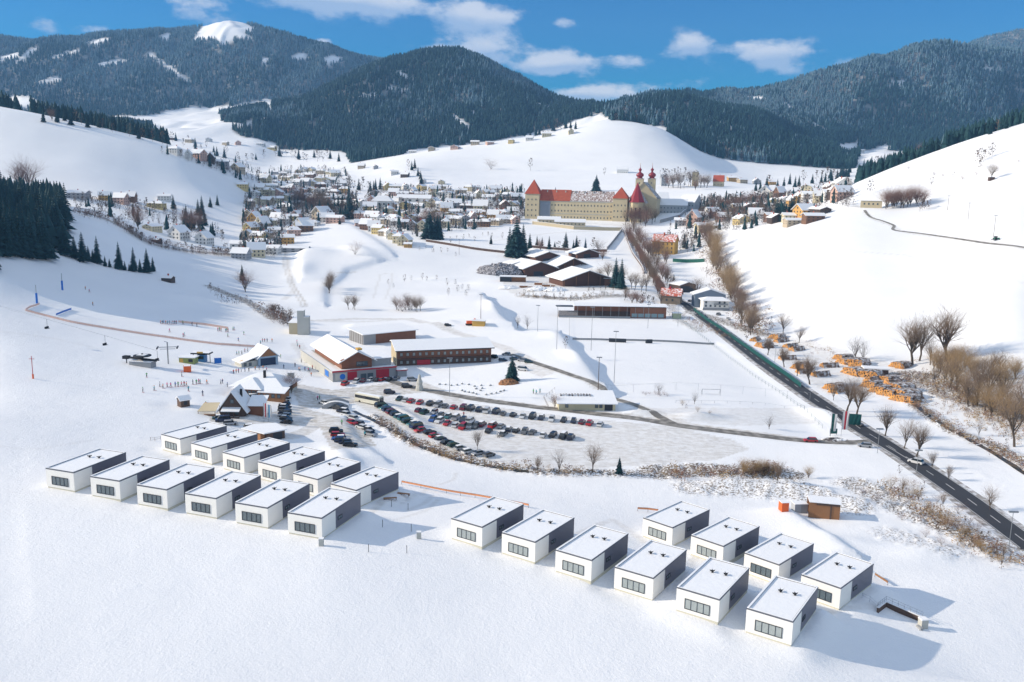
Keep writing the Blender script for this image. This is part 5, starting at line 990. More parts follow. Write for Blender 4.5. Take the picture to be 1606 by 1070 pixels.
# ================================================================== vehicles
def car_meshes(kind):
    L_, W_, H_ = {'hatch': (4.1, 1.75, 1.5), 'estate': (4.6, 1.8, 1.5), 'suv': (4.6, 1.88, 1.75), 'van': (4.9, 1.95, 1.95), 'sedan': (4.6, 1.8, 1.42)}[kind]; x0, x1 = -L_/2, L_/2
    belt = H_ * .58
    low_ = {'hatch': [(x0,.35),(x0+.05,belt),(x0+.1,belt+.02),(x1-1.1,belt),(x1-.15,belt*.82),(x1,.4),(x1-.1,.22),(x0+.1,.22)]}.get('hatch')
    def loft(prof, w0, w1, zc):
        n = len(prof); vs = []; ws = []
        for s in (-1, -.86, .86, 1):
            for (x, z) in prof:
                e = 1 if abs(s) < .9 else 0; q = w0 if z < zc else w1
                vs.append((x * (1 if e else .985), s * q / 2, z + (0 if e else (-.04 if z > .5 else .03))))
        fs = [tuple(range(n))[::-1], tuple(range(3*n, 4*n))]
        for k in range(3): fs += [(k*n+i, k*n+(i+1) % n, (k+1)*n+(i+1) % n, (k+1)*n+i) for i in range(n)]
        return vs, fs
    b = MB(); b.mats = [M['carpaint']]; v, f = loft(low_, W_, W_, 9); b.add(v, f)
    hood = {'hatch': 1.05, 'estate': 1.15, 'suv': 1.05, 'van': .7, 'sedan': 1.2}[kind]; rear = {'hatch': .1, 'estate': .1, 'suv': .1, 'van': .05, 'sedan': .75}[kind]
    rx0, rx1 = x0 + rear + .4, x1 - hood - .7; k = W_ * .8
    b.add([(rx0, -k/2, H_-.05), (rx1, -k/2, H_-.05), (rx1, k/2, H_-.05), (rx0, k/2, H_-.05), (rx0+.1, -k/2+.1, H_), (rx1-.1, -k/2+.1, H_), (rx1-.1, k/2-.1, H_), (rx0+.1, k/2-.1, H_)], [(0,3,2,1),(4,5,6,7),(0,1,5,4),(1,2,6,5),(2,3,7,6),(3,0,4,7)])
    g = MB(); g.mats = [M['carglass']]; y = W_ * .94 / 2; gx0, gx1 = x0 + rear, x1 - hood
    g.add([(gx0,-y,belt-.03),(gx1,-y,belt-.03),(gx1,y,belt-.03),(gx0,y,belt-.03),(rx0,-k/2,H_-.055),(rx1,-k/2,H_-.055),(rx1,k/2,H_-.055),(rx0,k/2,H_-.055)], [(0,1,5,4),(1,2,6,5),(2,3,7,6),(3,0,4,7),(0,3,2,1)])
    w = MB(); w.mats = [M['tyre']]
    w.tube((0, -.11, 0), (0, .11, 0), .32, n=12)
    s = MB(); s.mats = [M['snowroof']]; s.box(rx0+.15, -k/2+.12, H_+.003, rx1-.1, k/2-.12, H_+.07)
    return dict(body=b.mesh('body'), glass=g.mesh('windows'), wheel=w.mesh('wheel'), snow=s.mesh('roof_snow'), L=L_, W=W_)
CM = {k: car_meshes(k) for k in ('hatch', 'estate', 'suv', 'van', 'sedan')}
CC = {'white': (.6,.61,.62), 'silver': (.34,.35,.37), 'grey': (.12,.125,.135), 'black': (.012,.012,.015), 'dark blue': (.015,.03,.08), 'blue': (.03,.09,.3), 'red': (.4,.015,.02), 'maroon': (.14,.015,.03), 'dark green': (.015,.05,.04), 'teal': (.03,.13,.14), 'navy': (.01,.015,.04)}
CARN = {'hatch': 'small %s car', 'estate': '%s estate car', 'suv': '%s off-road car', 'van': '%s minivan', 'sedan': '%s saloon car'}
def car(p, yaw, col, kind, label, group='cars parked around the ski resort', snow=False):
    t = thing('parked_car', (p[0], p[1], float(HF(p[0], p[1])) + .06), yaw, label, 'car', group); m_ = CM[kind]
    inst('body', m_['body'], t, color=CC[col]); inst('windows', m_['glass'], t)
    for sx in (-.31, .31):
        for sy in (-1, 1): inst('wheel', m_['wheel'], t, (m_['L'] * sx, sy * (m_['W']/2 - .1), .32))
    if snow: inst('roof_snow', m_['snow'], t)
    return t
def z4(l): return [(480 + x / 3.8225, 460 + y / 3.8225) for x, y in l]
def z5(l): return [(160 + x / 4.015, 440 + y / 4.015) for x, y in l]
def z2(l): return [(820 + x / 3.212, 500 + y / 3.212) for x, y in l]
def zr(l): return [(1100 + x / 3.174, 480 + y / 3.174) for x, y in l]
def zb(l): return [(1200 + x / 3.956, 640 + y / 3.956) for x, y in l]
def zl(l): return [(x / 3.8214, 220 + y / 3.8214) for x, y in l]
def zt(l): return [(400 + x / 4.015, 220 + y / 4.015) for x, y in l]
def zs(l): return [(720 + x / 4.015, 340 + y / 4.015) for x, y in l]
def carrow(pts, cols, yaw, place, kinds=('hatch','estate','suv','hatch','sedan','van'), jit=6, start='left'):
    for i, (q, c) in enumerate(zip(pts, cols)):
        p = G(q[0], q[1] + 1.5); k = random.choice(kinds) if isinstance(kinds, tuple) else kinds
        flip = pi if random.random() < .4 else 0
        car(p, R(yaw + random.uniform(-jit, jit)) + flip, c, k, (CARN[k] % c) + ', ' + ordn(i+1) + ' from the %s in ' % start + place, snow=random.random() < .25)
carrow(z4([(560,634),(597,642),(631,648),(682,657),(745,665),(792,673),(835,678),(887,686),(945,690),(988,694),(1038,702),(1083,708),(1140,714),(1182,724),(1242,732),(1298,740),(1356,744),(1410,749),(1472,759)]) + z2([(205,514),(255,518),(298,523),(337,529),(390,534)]),
       ['dark green','white','red','red','black','silver','grey','red','maroon','black','navy','white','navy','grey','black','white','black','navy','white','black','navy','maroon','red','white'], 76, 'the top parking row')
carrow(z4([(677,705),(710,716),(760,760),(768,715),(800,768),(806,735),(845,782),(850,742),(897,795),(900,750),(940,806),(942,765),(985,800),(985,770),(1020,800),(1055,790),(1095,828),(1120,798),(1170,800),(1182,845),(1215,818),(1260,826),(1310,833),(1358,836),(1420,853),(1478,853)]) + z2([(150,588),(203,597),(242,600)]),
       ['maroon','dark green','blue','silver','white','grey','red','teal','white','silver','red','navy','silver','white','grey','maroon','black','red','silver','grey','navy','black','grey','grey','white','black','black','black','navy'], 72, 'the middle parking row')
carrow(z4([(450,676),(471,689),(492,702),(515,716),(540,730),(563,743),(588,755),(610,772),(634,787),(660,802),(682,824),(742,837),(770,858),(805,875),(845,896),(882,911),(925,932),(972,952),(1030,962),(1097,972)]),
       ['black','teal','dark blue','maroon','navy','teal','teal','dark green','teal','dark blue','red','black','red','navy','black','dark green','silver','white','silver','grey'], 38, 'the slanting row beside the brook', jit=4)
carrow(z4([(105,658),(145,672),(192,692),(220,710),(245,732),(278,752),(275,778),(315,783),(332,805),(378,822),(388,848)]), ['white','silver','black','navy','white','white','red','grey','white','black','silver'], 150, 'the line left of the brook', jit=10)
carrow(z4([(180,830),(190,852),(196,874),(214,888),(235,898),(265,912)]), ['black','red','blue','dark blue','navy','black'], 8, 'the row behind rear bungalows', jit=3, kinds=('hatch','estate','suv'), start='back')
carrow(z5([(1155,752),(1150,784),(1152,800),(1150,820),(1152,838),(1150,854),(1158,872),(1162,894)]), ['white','navy','black','grey','navy','silver','black','black'], -4, 'the line beside the garage', jit=3, start='back')
carrow(z5([(740,868),(762,882),(808,902),(938,932)]), ['dark green','dark blue','silver','grey'], 20, 'front of the gabled ski hut'); carrow(z5([(930,722),(945,742)]), ['grey','silver'], 30, 'the restaurant forecourt')
carrow(z4([(235,545),(300,532),(345,526),(385,521),(425,521),(455,519),(500,516),(540,512)]), ['red','white','maroon','white','black','red','black','grey'], 75, 'the row at the red shop front', kinds=('hatch','sedan','suv'))
carrow(z4([(605,560),(500,596),(637,520)]), ['black','navy','silver'], 15, 'the forecourt of the shop', kinds='suv')
carrow(z4([(1120,384),(1200,366),(1180,402),(1250,392),(1295,402),(1335,412),(1300,458)]), ['black','silver','navy','grey','silver','dark green','white'], 160, 'the yard right of the hotel wing')
carrow(z4([(850,190)]), ['black'], 5, 'the back service road'); carrow([(1127,493),(1090,478),(1082,472),(1142,500)], ['grey','black','navy','white'], 60, 'the villa forecourt')
def road_car(q, yaw, col, kind, label): car(G(*q), R(yaw), col, kind, label, None)
road_car((1271,693), 176, 'red', 'estate', 'red estate car driving alone on the access road near the junction'); road_car((1343,667), -48, 'grey', 'suv', 'dark car on the main road beside the flags'); road_car((1356,701), 165, 'silver', 'estate', 'grey car waiting at the mouth of the access road'); road_car((1436,727), 131, 'white', 'suv', 'white car driving on the main road past the bare trees')
# coach
p = G(579, 633); t = thing('coach', (p[0], p[1], p[2] + .1), R(-32), 'cream coach with dark window band parked at the top of lot', 'coach'); w = MB(); w.mats = [mat('cream_paint', (.68, .66, .55), .35, spec=.5, var=.08)]; w.prism([(-1.25,.35),(1.25,.35),(1.27,1.7),(1.15,3.2),(.9,3.4),(-.9,3.4),(-1.15,3.2),(-1.27,1.7)], -6, 6, 'x'); w.build('body', w.mats[0], t)
w = MB(); w.mats = [M['carglass']]; w.box(-5.8, -1.3, 1.75, 5.8, -1.2, 2.85).box(-5.8, 1.2, 1.75, 5.8, 1.3, 2.85).box(5.98, -1.1, 1.4, 6.04, 1.1, 2.9).box(-6.04, -1.0, 1.9, -5.98, 1.0, 2.8); w.build('windows', M['carglass'], t)
for x in (-3.6, 3.9):
    for y in (-1.15, 1.15): w = MB(); w.tube((x, y-.14, .45), (x, y+.14, .45), .46, n=14, mt=M['tyre']); w.build('wheel', M['tyre'], t)
w = MB(); w.box(-5.7, -.85, 3.402, 5.7, .85, 3.47, M['snowroof']); w.build('roof_snow', None, t)
# green tractor on the right hill
p = G(1562, 377); t = thing('tractor', tuple(p), R(10), 'small green tractor working alone on the right hillside', 'tractor'); w = MB(); w.mats = [mat('green_paint', (.03, .22, .12), .4)]; w.box(-1.2, -.6, .9, .5, .6, 1.6).box(.5, -.45, .8, 2.3, .45, 1.7); w.build('body', w.mats[0], t); w = MB(); w.box(-1.1, -.65, 1.6, .4, .65, 2.6, M['carglass']).box(-1.2, -.7, 2.6, .5, .7, 2.7); w.build('cab', None, t)
for x, r_ in ((-.8, .85), (1.8, .5)):
    for y in (-.9, .9): w = MB(); w.tube((x, y-.2, r_), (x, y+.2, r_), r_, n=14, mt=M['tyre']); w.build('wheel', M['tyre'], t)
w = MB(); w.box(2.4, -1.3, .2, 2.7, 1.3, 1.0, M['metal']).box(-3.4, -.5, .3, -1.3, .5, .8); w.build('snow_blade', None, t)
# ================================================================== trees
def bare_mesh(seed, spread=.5, trunk=.28, levels=4, kids=(5, 4, 4, 4), mt='twig', up=.35, thick=1.0):
    rr = random.Random(seed); T = MB(); T.mats = [M['bark']]; C_ = MB(); C_.mats = [M[mt]]
    def rec(p, d, ln_, r, lv):
        q = p; segs = 2 if lv < 3 else 1
        for s_ in range(segs):
            nd = d + np.array([rr.uniform(-.16, .16), rr.uniform(-.16, .16), rr.uniform(0, .1)]); nd /= np.linalg.norm(nd); q2 = q + nd * ln_ / segs; r2 = r * (1 - .35 / segs * 1)
            (T if lv <= 1 else C_).tube(q, q2, r, r2, 5 if lv <= 1 else 3, cap=False); q, d, r = q2, nd, r2
            if lv > 0 and lv < levels:
                for _ in range(kids[lv - 1] // segs + (rr.random() < .3)):
                    side = np.array([rr.gauss(0, 1), rr.gauss(0, 1), rr.gauss(0, .5) + up]); side /= np.linalg.norm(side); cd_ = d * .55 + side * spread * 1.5; cd_ /= np.linalg.norm(cd_)
                    rec(q, cd_, ln_ * rr.uniform(.5, .75), r * (.55 if lv < 2 else .42), lv + 1)
        if lv == 0:
            for i in range(kids[0] + 2):
                a = 2*pi*i/(kids[0]+2) + rr.uniform(-.4, .4); cd_ = np.array([cos(a) * spread, sin(a) * spread, rr.uniform(.8, 1.5)]); cd_ /= np.linalg.norm(cd_); rec(p + (q - p) * rr.uniform(.6, 1), cd_, rr.uniform(.28, .4) * (1 - trunk) * 1.35, r * .62, 1)
            rec(q, np.array([0, 0, 1.0]), .4 * (1 - trunk) * 1.3, r * .8, 1)
    rec(np.zeros(3), np.array([0, 0, 1.0]), trunk, .017 * thick, 0)
    zm = max(v[2] for v in C_.v); 
    for g in (T, C_): g.v = [(v[0] / zm, v[1] / zm, v[2] / zm - .01) for v in g.v]
    return T.mesh('trunk'), C_.mesh('crown')
def conifer_mesh(seed, r=.17, mt='needle', levels=17):
    rr = random.Random(seed); T = MB(); T.mats = [M['bark']]; T.tube((0,0,-.02), (0,0,.97), .016, .002, 6); C_ = MB(); C_.mats = [M[mt]]
    for k in range(levels):
        q = k / (levels - 1); z = .09 + .87 * q; rad = r * (1 - q) ** .85 * rr.uniform(.85, 1.15) + .012; nb = int(11 - 5 * q)
        for b in range(nb):
            a = 2*pi*b/nb + rr.uniform(-.3, .3); l = rad * rr.uniform(.72, 1.15); dr = -.35 * l - .01; w_ = l * .38 + .006
            c, s = cos(a), sin(a); n1 = np.array([c, s, 0]); n2 = np.array([-s, c, 0]); b0 = np.array([0, 0, z + .02]); b1 = n1 * l * .55 + n2 * w_ * .7 + np.array([0, 0, z + dr * .35 - .012]); b2 = n1 * l * .55 - n2 * w_ * .7 + np.array([0, 0, z + dr * .35 - .012]); b3 = n1 * l + np.array([0, 0, z + dr]); b4 = n1 * l * .6 + np.array([0, 0, z + dr * .2 + .012])
            C_.add([b0, b1, b2, b3, b4], [(0, 1, 4), (0, 4, 2), (1, 3, 4), (4, 3, 2)])
            for e in (-1, 1):
                t0 = n1 * l * .5 + np.array([0, 0, z + dr * .3]); t1 = n1 * l * .8 + n2 * e * l * .5 + np.array([0, 0, z + dr * .9]); t2 = n1 * l * .35 + n2 * e * l * .42 + np.array([0, 0, z + dr * .7]); C_.add([t0, t1, t2], [(0, 1, 2)])
    return T.mesh('trunk'), C_.mesh('crown')
BT = {'grey': [bare_mesh(s, .42, kids=(7, 4, 4, 4)) for s in (1, 2, 3)], 'round': [bare_mesh(s, .42, .3, kids=(8, 5, 4, 4), thick=1.3, up=.75) for s in (4, 5)], 'slim': [bare_mesh(s, .3, .2, 3, (9, 6, 5), up=.9, thick=.7) for s in (6, 7)],
      'russet': [bare_mesh(s, .4, .12, mt='twigred', kids=(8, 5, 4, 4)) for s in (8, 9)], 'ochre': [bare_mesh(s, .42, .1, mt='twigyel', kids=(8, 5, 4, 4)) for s in (10, 11)], 'frosted': [bare_mesh(s, .4, .18, mt='frost') for s in (12, 13)], 'shrub': [bare_mesh(s, .8, .04, 3, (7, 6, 6), mt='twigred', thick=.5) for s in (14, 15)], 'dry': [bare_mesh(s, .7, .04, 3, (8, 7, 6), mt='twigyel', thick=.5) for s in (16, 17)],
      'spruce': [conifer_mesh(s, .17) for s in (21, 22, 23, 24)], 'frosted spruce': [conifer_mesh(s, .17, 'needles') for s in (25, 26)], 'broad pine': [conifer_mesh(s, .3) for s in (27, 28)]}
TD = {'grey': 'bare grey-brown tree', 'round': 'bare round-crowned tree', 'slim': 'slender bare birch-like tree', 'russet': 'bare russet tree', 'ochre': 'bare ochre tree', 'frosted': 'pale frosted bare tree', 'shrub': 'leafless russet shrub', 'dry': 'dry ochre shrub', 'spruce': 'dark green spruce', 'frosted spruce': 'frost-dusted spruce', 'broad pine': 'broad dark green conifer'}
CONI = ('spruce', 'frosted spruce', 'broad pine')
TREES = []
def tree(q, hpx, kind, label=None, group=None, where=None, hm=None, ymin=60):
    p = G(q[0], q[1], ymin=ymin); hgt = hm or hpx * p[1] / FPX; TREES.append((hgt / p[1], p, hgt, kind, label or (TD[kind] + ' ' + where), group))
def plant_trees():
    bare = sorted([t for t in TREES if t[3] not in CONI and t[3] not in ('shrub', 'dry')], key=lambda t: -t[0]); rest = bare[295:]; drop = {id(t) for t in rest}; print('BARE', len(bare), 'ALL', len(TREES))
    for tr in TREES:
        if id(tr) in drop: continue
        _, p, hgt, kind, lab, group = tr; c = kind in CONI
        sh = kind in ('shrub', 'dry'); t = thing('shrub' if sh else ('conifer_tree' if c else 'bare_tree'), (p[0], p[1], p[2] - .1), random.uniform(0, 6.28), lab, 'shrub' if sh else 'tree', group)
        m_ = random.choice(BT[kind]); w_ = hgt * random.uniform(.85, 1.1) * (1.3 if kind in ('round', 'spruce') else 1.15); inst('trunk', m_[0], t, sc=(w_, w_, hgt)); inst('crown', m_[1], t, sc=(w_, w_, hgt))
    # the smaller bare trees and the garden trees between the village houses
    X = [t[1][0] for t in rest]; Y = [t[1][1] for t in rest]; H = [t[2] for t in rest]; I = [5 if t[3] == 'frosted' else 4 for t in rest]
    gn_points('far_bare_trees', 'small far bare trees in gardens, hedges and woods of the valley', 'trees', np.array(X), np.array(Y), HF(np.array(X), np.array(Y)), np.array(I), np.array(H), np.array(H))
    X, Y, I, H = [], [], [], []
    for poly, dens in VIL:
        dens *= .85
        xs = [p_[0] for p_ in poly]; ys = [p_[1] for p_ in poly]; n = int((max(xs) - min(xs)) * (max(ys) - min(ys)) * dens)
        for _ in range(n):
            px, py = random.uniform(min(xs), max(xs)), random.uniform(min(ys), max(ys))
            if not inpoly(np.array([px]), np.array([py]), poly)[0]: continue
            p = G(px, py, ymin=560)
            if any(abs(p[0]-a[0]) < 7 and abs(p[1]-a[1]) < 7 for a in HOUSES): continue
            con = random.random() < .14; X.append(p[0]); Y.append(p[1]); I.append(random.choice((0, 1)) if con else random.choice((4, 4, 4, 5))); H.append(random.uniform(6, 13) if not con else random.uniform(8, 17))
    X, Y, H = np.array(X), np.array(Y), np.array(H); print('VIL', len(X)); gn_points('village_greenery', 'countless small garden trees and hedges between the village houses', 'garden trees', X, Y, HF(X, Y), np.array(I), H, H * .9)
def brush_fill(name, label, lines, hr):
    X, Y, I, H = [], [], [], []
    for pts, w_, n, kinds in lines:
        P = [G(*q) for q in pts]; L_ = [np.hypot(*(b - a)[:2]) for a, b in zip(P[:-1], P[1:])]
        for _ in range(n):
            s = random.random() * sum(L_); k = 0
            while k < len(L_) - 1 and s > L_[k]: s -= L_[k]; k += 1
            q = P[k] + (P[k+1] - P[k]) * (s / L_[k]); X.append(q[0] + random.gauss(0, w_ / 2)); Y.append(q[1] + random.gauss(0, w_ / 2)); I.append(random.choice(kinds)); H.append(random.uniform(*hr))
    X, Y, H = np.array(X), np.array(Y), np.array(H); gn_points(name, label, 'brush', X, Y, HF(X, Y), np.array(I), H, H * 1.2)
brush_fill('brook_brush', 'countless dry golden brown brushwood stems along the brook and banks', [([(1440,590),(1500,620),(1560,660),(1620,690)], 14, 600, (6,6,7,4)), ([(1470,575),(1540,590),(1606,620)], 12, 160, (6,7,4)), ([(1400,600),(1440,640),(1500,680),(1570,712),(1620,745)], 3.5, 160, (6,7)), ([(1040,748),(1100,744),(1180,745),(1225,745)], 5, 80, (6,7,7)), ([(1170,742),(1215,735)], 4, 90, (6,7,4)), ([(1400,765),(1450,800),(1500,840),(1590,885)], 5, 170, (6,7,4)), ([(1060,492),(1100,512),(1140,530)], 4, 70, (6,7)), ([(1250,535),(1300,560),(1370,590)], 8, 60, (6,7)), ([(590,660),(640,695),(700,716),(790,738),(930,742)], 1.6, 110, (6,7)), ([(810,463),(880,470),(960,462)], 3, 110, (6,4))], (1.2, 3.2))
brush_fill('stream_brush', 'tall dense russet undergrowth along the stream trees and avenue', [([(1104,366),(1116,395),(1128,430),(1150,470),(1185,528)], 11, 210, (7,7,6,4,4)), ([(983,368),(1010,410),(1040,468)], 5, 90, (7,4)), ([(1100,345),(1200,330)], 12, 160, (7,4)), ([(115,335),(180,352),(230,382),(290,396),(370,402)], 4, 160, (7,4)), ([(425,492),(450,512)], 5, 50, (7,4,5)), ([(465,325),(508,322)], 10, 60, (7,))], (3.5, 7.5))
VIL = [([(-330,260),(-12,330),(-12,405),(-330,430)], .0),([(375,400),(385,310),(430,265),(545,268),(560,345),(500,352),(440,385),(430,405)], .075), ([(560,350),(580,300),(820,300),(820,352),(650,372),(600,365)], .075), ([(1040,360),(1095,335),(1150,320),(1330,290),(1340,325),(1240,345),(1150,365)], .05), ([(1095,345),(1100,315),(1205,310),(1210,345)], .16), ([(250,240),(320,245),(400,262),(430,262),(400,290)], .04), ([(460,330),(462,312),(510,312),(512,330)], .35), ([(500,345),(500,315),(560,310),(560,345)], .2), ([(110,325),(120,310),(260,325),(340,350),(360,390),(300,385),(200,350)], .02), ([(1030,385),(1085,365),(1105,395),(1080,400)], .05), ([(815,300),(815,345),(823,345),(823,300)], .1)]
def trow(place, pts, n, hpx, kinds, group, jx=2, jy=1.5, start='left', ymin=60, hm=None):
    seg = [math.hypot(b[0]-a[0], b[1]-a[1]) for a, b in zip(pts[:-1], pts[1:])]; tot_ = sum(seg)
    for i in range(n):
        s = (i + .5 + random.uniform(-.3, .3)) / n * tot_; k = 0
        while k < len(seg) - 1 and s > seg[k]: s -= seg[k]; k += 1
        q = s / seg[k]; kd = random.choice(kinds); x = pts[k][0] + (pts[k+1][0]-pts[k][0]) * q + random.uniform(-jx, jx) * .5; y = pts[k][1] + (pts[k+1][1]-pts[k][1]) * q + random.uniform(-jy, jy)
        tree((x, y), random.uniform(*hpx) if hpx else 0, kd, None, group, '%s from the %s in %s' % (ordn(i+1), start, place), ymin=ymin, hm=random.uniform(*hm) if hm else None)
single = [((1204,557),38,'round','beside the topmost log stacks by the road'),((1230,576),38,'round','just right of the topmost roadside log stacks'),((1250,590),34,'round','between the road and the middle log stacks'),((1270,603),52,'round','with spreading crown nearest the middle noise barrier end'),((1307,628),36,'slim','alone between the log yard and road'),
 ((1328,645),64,'round','in front of the big log stacks, left of a pair'),((1343,653),64,'round','in front of the big log stacks, right of a pair'),((1388,684),60,'round','forked, standing across the road from the flags'),((1418,703),62,'grey','narrow, left neighbour of the round roadside tree'),((1437,717),64,'round','by the roadside right of the junction, widest crown'),((1462,735),36,'slim','small, on the field right of the round roadside tree'),((1487,753),30,'slim','tiny, on the field beside the main road'),((1553,800),48,'grey','alone near the right picture edge below the road bend'),
 ((1341,564),52,'frosted','left of a pair on the field above the log yard'),((1353,568),48,'frosted','right of a pair on the field above the log yard'),((1253,538),34,'grey','behind the log yard near the road'),((1228,524),40,'grey','at the top of the log yard'),((1431,572),90,'round','huge double-trunked, at the edge of the right field'),((1442,566),80,'grey','close behind the huge double-trunked one'),((1483,567),104,'round','tallest, right of the huge double-trunked one'),((1533,622),68,'grey','leaning in the brookside thicket'),((1550,632),88,'grey','tall slender, at the right of the brookside thicket'),((1517,635),62,'grey','thin, in the middle of the brookside thicket'),((1572,628),84,'ochre','broad golden, at the right picture edge'),((1602,660),90,'grey','cut by the right picture edge above the brook'),((1500,600),64,'ochre','golden, left in the brookside thicket'),((1591,701),108,'grey','tall, near right picture edge above the brook'),((1535,683),34,'frosted','small, on the field below the brook'),
 ((843,741),34,'slim','leftmost below the parking lot'),((877,741),52,'frosted','second from left below the parking lot'),((928,742),56,'grey','third from left below the parking lot'),((1089,634),28,'frosted','beside the near pitch corner'),((1033,619),26,'frosted','left of the near pitch goal'),((1206,673),32,'frosted','on the snowy plot beside the road embankment'),((1218,758),50,'slim','tall thin, behind the brush heap'),((1268,750),27,'ochre','small, on the field below the access road'),((749,705),38,'slim','thin, at the lower edge of the parking lot'),((870,640),30,'russet','beside the cream clubhouse'),
 ((1094,468),38,'grey','between the dark barn and the white villa'),((812,515),28,'frosted','left of a pair before the far pitch'),((827,516),30,'frosted','right of a pair before the far pitch'),((887,547),22,'russet','on the bank left of the pitches'),((557,400),30,'shrub','rooted on the white mound of the sloping meadow'),((45,302),64,'russet','rising behind the left spruce forest'),((30,298),60,'russet','left one rising behind the left spruce forest'),((217,360),56,'russet','big, beside the lane left of the village'),((300,362),46,'russet','broad, among houses left of the village'),((361,271),16,'shrub','lone on the slope of the left hill'),
 ((385,458),48,'russet','at the end of the shaded slope'),((457,617),44,'russet','beside the grey stone pillar'),((1554,282),28,'grey','lone beside a hut on the right hillside'),((1537,266),18,'grey','small, uphill on the right hillside'),((1365,303),22,'frosted','behind the hillside farmhouse'),((1494,280),12,'frosted','tiny, midway along the hillside hedge'),((1461,291),14,'grey','small, at the left end of hillside hedge'),((770,266),22,'shrub','wide, on the hill left above the abbey'),((832,268),20,'grey','lone on the hill above the abbey'),((948,275),12,'grey','small, left of the white hill farmhouse')]
for q, h_, k, wh in single: tree(q, h_, k, None, None, wh)
csingle = [((803,598),42,'broad pine','on the snowy mound right of the hotel wing'),((971,742),29,'spruce','alone below the parking lot'),((810,403),62,'broad pine','tallest of the clump behind the sawdust heap'),((799,403),48,'spruce','left one of the clump behind the sawdust heap'),((820,402),52,'spruce','right one of the clump behind the sawdust heap'),((770,383),16,'spruce','small, alone in the orchard left of the clump'),((842,388),19,'spruce','first right of the big clump'),((850,388),17,'spruce','second right of the big clump'),((870,388),10,'spruce','tiny, behind the timber hall roofs'),((887,391),28,'spruce','tallest behind the timber hall roofs'),((904,391),23,'spruce','second behind the timber hall roofs'),((918,391),19,'frosted spruce','pale, behind the timber hall roofs'),
 ((965,451),48,'spruce','left of a tall pair beside the timber yard'),((974,454),50,'spruce','right of a tall pair beside the timber yard'),((1056,453),24,'spruce','beside the dark barn'),((673,375),44,'broad pine','left of a tall pair at the meadow edge'),((686,375),38,'broad pine','right of a tall pair at the meadow edge'),((549,343),42,'spruce','slender, tallest in the left town'),((574,331),18,'spruce','between houses left of the school'),((643,359),17,'spruce','small, in the orchard houses'),((729,341),23,'spruce','among the lowest town houses'),((533,352),13,'spruce','small, on top of the sloping meadow'),((317,338),32,'spruce','tallest beside the yellow house gardens'),((311,338),26,'spruce','left neighbour beside the yellow house gardens'),((330,325),17,'spruce','left of a pair on the knoll foot'),((341,322),17,'spruce','right of a pair on the knoll foot'),((272,327),22,'spruce','right of the bright yellow house'),((334,370),23,'spruce','beside the lane between gabled houses'),((380,440),26,'spruce','at the lower end of the shaded slope'),((871,305),12,'spruce','small, behind the abbey roof'),((935,300),26,'broad pine','behind the middle of the abbey roof')]
for q, h_, k, wh in csingle: tree(q, h_, k, None, None, wh)
for i, (x, y, h_) in enumerate([(80,405,44),(102,400,54),(117,405,33),(130,411,44),(139,410,23),(146,411,19),(153,413,40),(165,418,16),(172,419,13),(187,422,40),(196,424,14),(203,425,12),(210,426,36),(220,427,20),(231,428,36),(240,426,22)]):
    tree((x, y), h_ * 1.1, 'spruce', None, 'spruces in the line down the shaded slope', ordn(i+1) + ' from the left in the line down the shaded slope')
for nm, pts, n_, h_ in [('the front forest row', [(-25,398),(78,408)], 10, (62,80)), ('the second forest row', [(-25,385),(98,380)], 12, (60,78)), ('the third forest row', [(-25,370),(103,360)], 12, (55,72)), ('the fourth forest row', [(-25,352),(108,346)], 12, (48,66)), ('the fifth forest row', [(-25,338),(108,336)], 12, (45,60)), ('the rear forest row', [(-25,322),(60,326)], 9, (40,56))]:
    trow(nm, pts, n_, h_, ['spruce'], 'spruces of the left forest', ymin=300)
trow('the band beside the brook', [(1104,366),(1116,395),(1128,430)], 20, (24,42), ['russet','grey','ochre','grey'], 'trees along the stream', 18, 5, 'back'); trow('the brook thicket', [(1132,440),(1150,470),(1168,505),(1185,528)], 24, (28,54), ['russet','grey','grey','ochre'], 'trees along the stream', 22, 6, 'back')
trow('the left avenue line', [(983,372),(1000,400),(1022,438),(1036,465)], 18, (26,36), ['russet','grey'], 'trees of the avenue', 3, 2, 'back'); trow('the right avenue line', [(992,364),(1012,395),(1035,430),(1052,458)], 16, (26,36), ['russet','grey'], 'trees of the avenue', 3, 2, 'back')
trow('the abbey corner grove', [(980,352),(1030,352)], 9, (26,36), ['russet','grey'], 'bare trees around the abbey', 3, 4); trow('the yellow house grove', [(1015,400),(1048,412)], 6, (32,44), ['russet','ochre'], 'bare trees around the abbey', 3, 4); trow('the grove behind the abbey', [(1040,292),(1080,296),(1112,292)], 14, (20,30), ['grey','grey','russet'], 'bare trees around the abbey', 3, 4); trow('the hillock grove', [(1035,284),(1075,278)], 8, (14,20), ['grey'], 'bare trees around the abbey')
trow('the brown wood', [(1098,345),(1150,348),(1200,338)], 16, (18,28), ['grey','russet'], 'trees of the wood below the abbey road', 4, 4); trow('the back brown wood', [(1095,330),(1150,328),(1205,322)], 16, (20,28), ['grey','russet','spruce'], 'trees of the wood below the abbey road', 4, 4)
trow('the clump below the right village', [(1216,345),(1232,346),(1250,343)], 8, (28,38), ['spruce'], 'spruces in the right village', 3, 2); trow('the wood behind right village', [(1180,300),(1240,292),(1335,278)], 18, (14,22), ['spruce','spruce','grey'], 'trees behind the right village', 4, 3)
trow('the farmhouse grove', [(1385,327),(1415,325),(1447,320)], 12, (32,42), ['russet'], 'bare trees beside the hillside farmhouse', 4, 3); trow('the small farmhouse hedge', [(1440,332),(1460,326)], 5, (14,20), ['grey'], 'bare trees beside the hillside farmhouse')
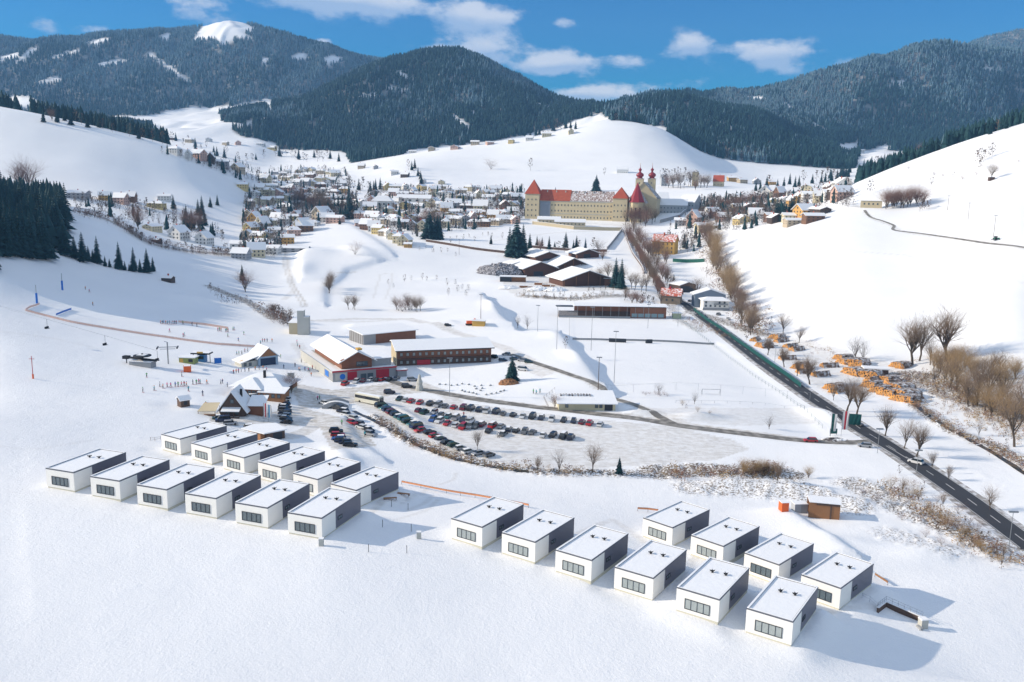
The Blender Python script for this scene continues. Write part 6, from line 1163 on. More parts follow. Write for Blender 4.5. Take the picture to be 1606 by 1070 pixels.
trow('the hillside hedge', [(1415,262),(1450,270),(1500,284),(1606,250)], 7, (6,10), ['shrub'], 'shrubs of the hillside hedges'); trow('the upper hillside copse', [(1530,258),(1545,250),(1558,246)], 5, (16,22), ['grey'], 'shrubs of the hillside hedges')
trow('the long brookside thicket', [(1460,590),(1500,610),(1540,640),(1606,660)], 28, (26,66), ['ochre','dry','grey','grey'], 'brookside thicket of bare trees', 14, 10); trow('the upper brookside thicket', [(1455,570),(1500,580),(1600,600)], 18, (28,54), ['ochre','grey','ochre'], 'brookside thicket of bare trees', 10, 8); trow('the brook bank shrubs', [(1400,600),(1440,640),(1500,680),(1570,712)], 16, (8,16), ['dry','shrub'], 'brookside shrubs', 6, 3)
trow('the brush bank shrubs', [(1040,746),(1090,744),(1140,742),(1180,742)], 14, (10,18), ['dry','shrub','shrub'], 'shrubs on the brush bank', 8, 3); trow('the big brush thicket', [(1165,748),(1190,738),(1215,745)], 9, (20,34), ['dry','shrub','ochre'], 'shrubs on the brush bank', 6, 5)
trow('the roadside verge shrubs', [(1395,760),(1440,790),(1475,820),(1520,850),(1580,880)], 14, (22,46), ['ochre','dry','grey','shrub'], 'shrubs beside the lower road', 8, 6); trow('the lower verge shrubs', [(1340,770),(1400,800),(1480,860)], 7, (14,26), ['frosted','shrub'], 'shrubs beside the lower road', 8, 5); trow('the far verge shrubs', [(1405,742),(1440,765),(1490,800),(1560,852)], 9, (12,28), ['shrub','slim'], 'shrubs beside the lower road', 4, 3)
trow('the brook line by the lot', [(590,660),(640,695),(700,716),(790,738)], 12, (5,10), ['dry','shrub'], 'shrubs along the parking brook', 5, 3); trow('the pitch corner bushes', [(1005,618),(1050,622)], 8, (7,11), ['shrub'], 'bushes beside the near pitch', 3, 2); trow('the second pitch bushes', [(1060,630),(1075,640),(1120,652)], 4, (8,16), ['frosted','dry'], 'bushes beside the near pitch', 3, 2)
trow('the ski tower thicket', [(425,492),(450,512),(455,500)], 9, (18,28), ['frosted','russet','grey'], 'bare trees by the concrete tower', 6, 5); trow('the stream hollow', [(330,462),(350,475),(385,480),(405,492)], 10, (14,22), ['frosted','grey'], 'bare trees by the concrete tower', 6, 4); trow('the lane hedge', [(115,335),(180,352),(230,382),(290,396),(370,402)], 26, (12,20), ['grey','russet','shrub'], 'bare trees along the left lane', 4, 3)
trow('the mound clump', [(620,488),(645,487),(662,488)], 10, (24,34), ['grey','shrub'], 'trees on the middle meadow', 3, 2); trow('the meadow bushes', [(546,486),(560,486)], 3, (24,30), ['grey'], 'trees on the middle meadow', 2, 2); trow('the meadow bank', [(515,462),(520,448)], 6, (22,32), ['grey'], 'trees on the middle meadow', 2, 2); trow('the meadow saplings', [(600,450),(680,440),(740,455),(700,470)], 14, (8,14), ['frosted','slim'], 'saplings on the middle meadow', 8, 6)
trow('the yard fence hedge', [(815,463),(880,468),(940,462),(985,452)], 18, (8,14), ['ochre','grey'], 'shrubs below the timber yard', 4, 2); trow('the bank below avenue', [(975,470),(1000,478),(1035,482)], 9, (18,30), ['grey','russet'], 'shrubs below the timber yard', 5, 3); trow('the timber yard back hedge', [(800,395),(860,392),(930,396),(955,412)], 12, (16,28), ['grey','spruce','russet'], 'shrubs below the timber yard', 5, 3); trow('the copse by the spruce pair', [(940,440),(985,450),(1020,460)], 8, (28,38), ['grey'], 'shrubs below the timber yard', 5, 4)
trow('the dark town wood', [(500,336),(530,332),(556,336)], 12, (24,34), ['spruce','spruce','grey'], 'trees inside the village', 4, 3); trow('the brown town wood', [(462,322),(485,326),(508,322)], 11, (22,32), ['russet','grey'], 'trees inside the village', 4, 3); trow('the upper town wood', [(540,298),(565,300),(596,300)], 12, (14,22), ['spruce','grey'], 'trees inside the village', 4, 3)
trow('the street by the school', [(655,352),(680,350),(700,345)], 6, (22,34), ['russet','grey'], 'trees inside the village', 4, 3); trow('the gardens of lower town', [(600,345),(700,348),(800,345)], 14, (8,15), ['grey','spruce'], 'trees inside the village', 4, 3); trow('the gardens of upper town', [(590,315),(700,318),(815,320)], 14, (8,13), ['grey','spruce'], 'trees inside the village', 4, 3)
trow('the village end gardens', [(375,400),(400,372),(440,355),(460,340)], 12, (10,18), ['grey','shrub'], 'trees inside the village', 8, 4); trow('the far village gardens', [(395,300),(460,292),(545,298)], 16, (7,13), ['spruce','grey'], 'trees inside the village', 6, 6); trow('the near-left gardens', [(110,318),(180,328),(250,335),(300,345)], 12, (8,14), ['grey','russet'], 'trees inside the village', 4, 3); trow('the side of the brown wood', [(285,355),(310,362),(325,352)], 7, (26,38), ['russet','spruce'], 'trees inside the village', 4, 3)
trow('the orchard', [(700,378),(760,372),(800,385)], 10, (6,12), ['grey'], 'orchard saplings', 6, 6); trow('the garden edge', [(625,388),(660,392),(720,400)], 8, (6,12), ['grey','frosted'], 'orchard saplings', 5, 3); trow('the chain on the hill crest', [(820,214),(860,208),(905,200)], 12, (12,20), ['grey','spruce'], 'trees on the abbey hill', 3, 3); trow('the hill farm copse', [(640,262),(650,268),(662,290)], 8, (12,18), ['spruce','grey'], 'trees on the abbey hill', 4, 4)
trow('the meadow woods front', [(430,246),(480,250),(530,250)], 16, (12,20), ['spruce','grey'], 'far valley trees', 6, 4, ymin=1500); trow('the left crest fringe', [(60,188),(130,195),(215,215),(255,226)], 16, (14,24), ['spruce','russet'], 'trees along the left hill crest', 6, 3, ymin=700); trow('the valley trees', [(262,215),(320,235),(380,255),(415,250)], 20, (10,18), ['spruce','grey'], 'far valley trees', 8, 6, ymin=1300)
trow('the right hill fringe', [(1352,276),(1400,256),(1450,238),(1500,222),(1550,208),(1606,192)], 30, (14,26), ['spruce','russet','spruce'], 'trees along the right hill crest', 6, 3, ymin=700); trow('the corner of pale wall', [(1285,285),(1310,280),(1335,272)], 9, (14,20), ['spruce'], 'trees behind the right village', 4, 3)

plant_trees()
# ================================================================== log yard
def log_stack_mesh(wd, hg, ln_, seed):
    rr = random.Random(seed); g = MB(); g.mats = [M['logside'], M['logend']]; r = .28; rows = int(hg / (r * 1.75)); n = int(wd / (2 * r))
    for j in range(rows):
        for i in range(n - j):
            x = (i + j * .5) * 2 * r + r + rr.uniform(-.12, .12); z = r + j * r * 1.74 * (1 - .22 * abs(i / n - .45) * 2)
            if rr.random() < .12: continue
            q = r * rr.uniform(.75, 1.05); k = 7; y0 = rr.uniform(-.18, .12); y1 = ln_ + rr.uniform(-.2, .2)
            vs = [(x + q * cos(2*pi*t/k), y0, z + q * sin(2*pi*t/k)) for t in range(k)] + [(x + q * cos(2*pi*t/k), y1, z + q * sin(2*pi*t/k)) for t in range(k)]
            g.add(vs, [(t, (t+1) % k, k + (t+1) % k, k + t) for t in range(k)], M['logside']); g.add(vs, [tuple(range(k))[::-1], tuple(range(k, 2*k))], M['logend'])
    return g.mesh('log_stack')
LS = [log_stack_mesh(8, 3.4, 7.5, 1), log_stack_mesh(5, 2.7, 8, 2), log_stack_mesh(11, 3.9, 8.5, 3)]
spots = [(235,175,1),(262,200,0),(330,160,0),(355,178,1),(400,205,1),(430,220,1),(440,310,0),(465,330,1),(585,300,1),(600,410,0),(625,430,1),(665,280,0),(700,290,2),(730,300,0),(690,330,2),(735,335,0),(760,350,2),(800,375,1),(785,400,0),(825,425,0),(840,345,1),(865,370,0),(905,385,1),(900,410,2),(925,440,2),(930,465,0),(870,440,0),(850,415,1),(930,300,0),(960,310,1),(650,262,0),(380,262,1),(540,345,1),(960,470,0)]
for i, (x, y, k) in enumerate(sorted(spots)):
    q = zr([(x, y)])[0]; p = G(*q); o = inst('log_stack', LS[k], None, tuple(p), R(-58 + random.uniform(-25, 25)), (1.05, 1, 1)); tag(o, 'stack of snowy logs with orange ends, %s from the left beside the main road' % ordn(i+1), 'log stack', 'log stacks beside the main road')
# ================================================================== people
def person_mesh(pose, name):
    me = bpy.data.meshes.new('p'); pts = {'pel': (0,0,.95,.15), 'wst': (0,0,1.08,.14), 'chs': (0,.02,1.32,.18), 'nek': (0,.02,1.5,.075), 'hd0': (0,.02,1.6,.1), 'hd1': (0,.03,1.7,.115)}
    st = .16 if pose == 'stride' else .0; bend = .08
    for s, sg in (('l', -1), ('r', 1)):
        pts['hip'+s] = (.1*sg, 0, .88, .11); pts['kne'+s] = (.13*sg, bend + st*sg, .5, .085); pts['ank'+s] = (.14*sg, st*sg*1.4 - .03, .12, .07); pts['toe'+s] = (.15*sg, st*sg*1.4 + .13, .06, .055)
        pts['sho'+s] = (.2*sg, .02, 1.42, .085); pts['elb'+s] = (.32*sg, .0, 1.16, .06); pts['wri'+s] = (.3*sg, .24, 1.06, .045); pts['hnd'+s] = (.29*sg, .33, 1.04, .045)
    k = list(pts); ed = [('pel','wst'),('wst','chs'),('chs','nek'),('nek','hd0'),('hd0','hd1')]
    for s in 'lr': ed += [('pel','hip'+s),('hip'+s,'kne'+s),('kne'+s,'ank'+s),('ank'+s,'toe'+s),('chs','sho'+s),('sho'+s,'elb'+s),('elb'+s,'wri'+s),('wri'+s,'hnd'+s)]
    me.from_pydata([pts[i][:3] for i in k], [(k.index(a), k.index(b)) for a, b in ed], []); o = bpy.data.objects.new('p', me); COL.objects.link(o); sk = o.modifiers.new('s', 'SKIN'); 
    for i, v in enumerate(o.data.skin_vertices[0].data if len(o.data.skin_vertices) else []): v.radius = (pts[k[i]][3],) * 2
    if not len(o.data.skin_vertices):
        bpy.context.view_layer.objects.active = o
    sb = o.modifiers.new('b', 'SUBSURF'); sb.levels = 1; sb.render_levels = 1
    dg = bpy.context.evaluated_depsgraph_get(); out_ = bpy.data.meshes.new_from_object(o.evaluated_get(dg)); out_.name = name; bpy.data.objects.remove(o)
    out_.materials.clear(); out_.materials.append(SKI); return out_
SKI = bpy.data.materials.new('ski_clothes'); SKI.use_nodes = True; n_ = SKI.node_tree.nodes; l_ = SKI.node_tree.links
oi = n_.new('ShaderNodeObjectInfo'); tcn = n_.new('ShaderNodeTexCoord'); sx = n_.new('ShaderNodeSeparateXYZ'); l_.new(tcn.outputs['Object'], sx.inputs[0]); cr_ = n_.new('ShaderNodeValToRGB'); cr_.color_ramp.interpolation = 'CONSTANT'; e = cr_.color_ramp.elements
e[0].position = 0; e[0].color = (.02,.02,.025,1); e[1].position = .5; e[1].color = (1,1,1,1); e2 = cr_.color_ramp.elements.new(.77); e2.color = (.0, 0, 0, 1)
mr_ = n_.new('ShaderNodeMapRange'); mr_.inputs[2].default_value = 2.0; l_.new(sx.outputs[2], mr_.inputs[0]); l_.new(mr_.outputs[0], cr_.inputs[0])
gt = n_.new('ShaderNodeMath'); gt.operation = 'GREATER_THAN'; gt.inputs[1].default_value = 1.52; l_.new(sx.outputs[2], gt.inputs[0]); lt_ = n_.new('ShaderNodeMath'); lt_.operation = 'LESS_THAN'; lt_.inputs[1].default_value = .98; l_.new(sx.outputs[2], lt_.inputs[0])
m1 = n_.new('ShaderNodeMix'); m1.data_type = 'RGBA'; l_.new(lt_.outputs[0], m1.inputs[0]); l_.new(oi.outputs['Color'], m1.inputs[6]); m1.inputs[7].default_value = (.02,.022,.03,1)
m2 = n_.new('ShaderNodeMix'); m2.data_type = 'RGBA'; l_.new(gt.outputs[0], m2.inputs[0]); l_.new(m1.outputs[2], m2.inputs[6]); m2.inputs[7].default_value = (.3,.2,.16,1); l_.new(m2.outputs[2], n_['Principled BSDF'].inputs['Base Color']); n_.remove(cr_)
PM = [person_mesh('stand', 'person'), person_mesh('stride', 'person')]
sk_ = MB(); sk_.mats = [M['red']]; sk_.box(-.19, -.75, 0, -.1, .85, .03).box(.1, -.75, 0, .19, .85, .03); SKM = sk_.mesh('skis')
hel = MB(); hel.mats = [M['plain']]; hel.lathe([(.13, 0), (.145, .06), (.13, .13), (.08, .18), (.02, .2)], 10); HM = hel.mesh('helmet')
JK = {'red': (.5,.02,.03), 'blue': (.03,.1,.4), 'black': (.02,.02,.025), 'orange': (.7,.2,.03), 'white': (.6,.6,.6), 'green': (.05,.35,.08), 'turquoise': (.03,.35,.4), 'navy': (.015,.03,.1), 'pink': (.6,.1,.25)}
def person(q, jk, where, yaw=None, skis=False, group='skiers and visitors on the piste'):
    p = G(*q); t = inst('person', random.choice(PM), None, (p[0], p[1], p[2] + (.02 if not skis else .03)), yaw if yaw is not None else random.uniform(0, 6.28), (1.06,) * 3, JK[jk])
    tag(t, 'person in %s jacket, %s' % (jk, where), 'person', group); inst('helmet', HM, t, (0, .03, 1.63), color=JK[random.choice(list(JK))])
    if skis: inst('skis', SKM, t, (0, 0, -.015))
def prow(place, pts, skis, start='left'):
    for i, q in enumerate(pts): person(q, random.choice(list(JK)), '%s from the %s %s' % (ordn(i+1), start, place), skis=skis)
prow('in the ski school line', z5([(365,670),(385,680),(410,672),(433,673),(462,670),(480,668),(500,667),(518,664),(533,667),(545,697),(572,655),(595,653),(610,650),(620,652),(660,653)]), True)
prow('in the queue at upper net', z5([(370,274),(380,274),(390,273),(402,274),(414,275),(425,275),(436,276),(447,274),(458,274),(468,274),(510,276),(568,284),(598,292)]), True)
prow('around the upper net end', z5([(730,320),(740,318),(750,320),(778,325),(786,322),(794,325),(826,314),(832,312),(893,343),(858,382)]), True)
prow('scattered on the open piste', z5([(258,705),(282,610),(330,694),(425,326),(503,605),(512,355),(520,350),(634,725),(793,356)]), True)
prow('beside the blue ski school', z5([(848,470),(862,470),(880,468),(900,452),(918,450),(955,450),(998,400),(1012,388),(1025,388),(1040,388),(1071,388),(1106,520),(1126,490),(1145,555)]), False)
prow('before the restaurant', z5([(828,588),(845,585),(860,583),(878,578),(900,576),(925,575),(965,566),(990,562),(1015,560),(1035,570)]), False)
prow('by the resort side wall', z5([(1216,545),(1240,570),(1247,572),(1278,570),(1300,575),(1308,577),(1318,605),(1326,560),(1350,560),(1255,517),(1262,483),(1232,417),(1245,430),(1228,395)]), False)
prow('among the parked cars', z4([(988,715),(945,740),(1145,860),(1155,868),(215,790),(352,860),(70,642),(80,638)]), False); prow('walking near the snow-stone ring', z4([(1362,602),(1380,608),(1402,600)]), False)
prow('high on the shaded piste', zl([(512,895),(535,912),(556,990)]), True); prow('at the bar tent', z5([(655,795),(665,803),(790,672),(900,845),(912,848),(748,655),(760,650)]), False)
# ================================================================== lifts and piste equipment
def beam(t, parts, name, mt): w = MB(); w.mats = [M[mt] if isinstance(mt, str) else mt]; [w.tube(a, b, r_, n=8) for a, b, r_ in parts]; return w.build(name, w.mats[0], t)
p = G(264, 571); t = thing('lift_pylon', tuple(p), R(15), 'grey chairlift pylon with wide double crossarm beside the lift station', 'lift pylon'); beam(t, [((0,0,-.5),(0,0,9),.25)], 'pylon_mast', 'metal'); beam(t, [((-4,0,7),(4,0,7),.15),((-3,0,6.2),(3,0,6.2),.12),((0,0,9),(-1.2,0,9.4),.1)], 'crossarm', 'metal')
for x in (-3.8, 3.8): w = MB(); w.box(x-.2, -2.2, 6.5, x+.2, 2.2, 7.1, M['black']); w.build('roller_battery', None, t)
p = G(224, 574); t = thing('lift_station', tuple(p), R(-8), 'dark chairlift station with big bullwheel and snow on top', 'lift station'); w = MB(); w.box(-4.5, -2, -.5, 4.5, 2, 2.0, M['grey']); w.build('base', None, t); w = MB(); w.lathe([(3.2, 3.9), (3.4, 4.0), (3.4, 4.3), (3.2, 4.4)], 20, M['black']); w.tube((0,0,2), (0,0,5), .45, mt=M['black']); w.build('bullwheel', None, t)
w = MB(); w.mats = [M['black']]; w.tube((-6.5, -.8, 3.2), (6.5, -.8, 2.4), .25).tube((-6.5, .8, 3.2), (6.5, .8, 2.4), .25).box(-8, -1, 2.6, -5.6, 1, 3.8).tube((-6.8, 0, -.4), (-6.8, 0, 2.8), .2); w.build('drive_frame', M['black'], t); w = MB(); w.box(-4.7, -2.2, 2.0, 4.7, 2.2, 2.25, M['snowroof']).box(-1.6, -1.6, 4.42, 1.8, 1.4, 4.7); w.build('snow_cap', None, t)
p = G(292, 570); t = thing('ticket_hut', tuple(p), R(-3), 'small green and yellow lift hut with flat snowy roof', 'hut'); w = MB(); w.box(-3, 0, -.3, 3.4, 4, 2.3, mat('olive_panel', (.3, .35, .12), .6, var=.3)); w.build('wall', None, t); w = MB(); w.box(-3.4, -.4, 2.3, 3.8, 4.4, 2.6, M['snowroof']); w.build('roof', None, t); w = MB(); w.box(-2.6, -.06, .3, -1.2, -.01, 1.9, M['yellow']).box(1, -.06, .6, 2.8, -.01, 1.8, M['frame']); w.build('front_panel', None, t)
p = G(315, 568); t = thing('lift_station', tuple(p), R(-3), 'blue lift cabin under a wide yellow and black wheel canopy', 'lift station'); w = MB(); w.box(-1.6, 0, -.3, 1.6, 3, 3, mat('blue_panel', (.05, .2, .42), .5, var=.15)); w.build('cabin', None, t); w = MB(); w.box(-4, -.8, 3.4, 4, 3.4, 3.9, M['black']).box(-3.7, -.6, 3.9, 3.7, 3.2, 4.05, M['snowroof']).box(-1.2, -.9, 3.9, 1.2, -.3, 4.5, M['yellow']); w.build('canopy', None, t); w = MB(); w.box(-1.2, -.06, 1.2, 1.2, -.01, 2.5, M['carglass']); w.build('window', None, t)
for x in (-3.6, 3.6): beam(t, [((x, 1, -.4), (x, 1, 3.4), .14)], 'post', 'black')
p = G(342, 571); t = thing('advertising_banner', tuple(p), R(20), 'small bright blue banner panel right of the lift stations', 'banner'); w = MB(); w.box(-1.4, 0, .3, 1.4, .1, 2.6, M['blue']); w.build('banner_panel', None, t); beam(t, [((-1.4,.05,-.3),(-1.4,.05,2.7),.06),((1.4,.05,-.3),(1.4,.05,2.7),.06)], 'banner_posts', 'metal')
for i, (q, c) in enumerate([((58,476),'lower left'),((98,455),'upper right')]):
    p = G(*q); t = thing('lift_mast', tuple(p), 0, 'tall blue padded mast on the shaded piste, %s of the two' % c, 'mast'); beam(t, [((0,0,-.4),(0,0,5),.5)], 'blue_padding', 'blue'); beam(t, [((0,0,5),(0,0,9),.16)], 'pylon_mast', 'metal')
p = G(52, 594); t = thing('snow_lance', tuple(p), 0, 'thin reddish snow lance mast with orange padded foot on left piste', 'mast'); beam(t, [((0,0,-.3),(0,0,1.6),.3)], 'orange_padding', 'orange'); beam(t, [((0,0,1.6),(0,0,8),.12),((-.9,0,7),(.9,0,7),.09)], 'mast_pole', 'red')
def chair(px, py, d, label):
    b = AT(px, py, d); t = thing('lift_chair', b, R(70), label, 'lift chair'); beam(t, [((0,0,0),(0,0,3.0),.06),((-.7,0,0),(.7,0,0),.06)], 'hanger', 'black'); w = MB(); w.mats = [M['black']]; w.box(-1.0, -.3, -.95, 1.0, .35, -.82).box(-1.0, .3, -.9, 1.0, .4, -.1).box(-.75, 0, -.9, -.68, .1, 0).box(.68, 0, -.9, .75, .1, 0); w.build('seat', M['black'], t); return Vector(b) + Vector((0, 0, 3.0))
c1 = chair(74, 512, 345, 'empty two-seat lift chair hanging farthest left over the piste'); c2 = chair(165, 538, 338, 'empty two-seat lift chair hanging above the piste, middle one'); c3 = chair(247, 562, 332, 'empty lift chair nearest the dark lift station')
cb = MB(); cb.mats = [M['black']]; e0 = c1 + (c1 - c2) * 1.4
for a, b in ((e0, c1), (c1, c2), (c2, c3)): cb.tube(tuple(a), tuple(b), .035, n=5)
o = cb.build('lift_cable', M['black']); tag(o, 'thin dark chairlift cable above the left piste', 'cable')
fence([(40,488),(70,496),(110,506),(180,518),(260,530),(340,541),(400,545)], 1.1, 'long faded orange net fence running across the left piste', panel=netor, cat='fence'); fence([(280,506),(320,510),(358,516)], 1.2, 'short pinkish net fence along the upper ski queue', panel=netor)
fence([(41,487),(47,483),(62,478)], 1.0, 'left side net of the small fenced square on piste', panel=netor); fence([(88,495),(100,490),(112,486)], 1.0, 'blue banner fence of the small square on the piste', panel='blue')
fence([(630,760),(660,766),(700,774),(745,781),(790,789),(829,797)], 1.1, 'orange wooden rail fence behind the right bungalow group', panel=rail_or, ph=.95, off=.62, mt='woodd', step=4); fence([(1000,802),(1016,803),(1032,805)], 1.1, 'short orange wooden rail beside the rear right bungalows', panel=rail_or, ph=.95, off=.62, mt='woodd')
fence([(1372,905),(1392,918)], 1.0, 'short wooden rail behind the rightmost bungalow', panel='woodl', ph=.9, off=.5, mt='woodd'); fence([(236,691),(243,692),(252,690)], 1.0, 'low dark rail left of the rear left bungalow', mt='woodd', rails=(.5, 1), step=1.2, cat='railing')
fence([(860,640),(853,625),(870,612)], 1.1, 'low rail round the left end of the clubhouse', mt='woodd', step=2)
def simple(name, q, yaw, boxes, label, cat, part='body'):
    p = G(*q); t = thing(name, tuple(p), R(yaw), label, cat)
    for nm, mt, bs in boxes:
        w = MB(); w.mats = [M[mt] if isinstance(mt, str) else mt]
        for b in bs: w.box(*b)
        w.build(nm, w.mats[0], t)
    return t
simple('kids_cube', (294,583), 20, [('panel','orange',[(-1.4,-1.4,0,1.4,1.4,2.4)]),('snow_cap','snowroof',[(-1.2,-1.2,2.4,1.2,1.2,2.5)])], 'bright orange cube standing alone on the beginner piste', 'cube')
p = G(381, 575); t = thing('parasol', tuple(p), 0, 'yellow parasol at the corner of the ski school', 'parasol'); beam(t, [((0,0,0),(0,0,2.4),.05)], 'pole', 'metal'); w = MB(); w.lathe([(1.9, 2.2), (.05, 2.9)], 8, M['yellow']); w.build('canopy', None, t)
simple('container', (1231,803), 8, [('body','orange',[(-.9,0,0,1.0,2.0,2.4)]),('roof','snowroof',[(-1,-.1,2.4,1.1,2.1,2.5)])], 'small bright orange cabin left of the timber shed', 'cabin')
simple('container', (1257,805), 6, [('body',pale,[(-1.9,0,0,1.6,2.4,2.4)]),('door','grey',[(-.2,-.06,.1,1.5,-.01,2.1)]),('roof','snowroof',[(-2,-.1,2.4,1.7,2.5,2.52)])], 'pale grey metal cabin between orange cabin and timber shed', 'cabin')
t = simple('timber_shed', (1293,814), -12, [('wall','woodl',[(-2.2,0,0,3.6,4.4,4.0),(-4.0,.1,0,-2.2,.4,4.2),(-4.0,4.0,0,-2.2,4.3,4.2)]),('roof','snowroof',[(-4.0,-.3,4.21,3.9,4.7,4.4)]),('back_panel','wood',[(-2.4,.5,.1,-2.21,3.9,3.8)]),('strap','woodd',[(1.2,-.1,0,1.6,-.02,3.9),(-2.1,-.1,3.6,3.5,-.02,3.98)])], 'orange timber shed with open left side before the brush heap', 'shed')
for q, yw, lab in [((612,784),10,'left of the two low timber benches by the last bungalow'),((633,777),-15,'right of the two low timber benches by the last bungalow')]:
    simple('bench', q, yw, [('seat','woodl',[(-1.6,-.4,.45,1.6,.4,.52)]),('leg','woodd',[(-1.5,-.3,0,-1.35,.3,.45)]),('leg','woodd',[(1.35,-.3,0,1.5,.3,.45)])], lab, 'bench')
for q, lab in [((504,856),'short pale stone post at the front corner of left row'),((657,845),'small cream post between the two bungalow groups')]:
    simple('post', q, 0, [('stone','conc',[(-.45,-.35,-.5,.45,.35,1.5)]),('snow_cap','snowroof',[(-.5,-.4,1.5,.5,.4,1.62)])], lab, 'post')
for i, (x, y) in enumerate([(600,827),(645,834),(578,866),(638,868),(614,795),(640,800)]):
    simple('marker_pole', (x, y), 0, [('pole','black',[(-.05,-.05,-.3,.05,.05,1.7)])], 'thin dark marker pole, %s in the snow beside the left group' % ordn(i+1), 'pole')
# terrace wall with railing by the right bungalow
def pb(q): return np.array(G(*q))
A_, B_, C2 = pb((1376,961)), pb((1389,951)), pb((1446,976)); o_ = A_; t = thing('terrace_wall', tuple(o_), 0, 'low dark terrace wall with snow cap and thin railing beside last bungalow', 'wall')
for (a, b) in ((A_, B_), (B_, C2)):
    a = a - o_; b = b - o_; d_ = b - a; q = np.hypot(d_[0], d_[1]); nx, ny = -d_[1]/q*.18, d_[0]/q*.18
    for nm, mt, z0, z1, e in (('wall_body','woodd',-.6,1.0,1),('snow_cap','snowroof',1.0,1.14,1.3)):
        w = MB(); w.mats = [M[mt]]; w.add([(a[0]+nx*e,a[1]+ny*e,a[2]+z0),(b[0]+nx*e,b[1]+ny*e,b[2]+z0),(b[0]-nx*e,b[1]-ny*e,b[2]+z0),(a[0]-nx*e,a[1]-ny*e,a[2]+z0),(a[0]+nx*e,a[1]+ny*e,a[2]+z1),(b[0]+nx*e,b[1]+ny*e,b[2]+z1),(b[0]-nx*e,b[1]-ny*e,b[2]+z1),(a[0]-nx*e,a[1]-ny*e,a[2]+z1)], [(0,3,2,1),(4,5,6,7),(0,1,5,4),(1,2,6,5),(2,3,7,6),(3,0,4,7)]); w.build(nm, M[mt], t)
    w = MB(); w.mats = [M['metal']]; k = int(q / 1.3) + 1
    for i in range(k + 1): c = a + (b - a) * i / k; w.tube((c[0], c[1], c[2] + 1.1), (c[0], c[1], c[2] + 2.1), .03, n=4)
    for z_ in (1.6, 2.1): w.tube((a[0], a[1], a[2] + z_), (b[0], b[1], b[2] + z_), .03, n=4)
    w.build('railing', M['metal'], t)
simple('stone_pier', (1447,984), 10, [('stone','conc',[(-.7,-.6,-.6,.7,.6,1.7)]),('snow_cap','snowroof',[(-.75,-.65,1.7,.75,.65,1.9)]),('steps','grey',[(-1.3,-1.2,-.6,-.71,.2,.5),(-1.7,-1.2,-.6,-1.31,.2,.1)])], 'stone pier with steps at the end of the terrace wall', 'pier')
fence([(1352,938),(1364,944),(1376,955)], 1.1, 'thin metal railing between the rightmost bungalow and terrace wall', rails=(.5, 1), step=1.5, bar=.03, cat='railing')
# banners on poles
def flag(q, h, cols, label, wdt=1.2):
    p = G(*q); t = thing('banner_flag', tuple(p), R(-10), label, 'flag'); beam(t, [((0,0,-.3),(0,0,h),.06)], 'flag_pole', 'metal'); k = len(cols)
    w = MB(); z0, z1 = h * .25, h * .98
    for i, c in enumerate(cols):
        x0, x1 = .08 + wdt * i / k, .08 + wdt * (i + 1) / k; w.add([(x0,0,z0),(x1,.05*(i+1),z0+.15),(x1,-.08*(i+1),z1),(x0,0,z1),(x0,.03,z0),(x1,.05*(i+1)+.03,z0+.15),(x1,-.08*(i+1)+.03,z1),(x0,.03,z1)], [(0,1,2,3),(7,6,5,4),(0,4,5,1),(1,5,6,2),(2,6,7,3),(3,7,4,0)], M[c])
    w.build('cloth', None, t)
M['white'] = white; M['paleblue'] = mat('pale_blue_cloth', (.2, .45, .65), .8)
flag((414,662), 6.5, ('white','red','white'), 'tall white and red banner flag behind the rear bungalows'); flag((421,662), 6, ('paleblue','white'), 'tall pale blue banner flag behind the rear bungalows')
flag((1302,686), 8.5, ('teal','white'), 'tall teal and white flag, leftmost at the road junction', 1.6); flag((1319,684), 9, ('white','red','white'), 'tall white and red flag in the middle at the junction', 1.8); flag((1330,672), 5.5, ('teal','teal','teal'), 'wide teal flag on the right at the junction', 4)
simple('info_board', (1307,683), 5, [('panel','teal',[(-1.3,0,.6,1.3,.12,2.4)]),('post','metal',[(-1.2,.12,-.3,-1.05,.25,2.4)]),('post','metal',[(1.05,.12,-.3,1.2,.25,2.4)])], 'small dark teal board between the junction flags', 'sign'); heap(1310, 690, 5, 2.5, 1.0, M['darktile'], 'low snowy rock bed under the junction flags', 'rock_bed', 'rocks', 9)
for (x, y, h_, s) in [(1376,711,8,'at the left edge of main road by the junction'),(1437,742,7,'at the left edge of main road opposite the white car'),(1215,568,8,'on the upper road verge'),(1582,860,9,'near the lower right road end')]: pole(x, y, h_, .1, 'slender street lamp ' + s, 'street lamp', 'street_lamp')
for (x, y, h_, s) in [(938,612,13,'double wooden pylon beside the clubhouse'),(1558,372,14,'tall thin mast behind the green tractor'),(1518,345,12,'thin line mast on the right hillside, left one'),(1486,330,11,'thin line mast on the right hillside, farther one'),(754,500,14,'wooden line pole beside the yellow digger'),(720,400,14,'lattice line pole on the middle meadow')]: pole(x, y, h_, .16, s, 'mast', 'line_mast', head=True, mt='woodd')
# yellow digger and site hut on the middle meadow
simple('site_hut', (750,512), -8, [('wall','yellow',[(-3.5,0,0,3.5,4,3)]),('roof','snowroof',[(-3.9,-.4,3,3.9,4.4,3.4)])], 'yellow timber site hut with thick snowy roof on the middle meadow', 'hut')
t = simple('excavator', (736,510), 10, [('body','orange',[(-1.6,-1,.9,1.4,1,2.4)]),('track','black',[(-2,-1.3,0,2,-.7,.8)]),('track','black',[(-2,.7,0,2,1.3,.8)])], 'small orange excavator left of the yellow site hut', 'excavator'); beam(t, [((1.2,0,1.8),(3.2,0,3.8),.2),((3.2,0,3.8),(4.8,0,1.4),.16)], 'arm', 'orange')
heap(798, 602, 4.5, 3, 2.2, M['woodl'], 'small orange brown earth heap under the broad conifer', 'earth_heap', seed=8)
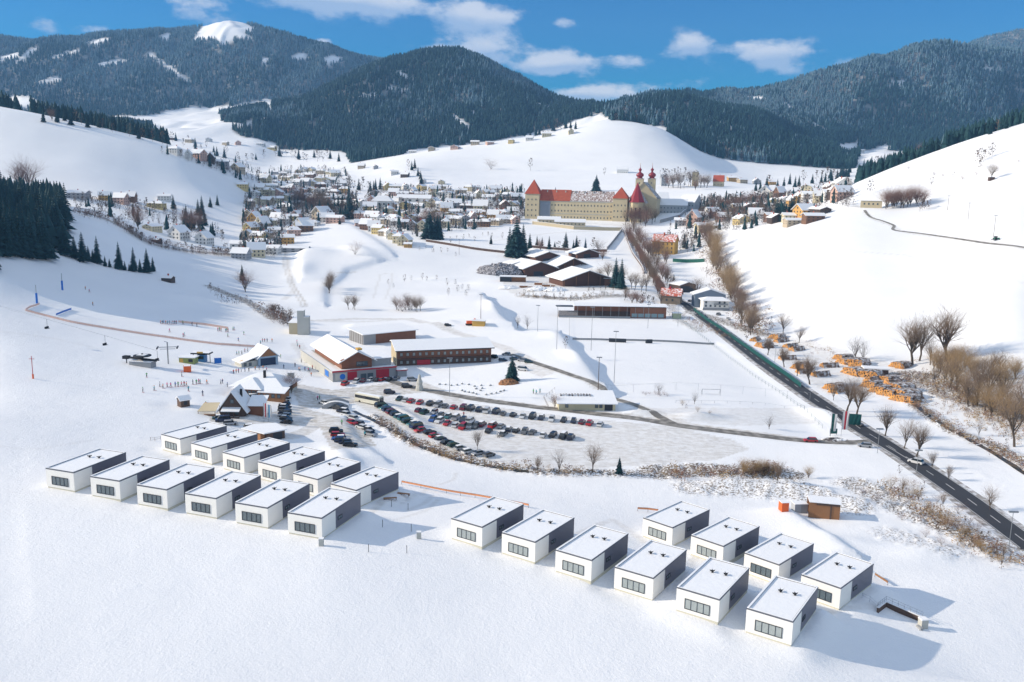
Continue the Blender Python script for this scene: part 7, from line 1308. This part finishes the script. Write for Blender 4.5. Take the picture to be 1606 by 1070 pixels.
# ring of snow-capped stones before the hotel
ring = z4([(800,548),(835,550),(905,552),(935,545),(975,550),(1010,560),(1050,555),(1105,555),(870,555),(935,585),(950,592),(975,596),(1000,600),(1020,606),(1045,585),(1080,610),(1110,605),(1140,600),(1165,592),(1185,585),(1020,575),(1055,572)])
sm_ = MB(); rr_ = random.Random(4); sm_.mats = [M['grey'], M['snowroof']]; sm_.lathe([(.5, -.2), (.62, .2), (.45, .55)], 7, M['grey']); sm_.lathe([(.46, .552), (.3, .7), (.02, .75)], 7, M['snowroof']); SMM = sm_.mesh('boulder')
for i, q in enumerate(sorted(ring)): p = G(*q); o = inst('boulder', SMM, None, tuple(p), random.uniform(0, 6), (1, .8, 1)); tag(o, 'snow-capped boulder, %s from the left in the stone ring' % ordn(i+1), 'boulder', 'boulders of the stone ring')
p = G(658, 612); t = thing('snow_sculpture', tuple(p), 0, 'pale snow-covered stone monument at the lot entrance', 'monument'); w = MB(); w.lathe([(1.6,-.3),(1.5,1),(1.1,2.2),(1.2,3.2),(.7,4.6),(.5,6),(.1,6.6)], 8, M['conc']); w.build('stone', None, t)
for i, (x, y) in enumerate([(1370,590),(1388,592),(1235,508),(1160,482)]): pass
p = G(1376, 588); t = simple('log_shed', (1378,590), -10, [('wall','woodd',[(-6,0,0,4,5,3)]),('roof','snowroof',[(-6.6,-.6,3,4.6,5.6,3.5)])], 'small dark shed with snowy roof at the log yard back', 'shed')
simple('yard_hut', (1062,500), 0, [('wall',mat('pale_green_wall', (.4,.45,.3), .8),[(-2.6,0,0,2.6,4,3.4)]),('roof','snowroof',[(-3,-.4,3.4,3,4.4,3.7)])], 'small pale green hut right of the grandstand', 'hut'); simple('yard_hut', (1556,283), 0, [('wall','woodd',[(-2,0,-.5,2,3,2.6)]),('roof','snowroof',[(-2.4,-.4,2.6,2.4,3.4,2.9)])], 'dark hut under the lone tree on right hillside', 'hut')
HAZE = 0.92e-4
for a_ in FOREST_SPECS: forest(*a_)
# ------------------------------------------------------------------ the air between here and the mountains
hz = MB(); hz.box(-6600, -900, -61.5, 6600, 6600, 1250)
ho = hz.build('haze', M['render']); tag(ho, kind='stuff'); hm_ = bpy.data.materials.new('haze'); hm_.use_nodes = True; hn = hm_.node_tree.nodes; hn.clear()
out = hn.new('ShaderNodeOutputMaterial'); pv = hn.new('ShaderNodeVolumePrincipled'); pv.inputs['Color'].default_value = (.26, .56, 1, 1); pv.inputs['Density'].default_value = HAZE; pv.inputs['Anisotropy'].default_value = .0
hm_.node_tree.links.new(pv.outputs[0], out.inputs['Volume']); ho.data.materials.clear(); ho.data.materials.append(hm_)

fx, fy = [], []
while len(fx) < 2200:
    u_, y_ = random.uniform(-.85, -.612), sqrt(random.uniform(430 ** 2, 900 ** 2)); fx.append(u_ * y_); fy.append(y_)
n0 = len(fx)
while len(fx) < n0 + 420:
    u_, y_ = random.uniform(-.64, -.505), sqrt(random.uniform(400 ** 2, 820 ** 2)); q_ = PX(u_ * y_, y_, float(HF(u_ * y_, y_)))
    if -60 < q_[0] < 98 and 316 < q_[1] < 392: fx.append(u_ * y_); fy.append(y_)
fx, fy = np.array(fx), np.array(fy); gn_points('left_forest_interior', 'dense dark spruce forest on the slope at the left picture edge', 'forest', fx, fy, HF(fx, fy), rng.integers(0, 2, len(fx)), rng.uniform(13, 29, len(fx)), rng.uniform(20, 34, len(fx)))
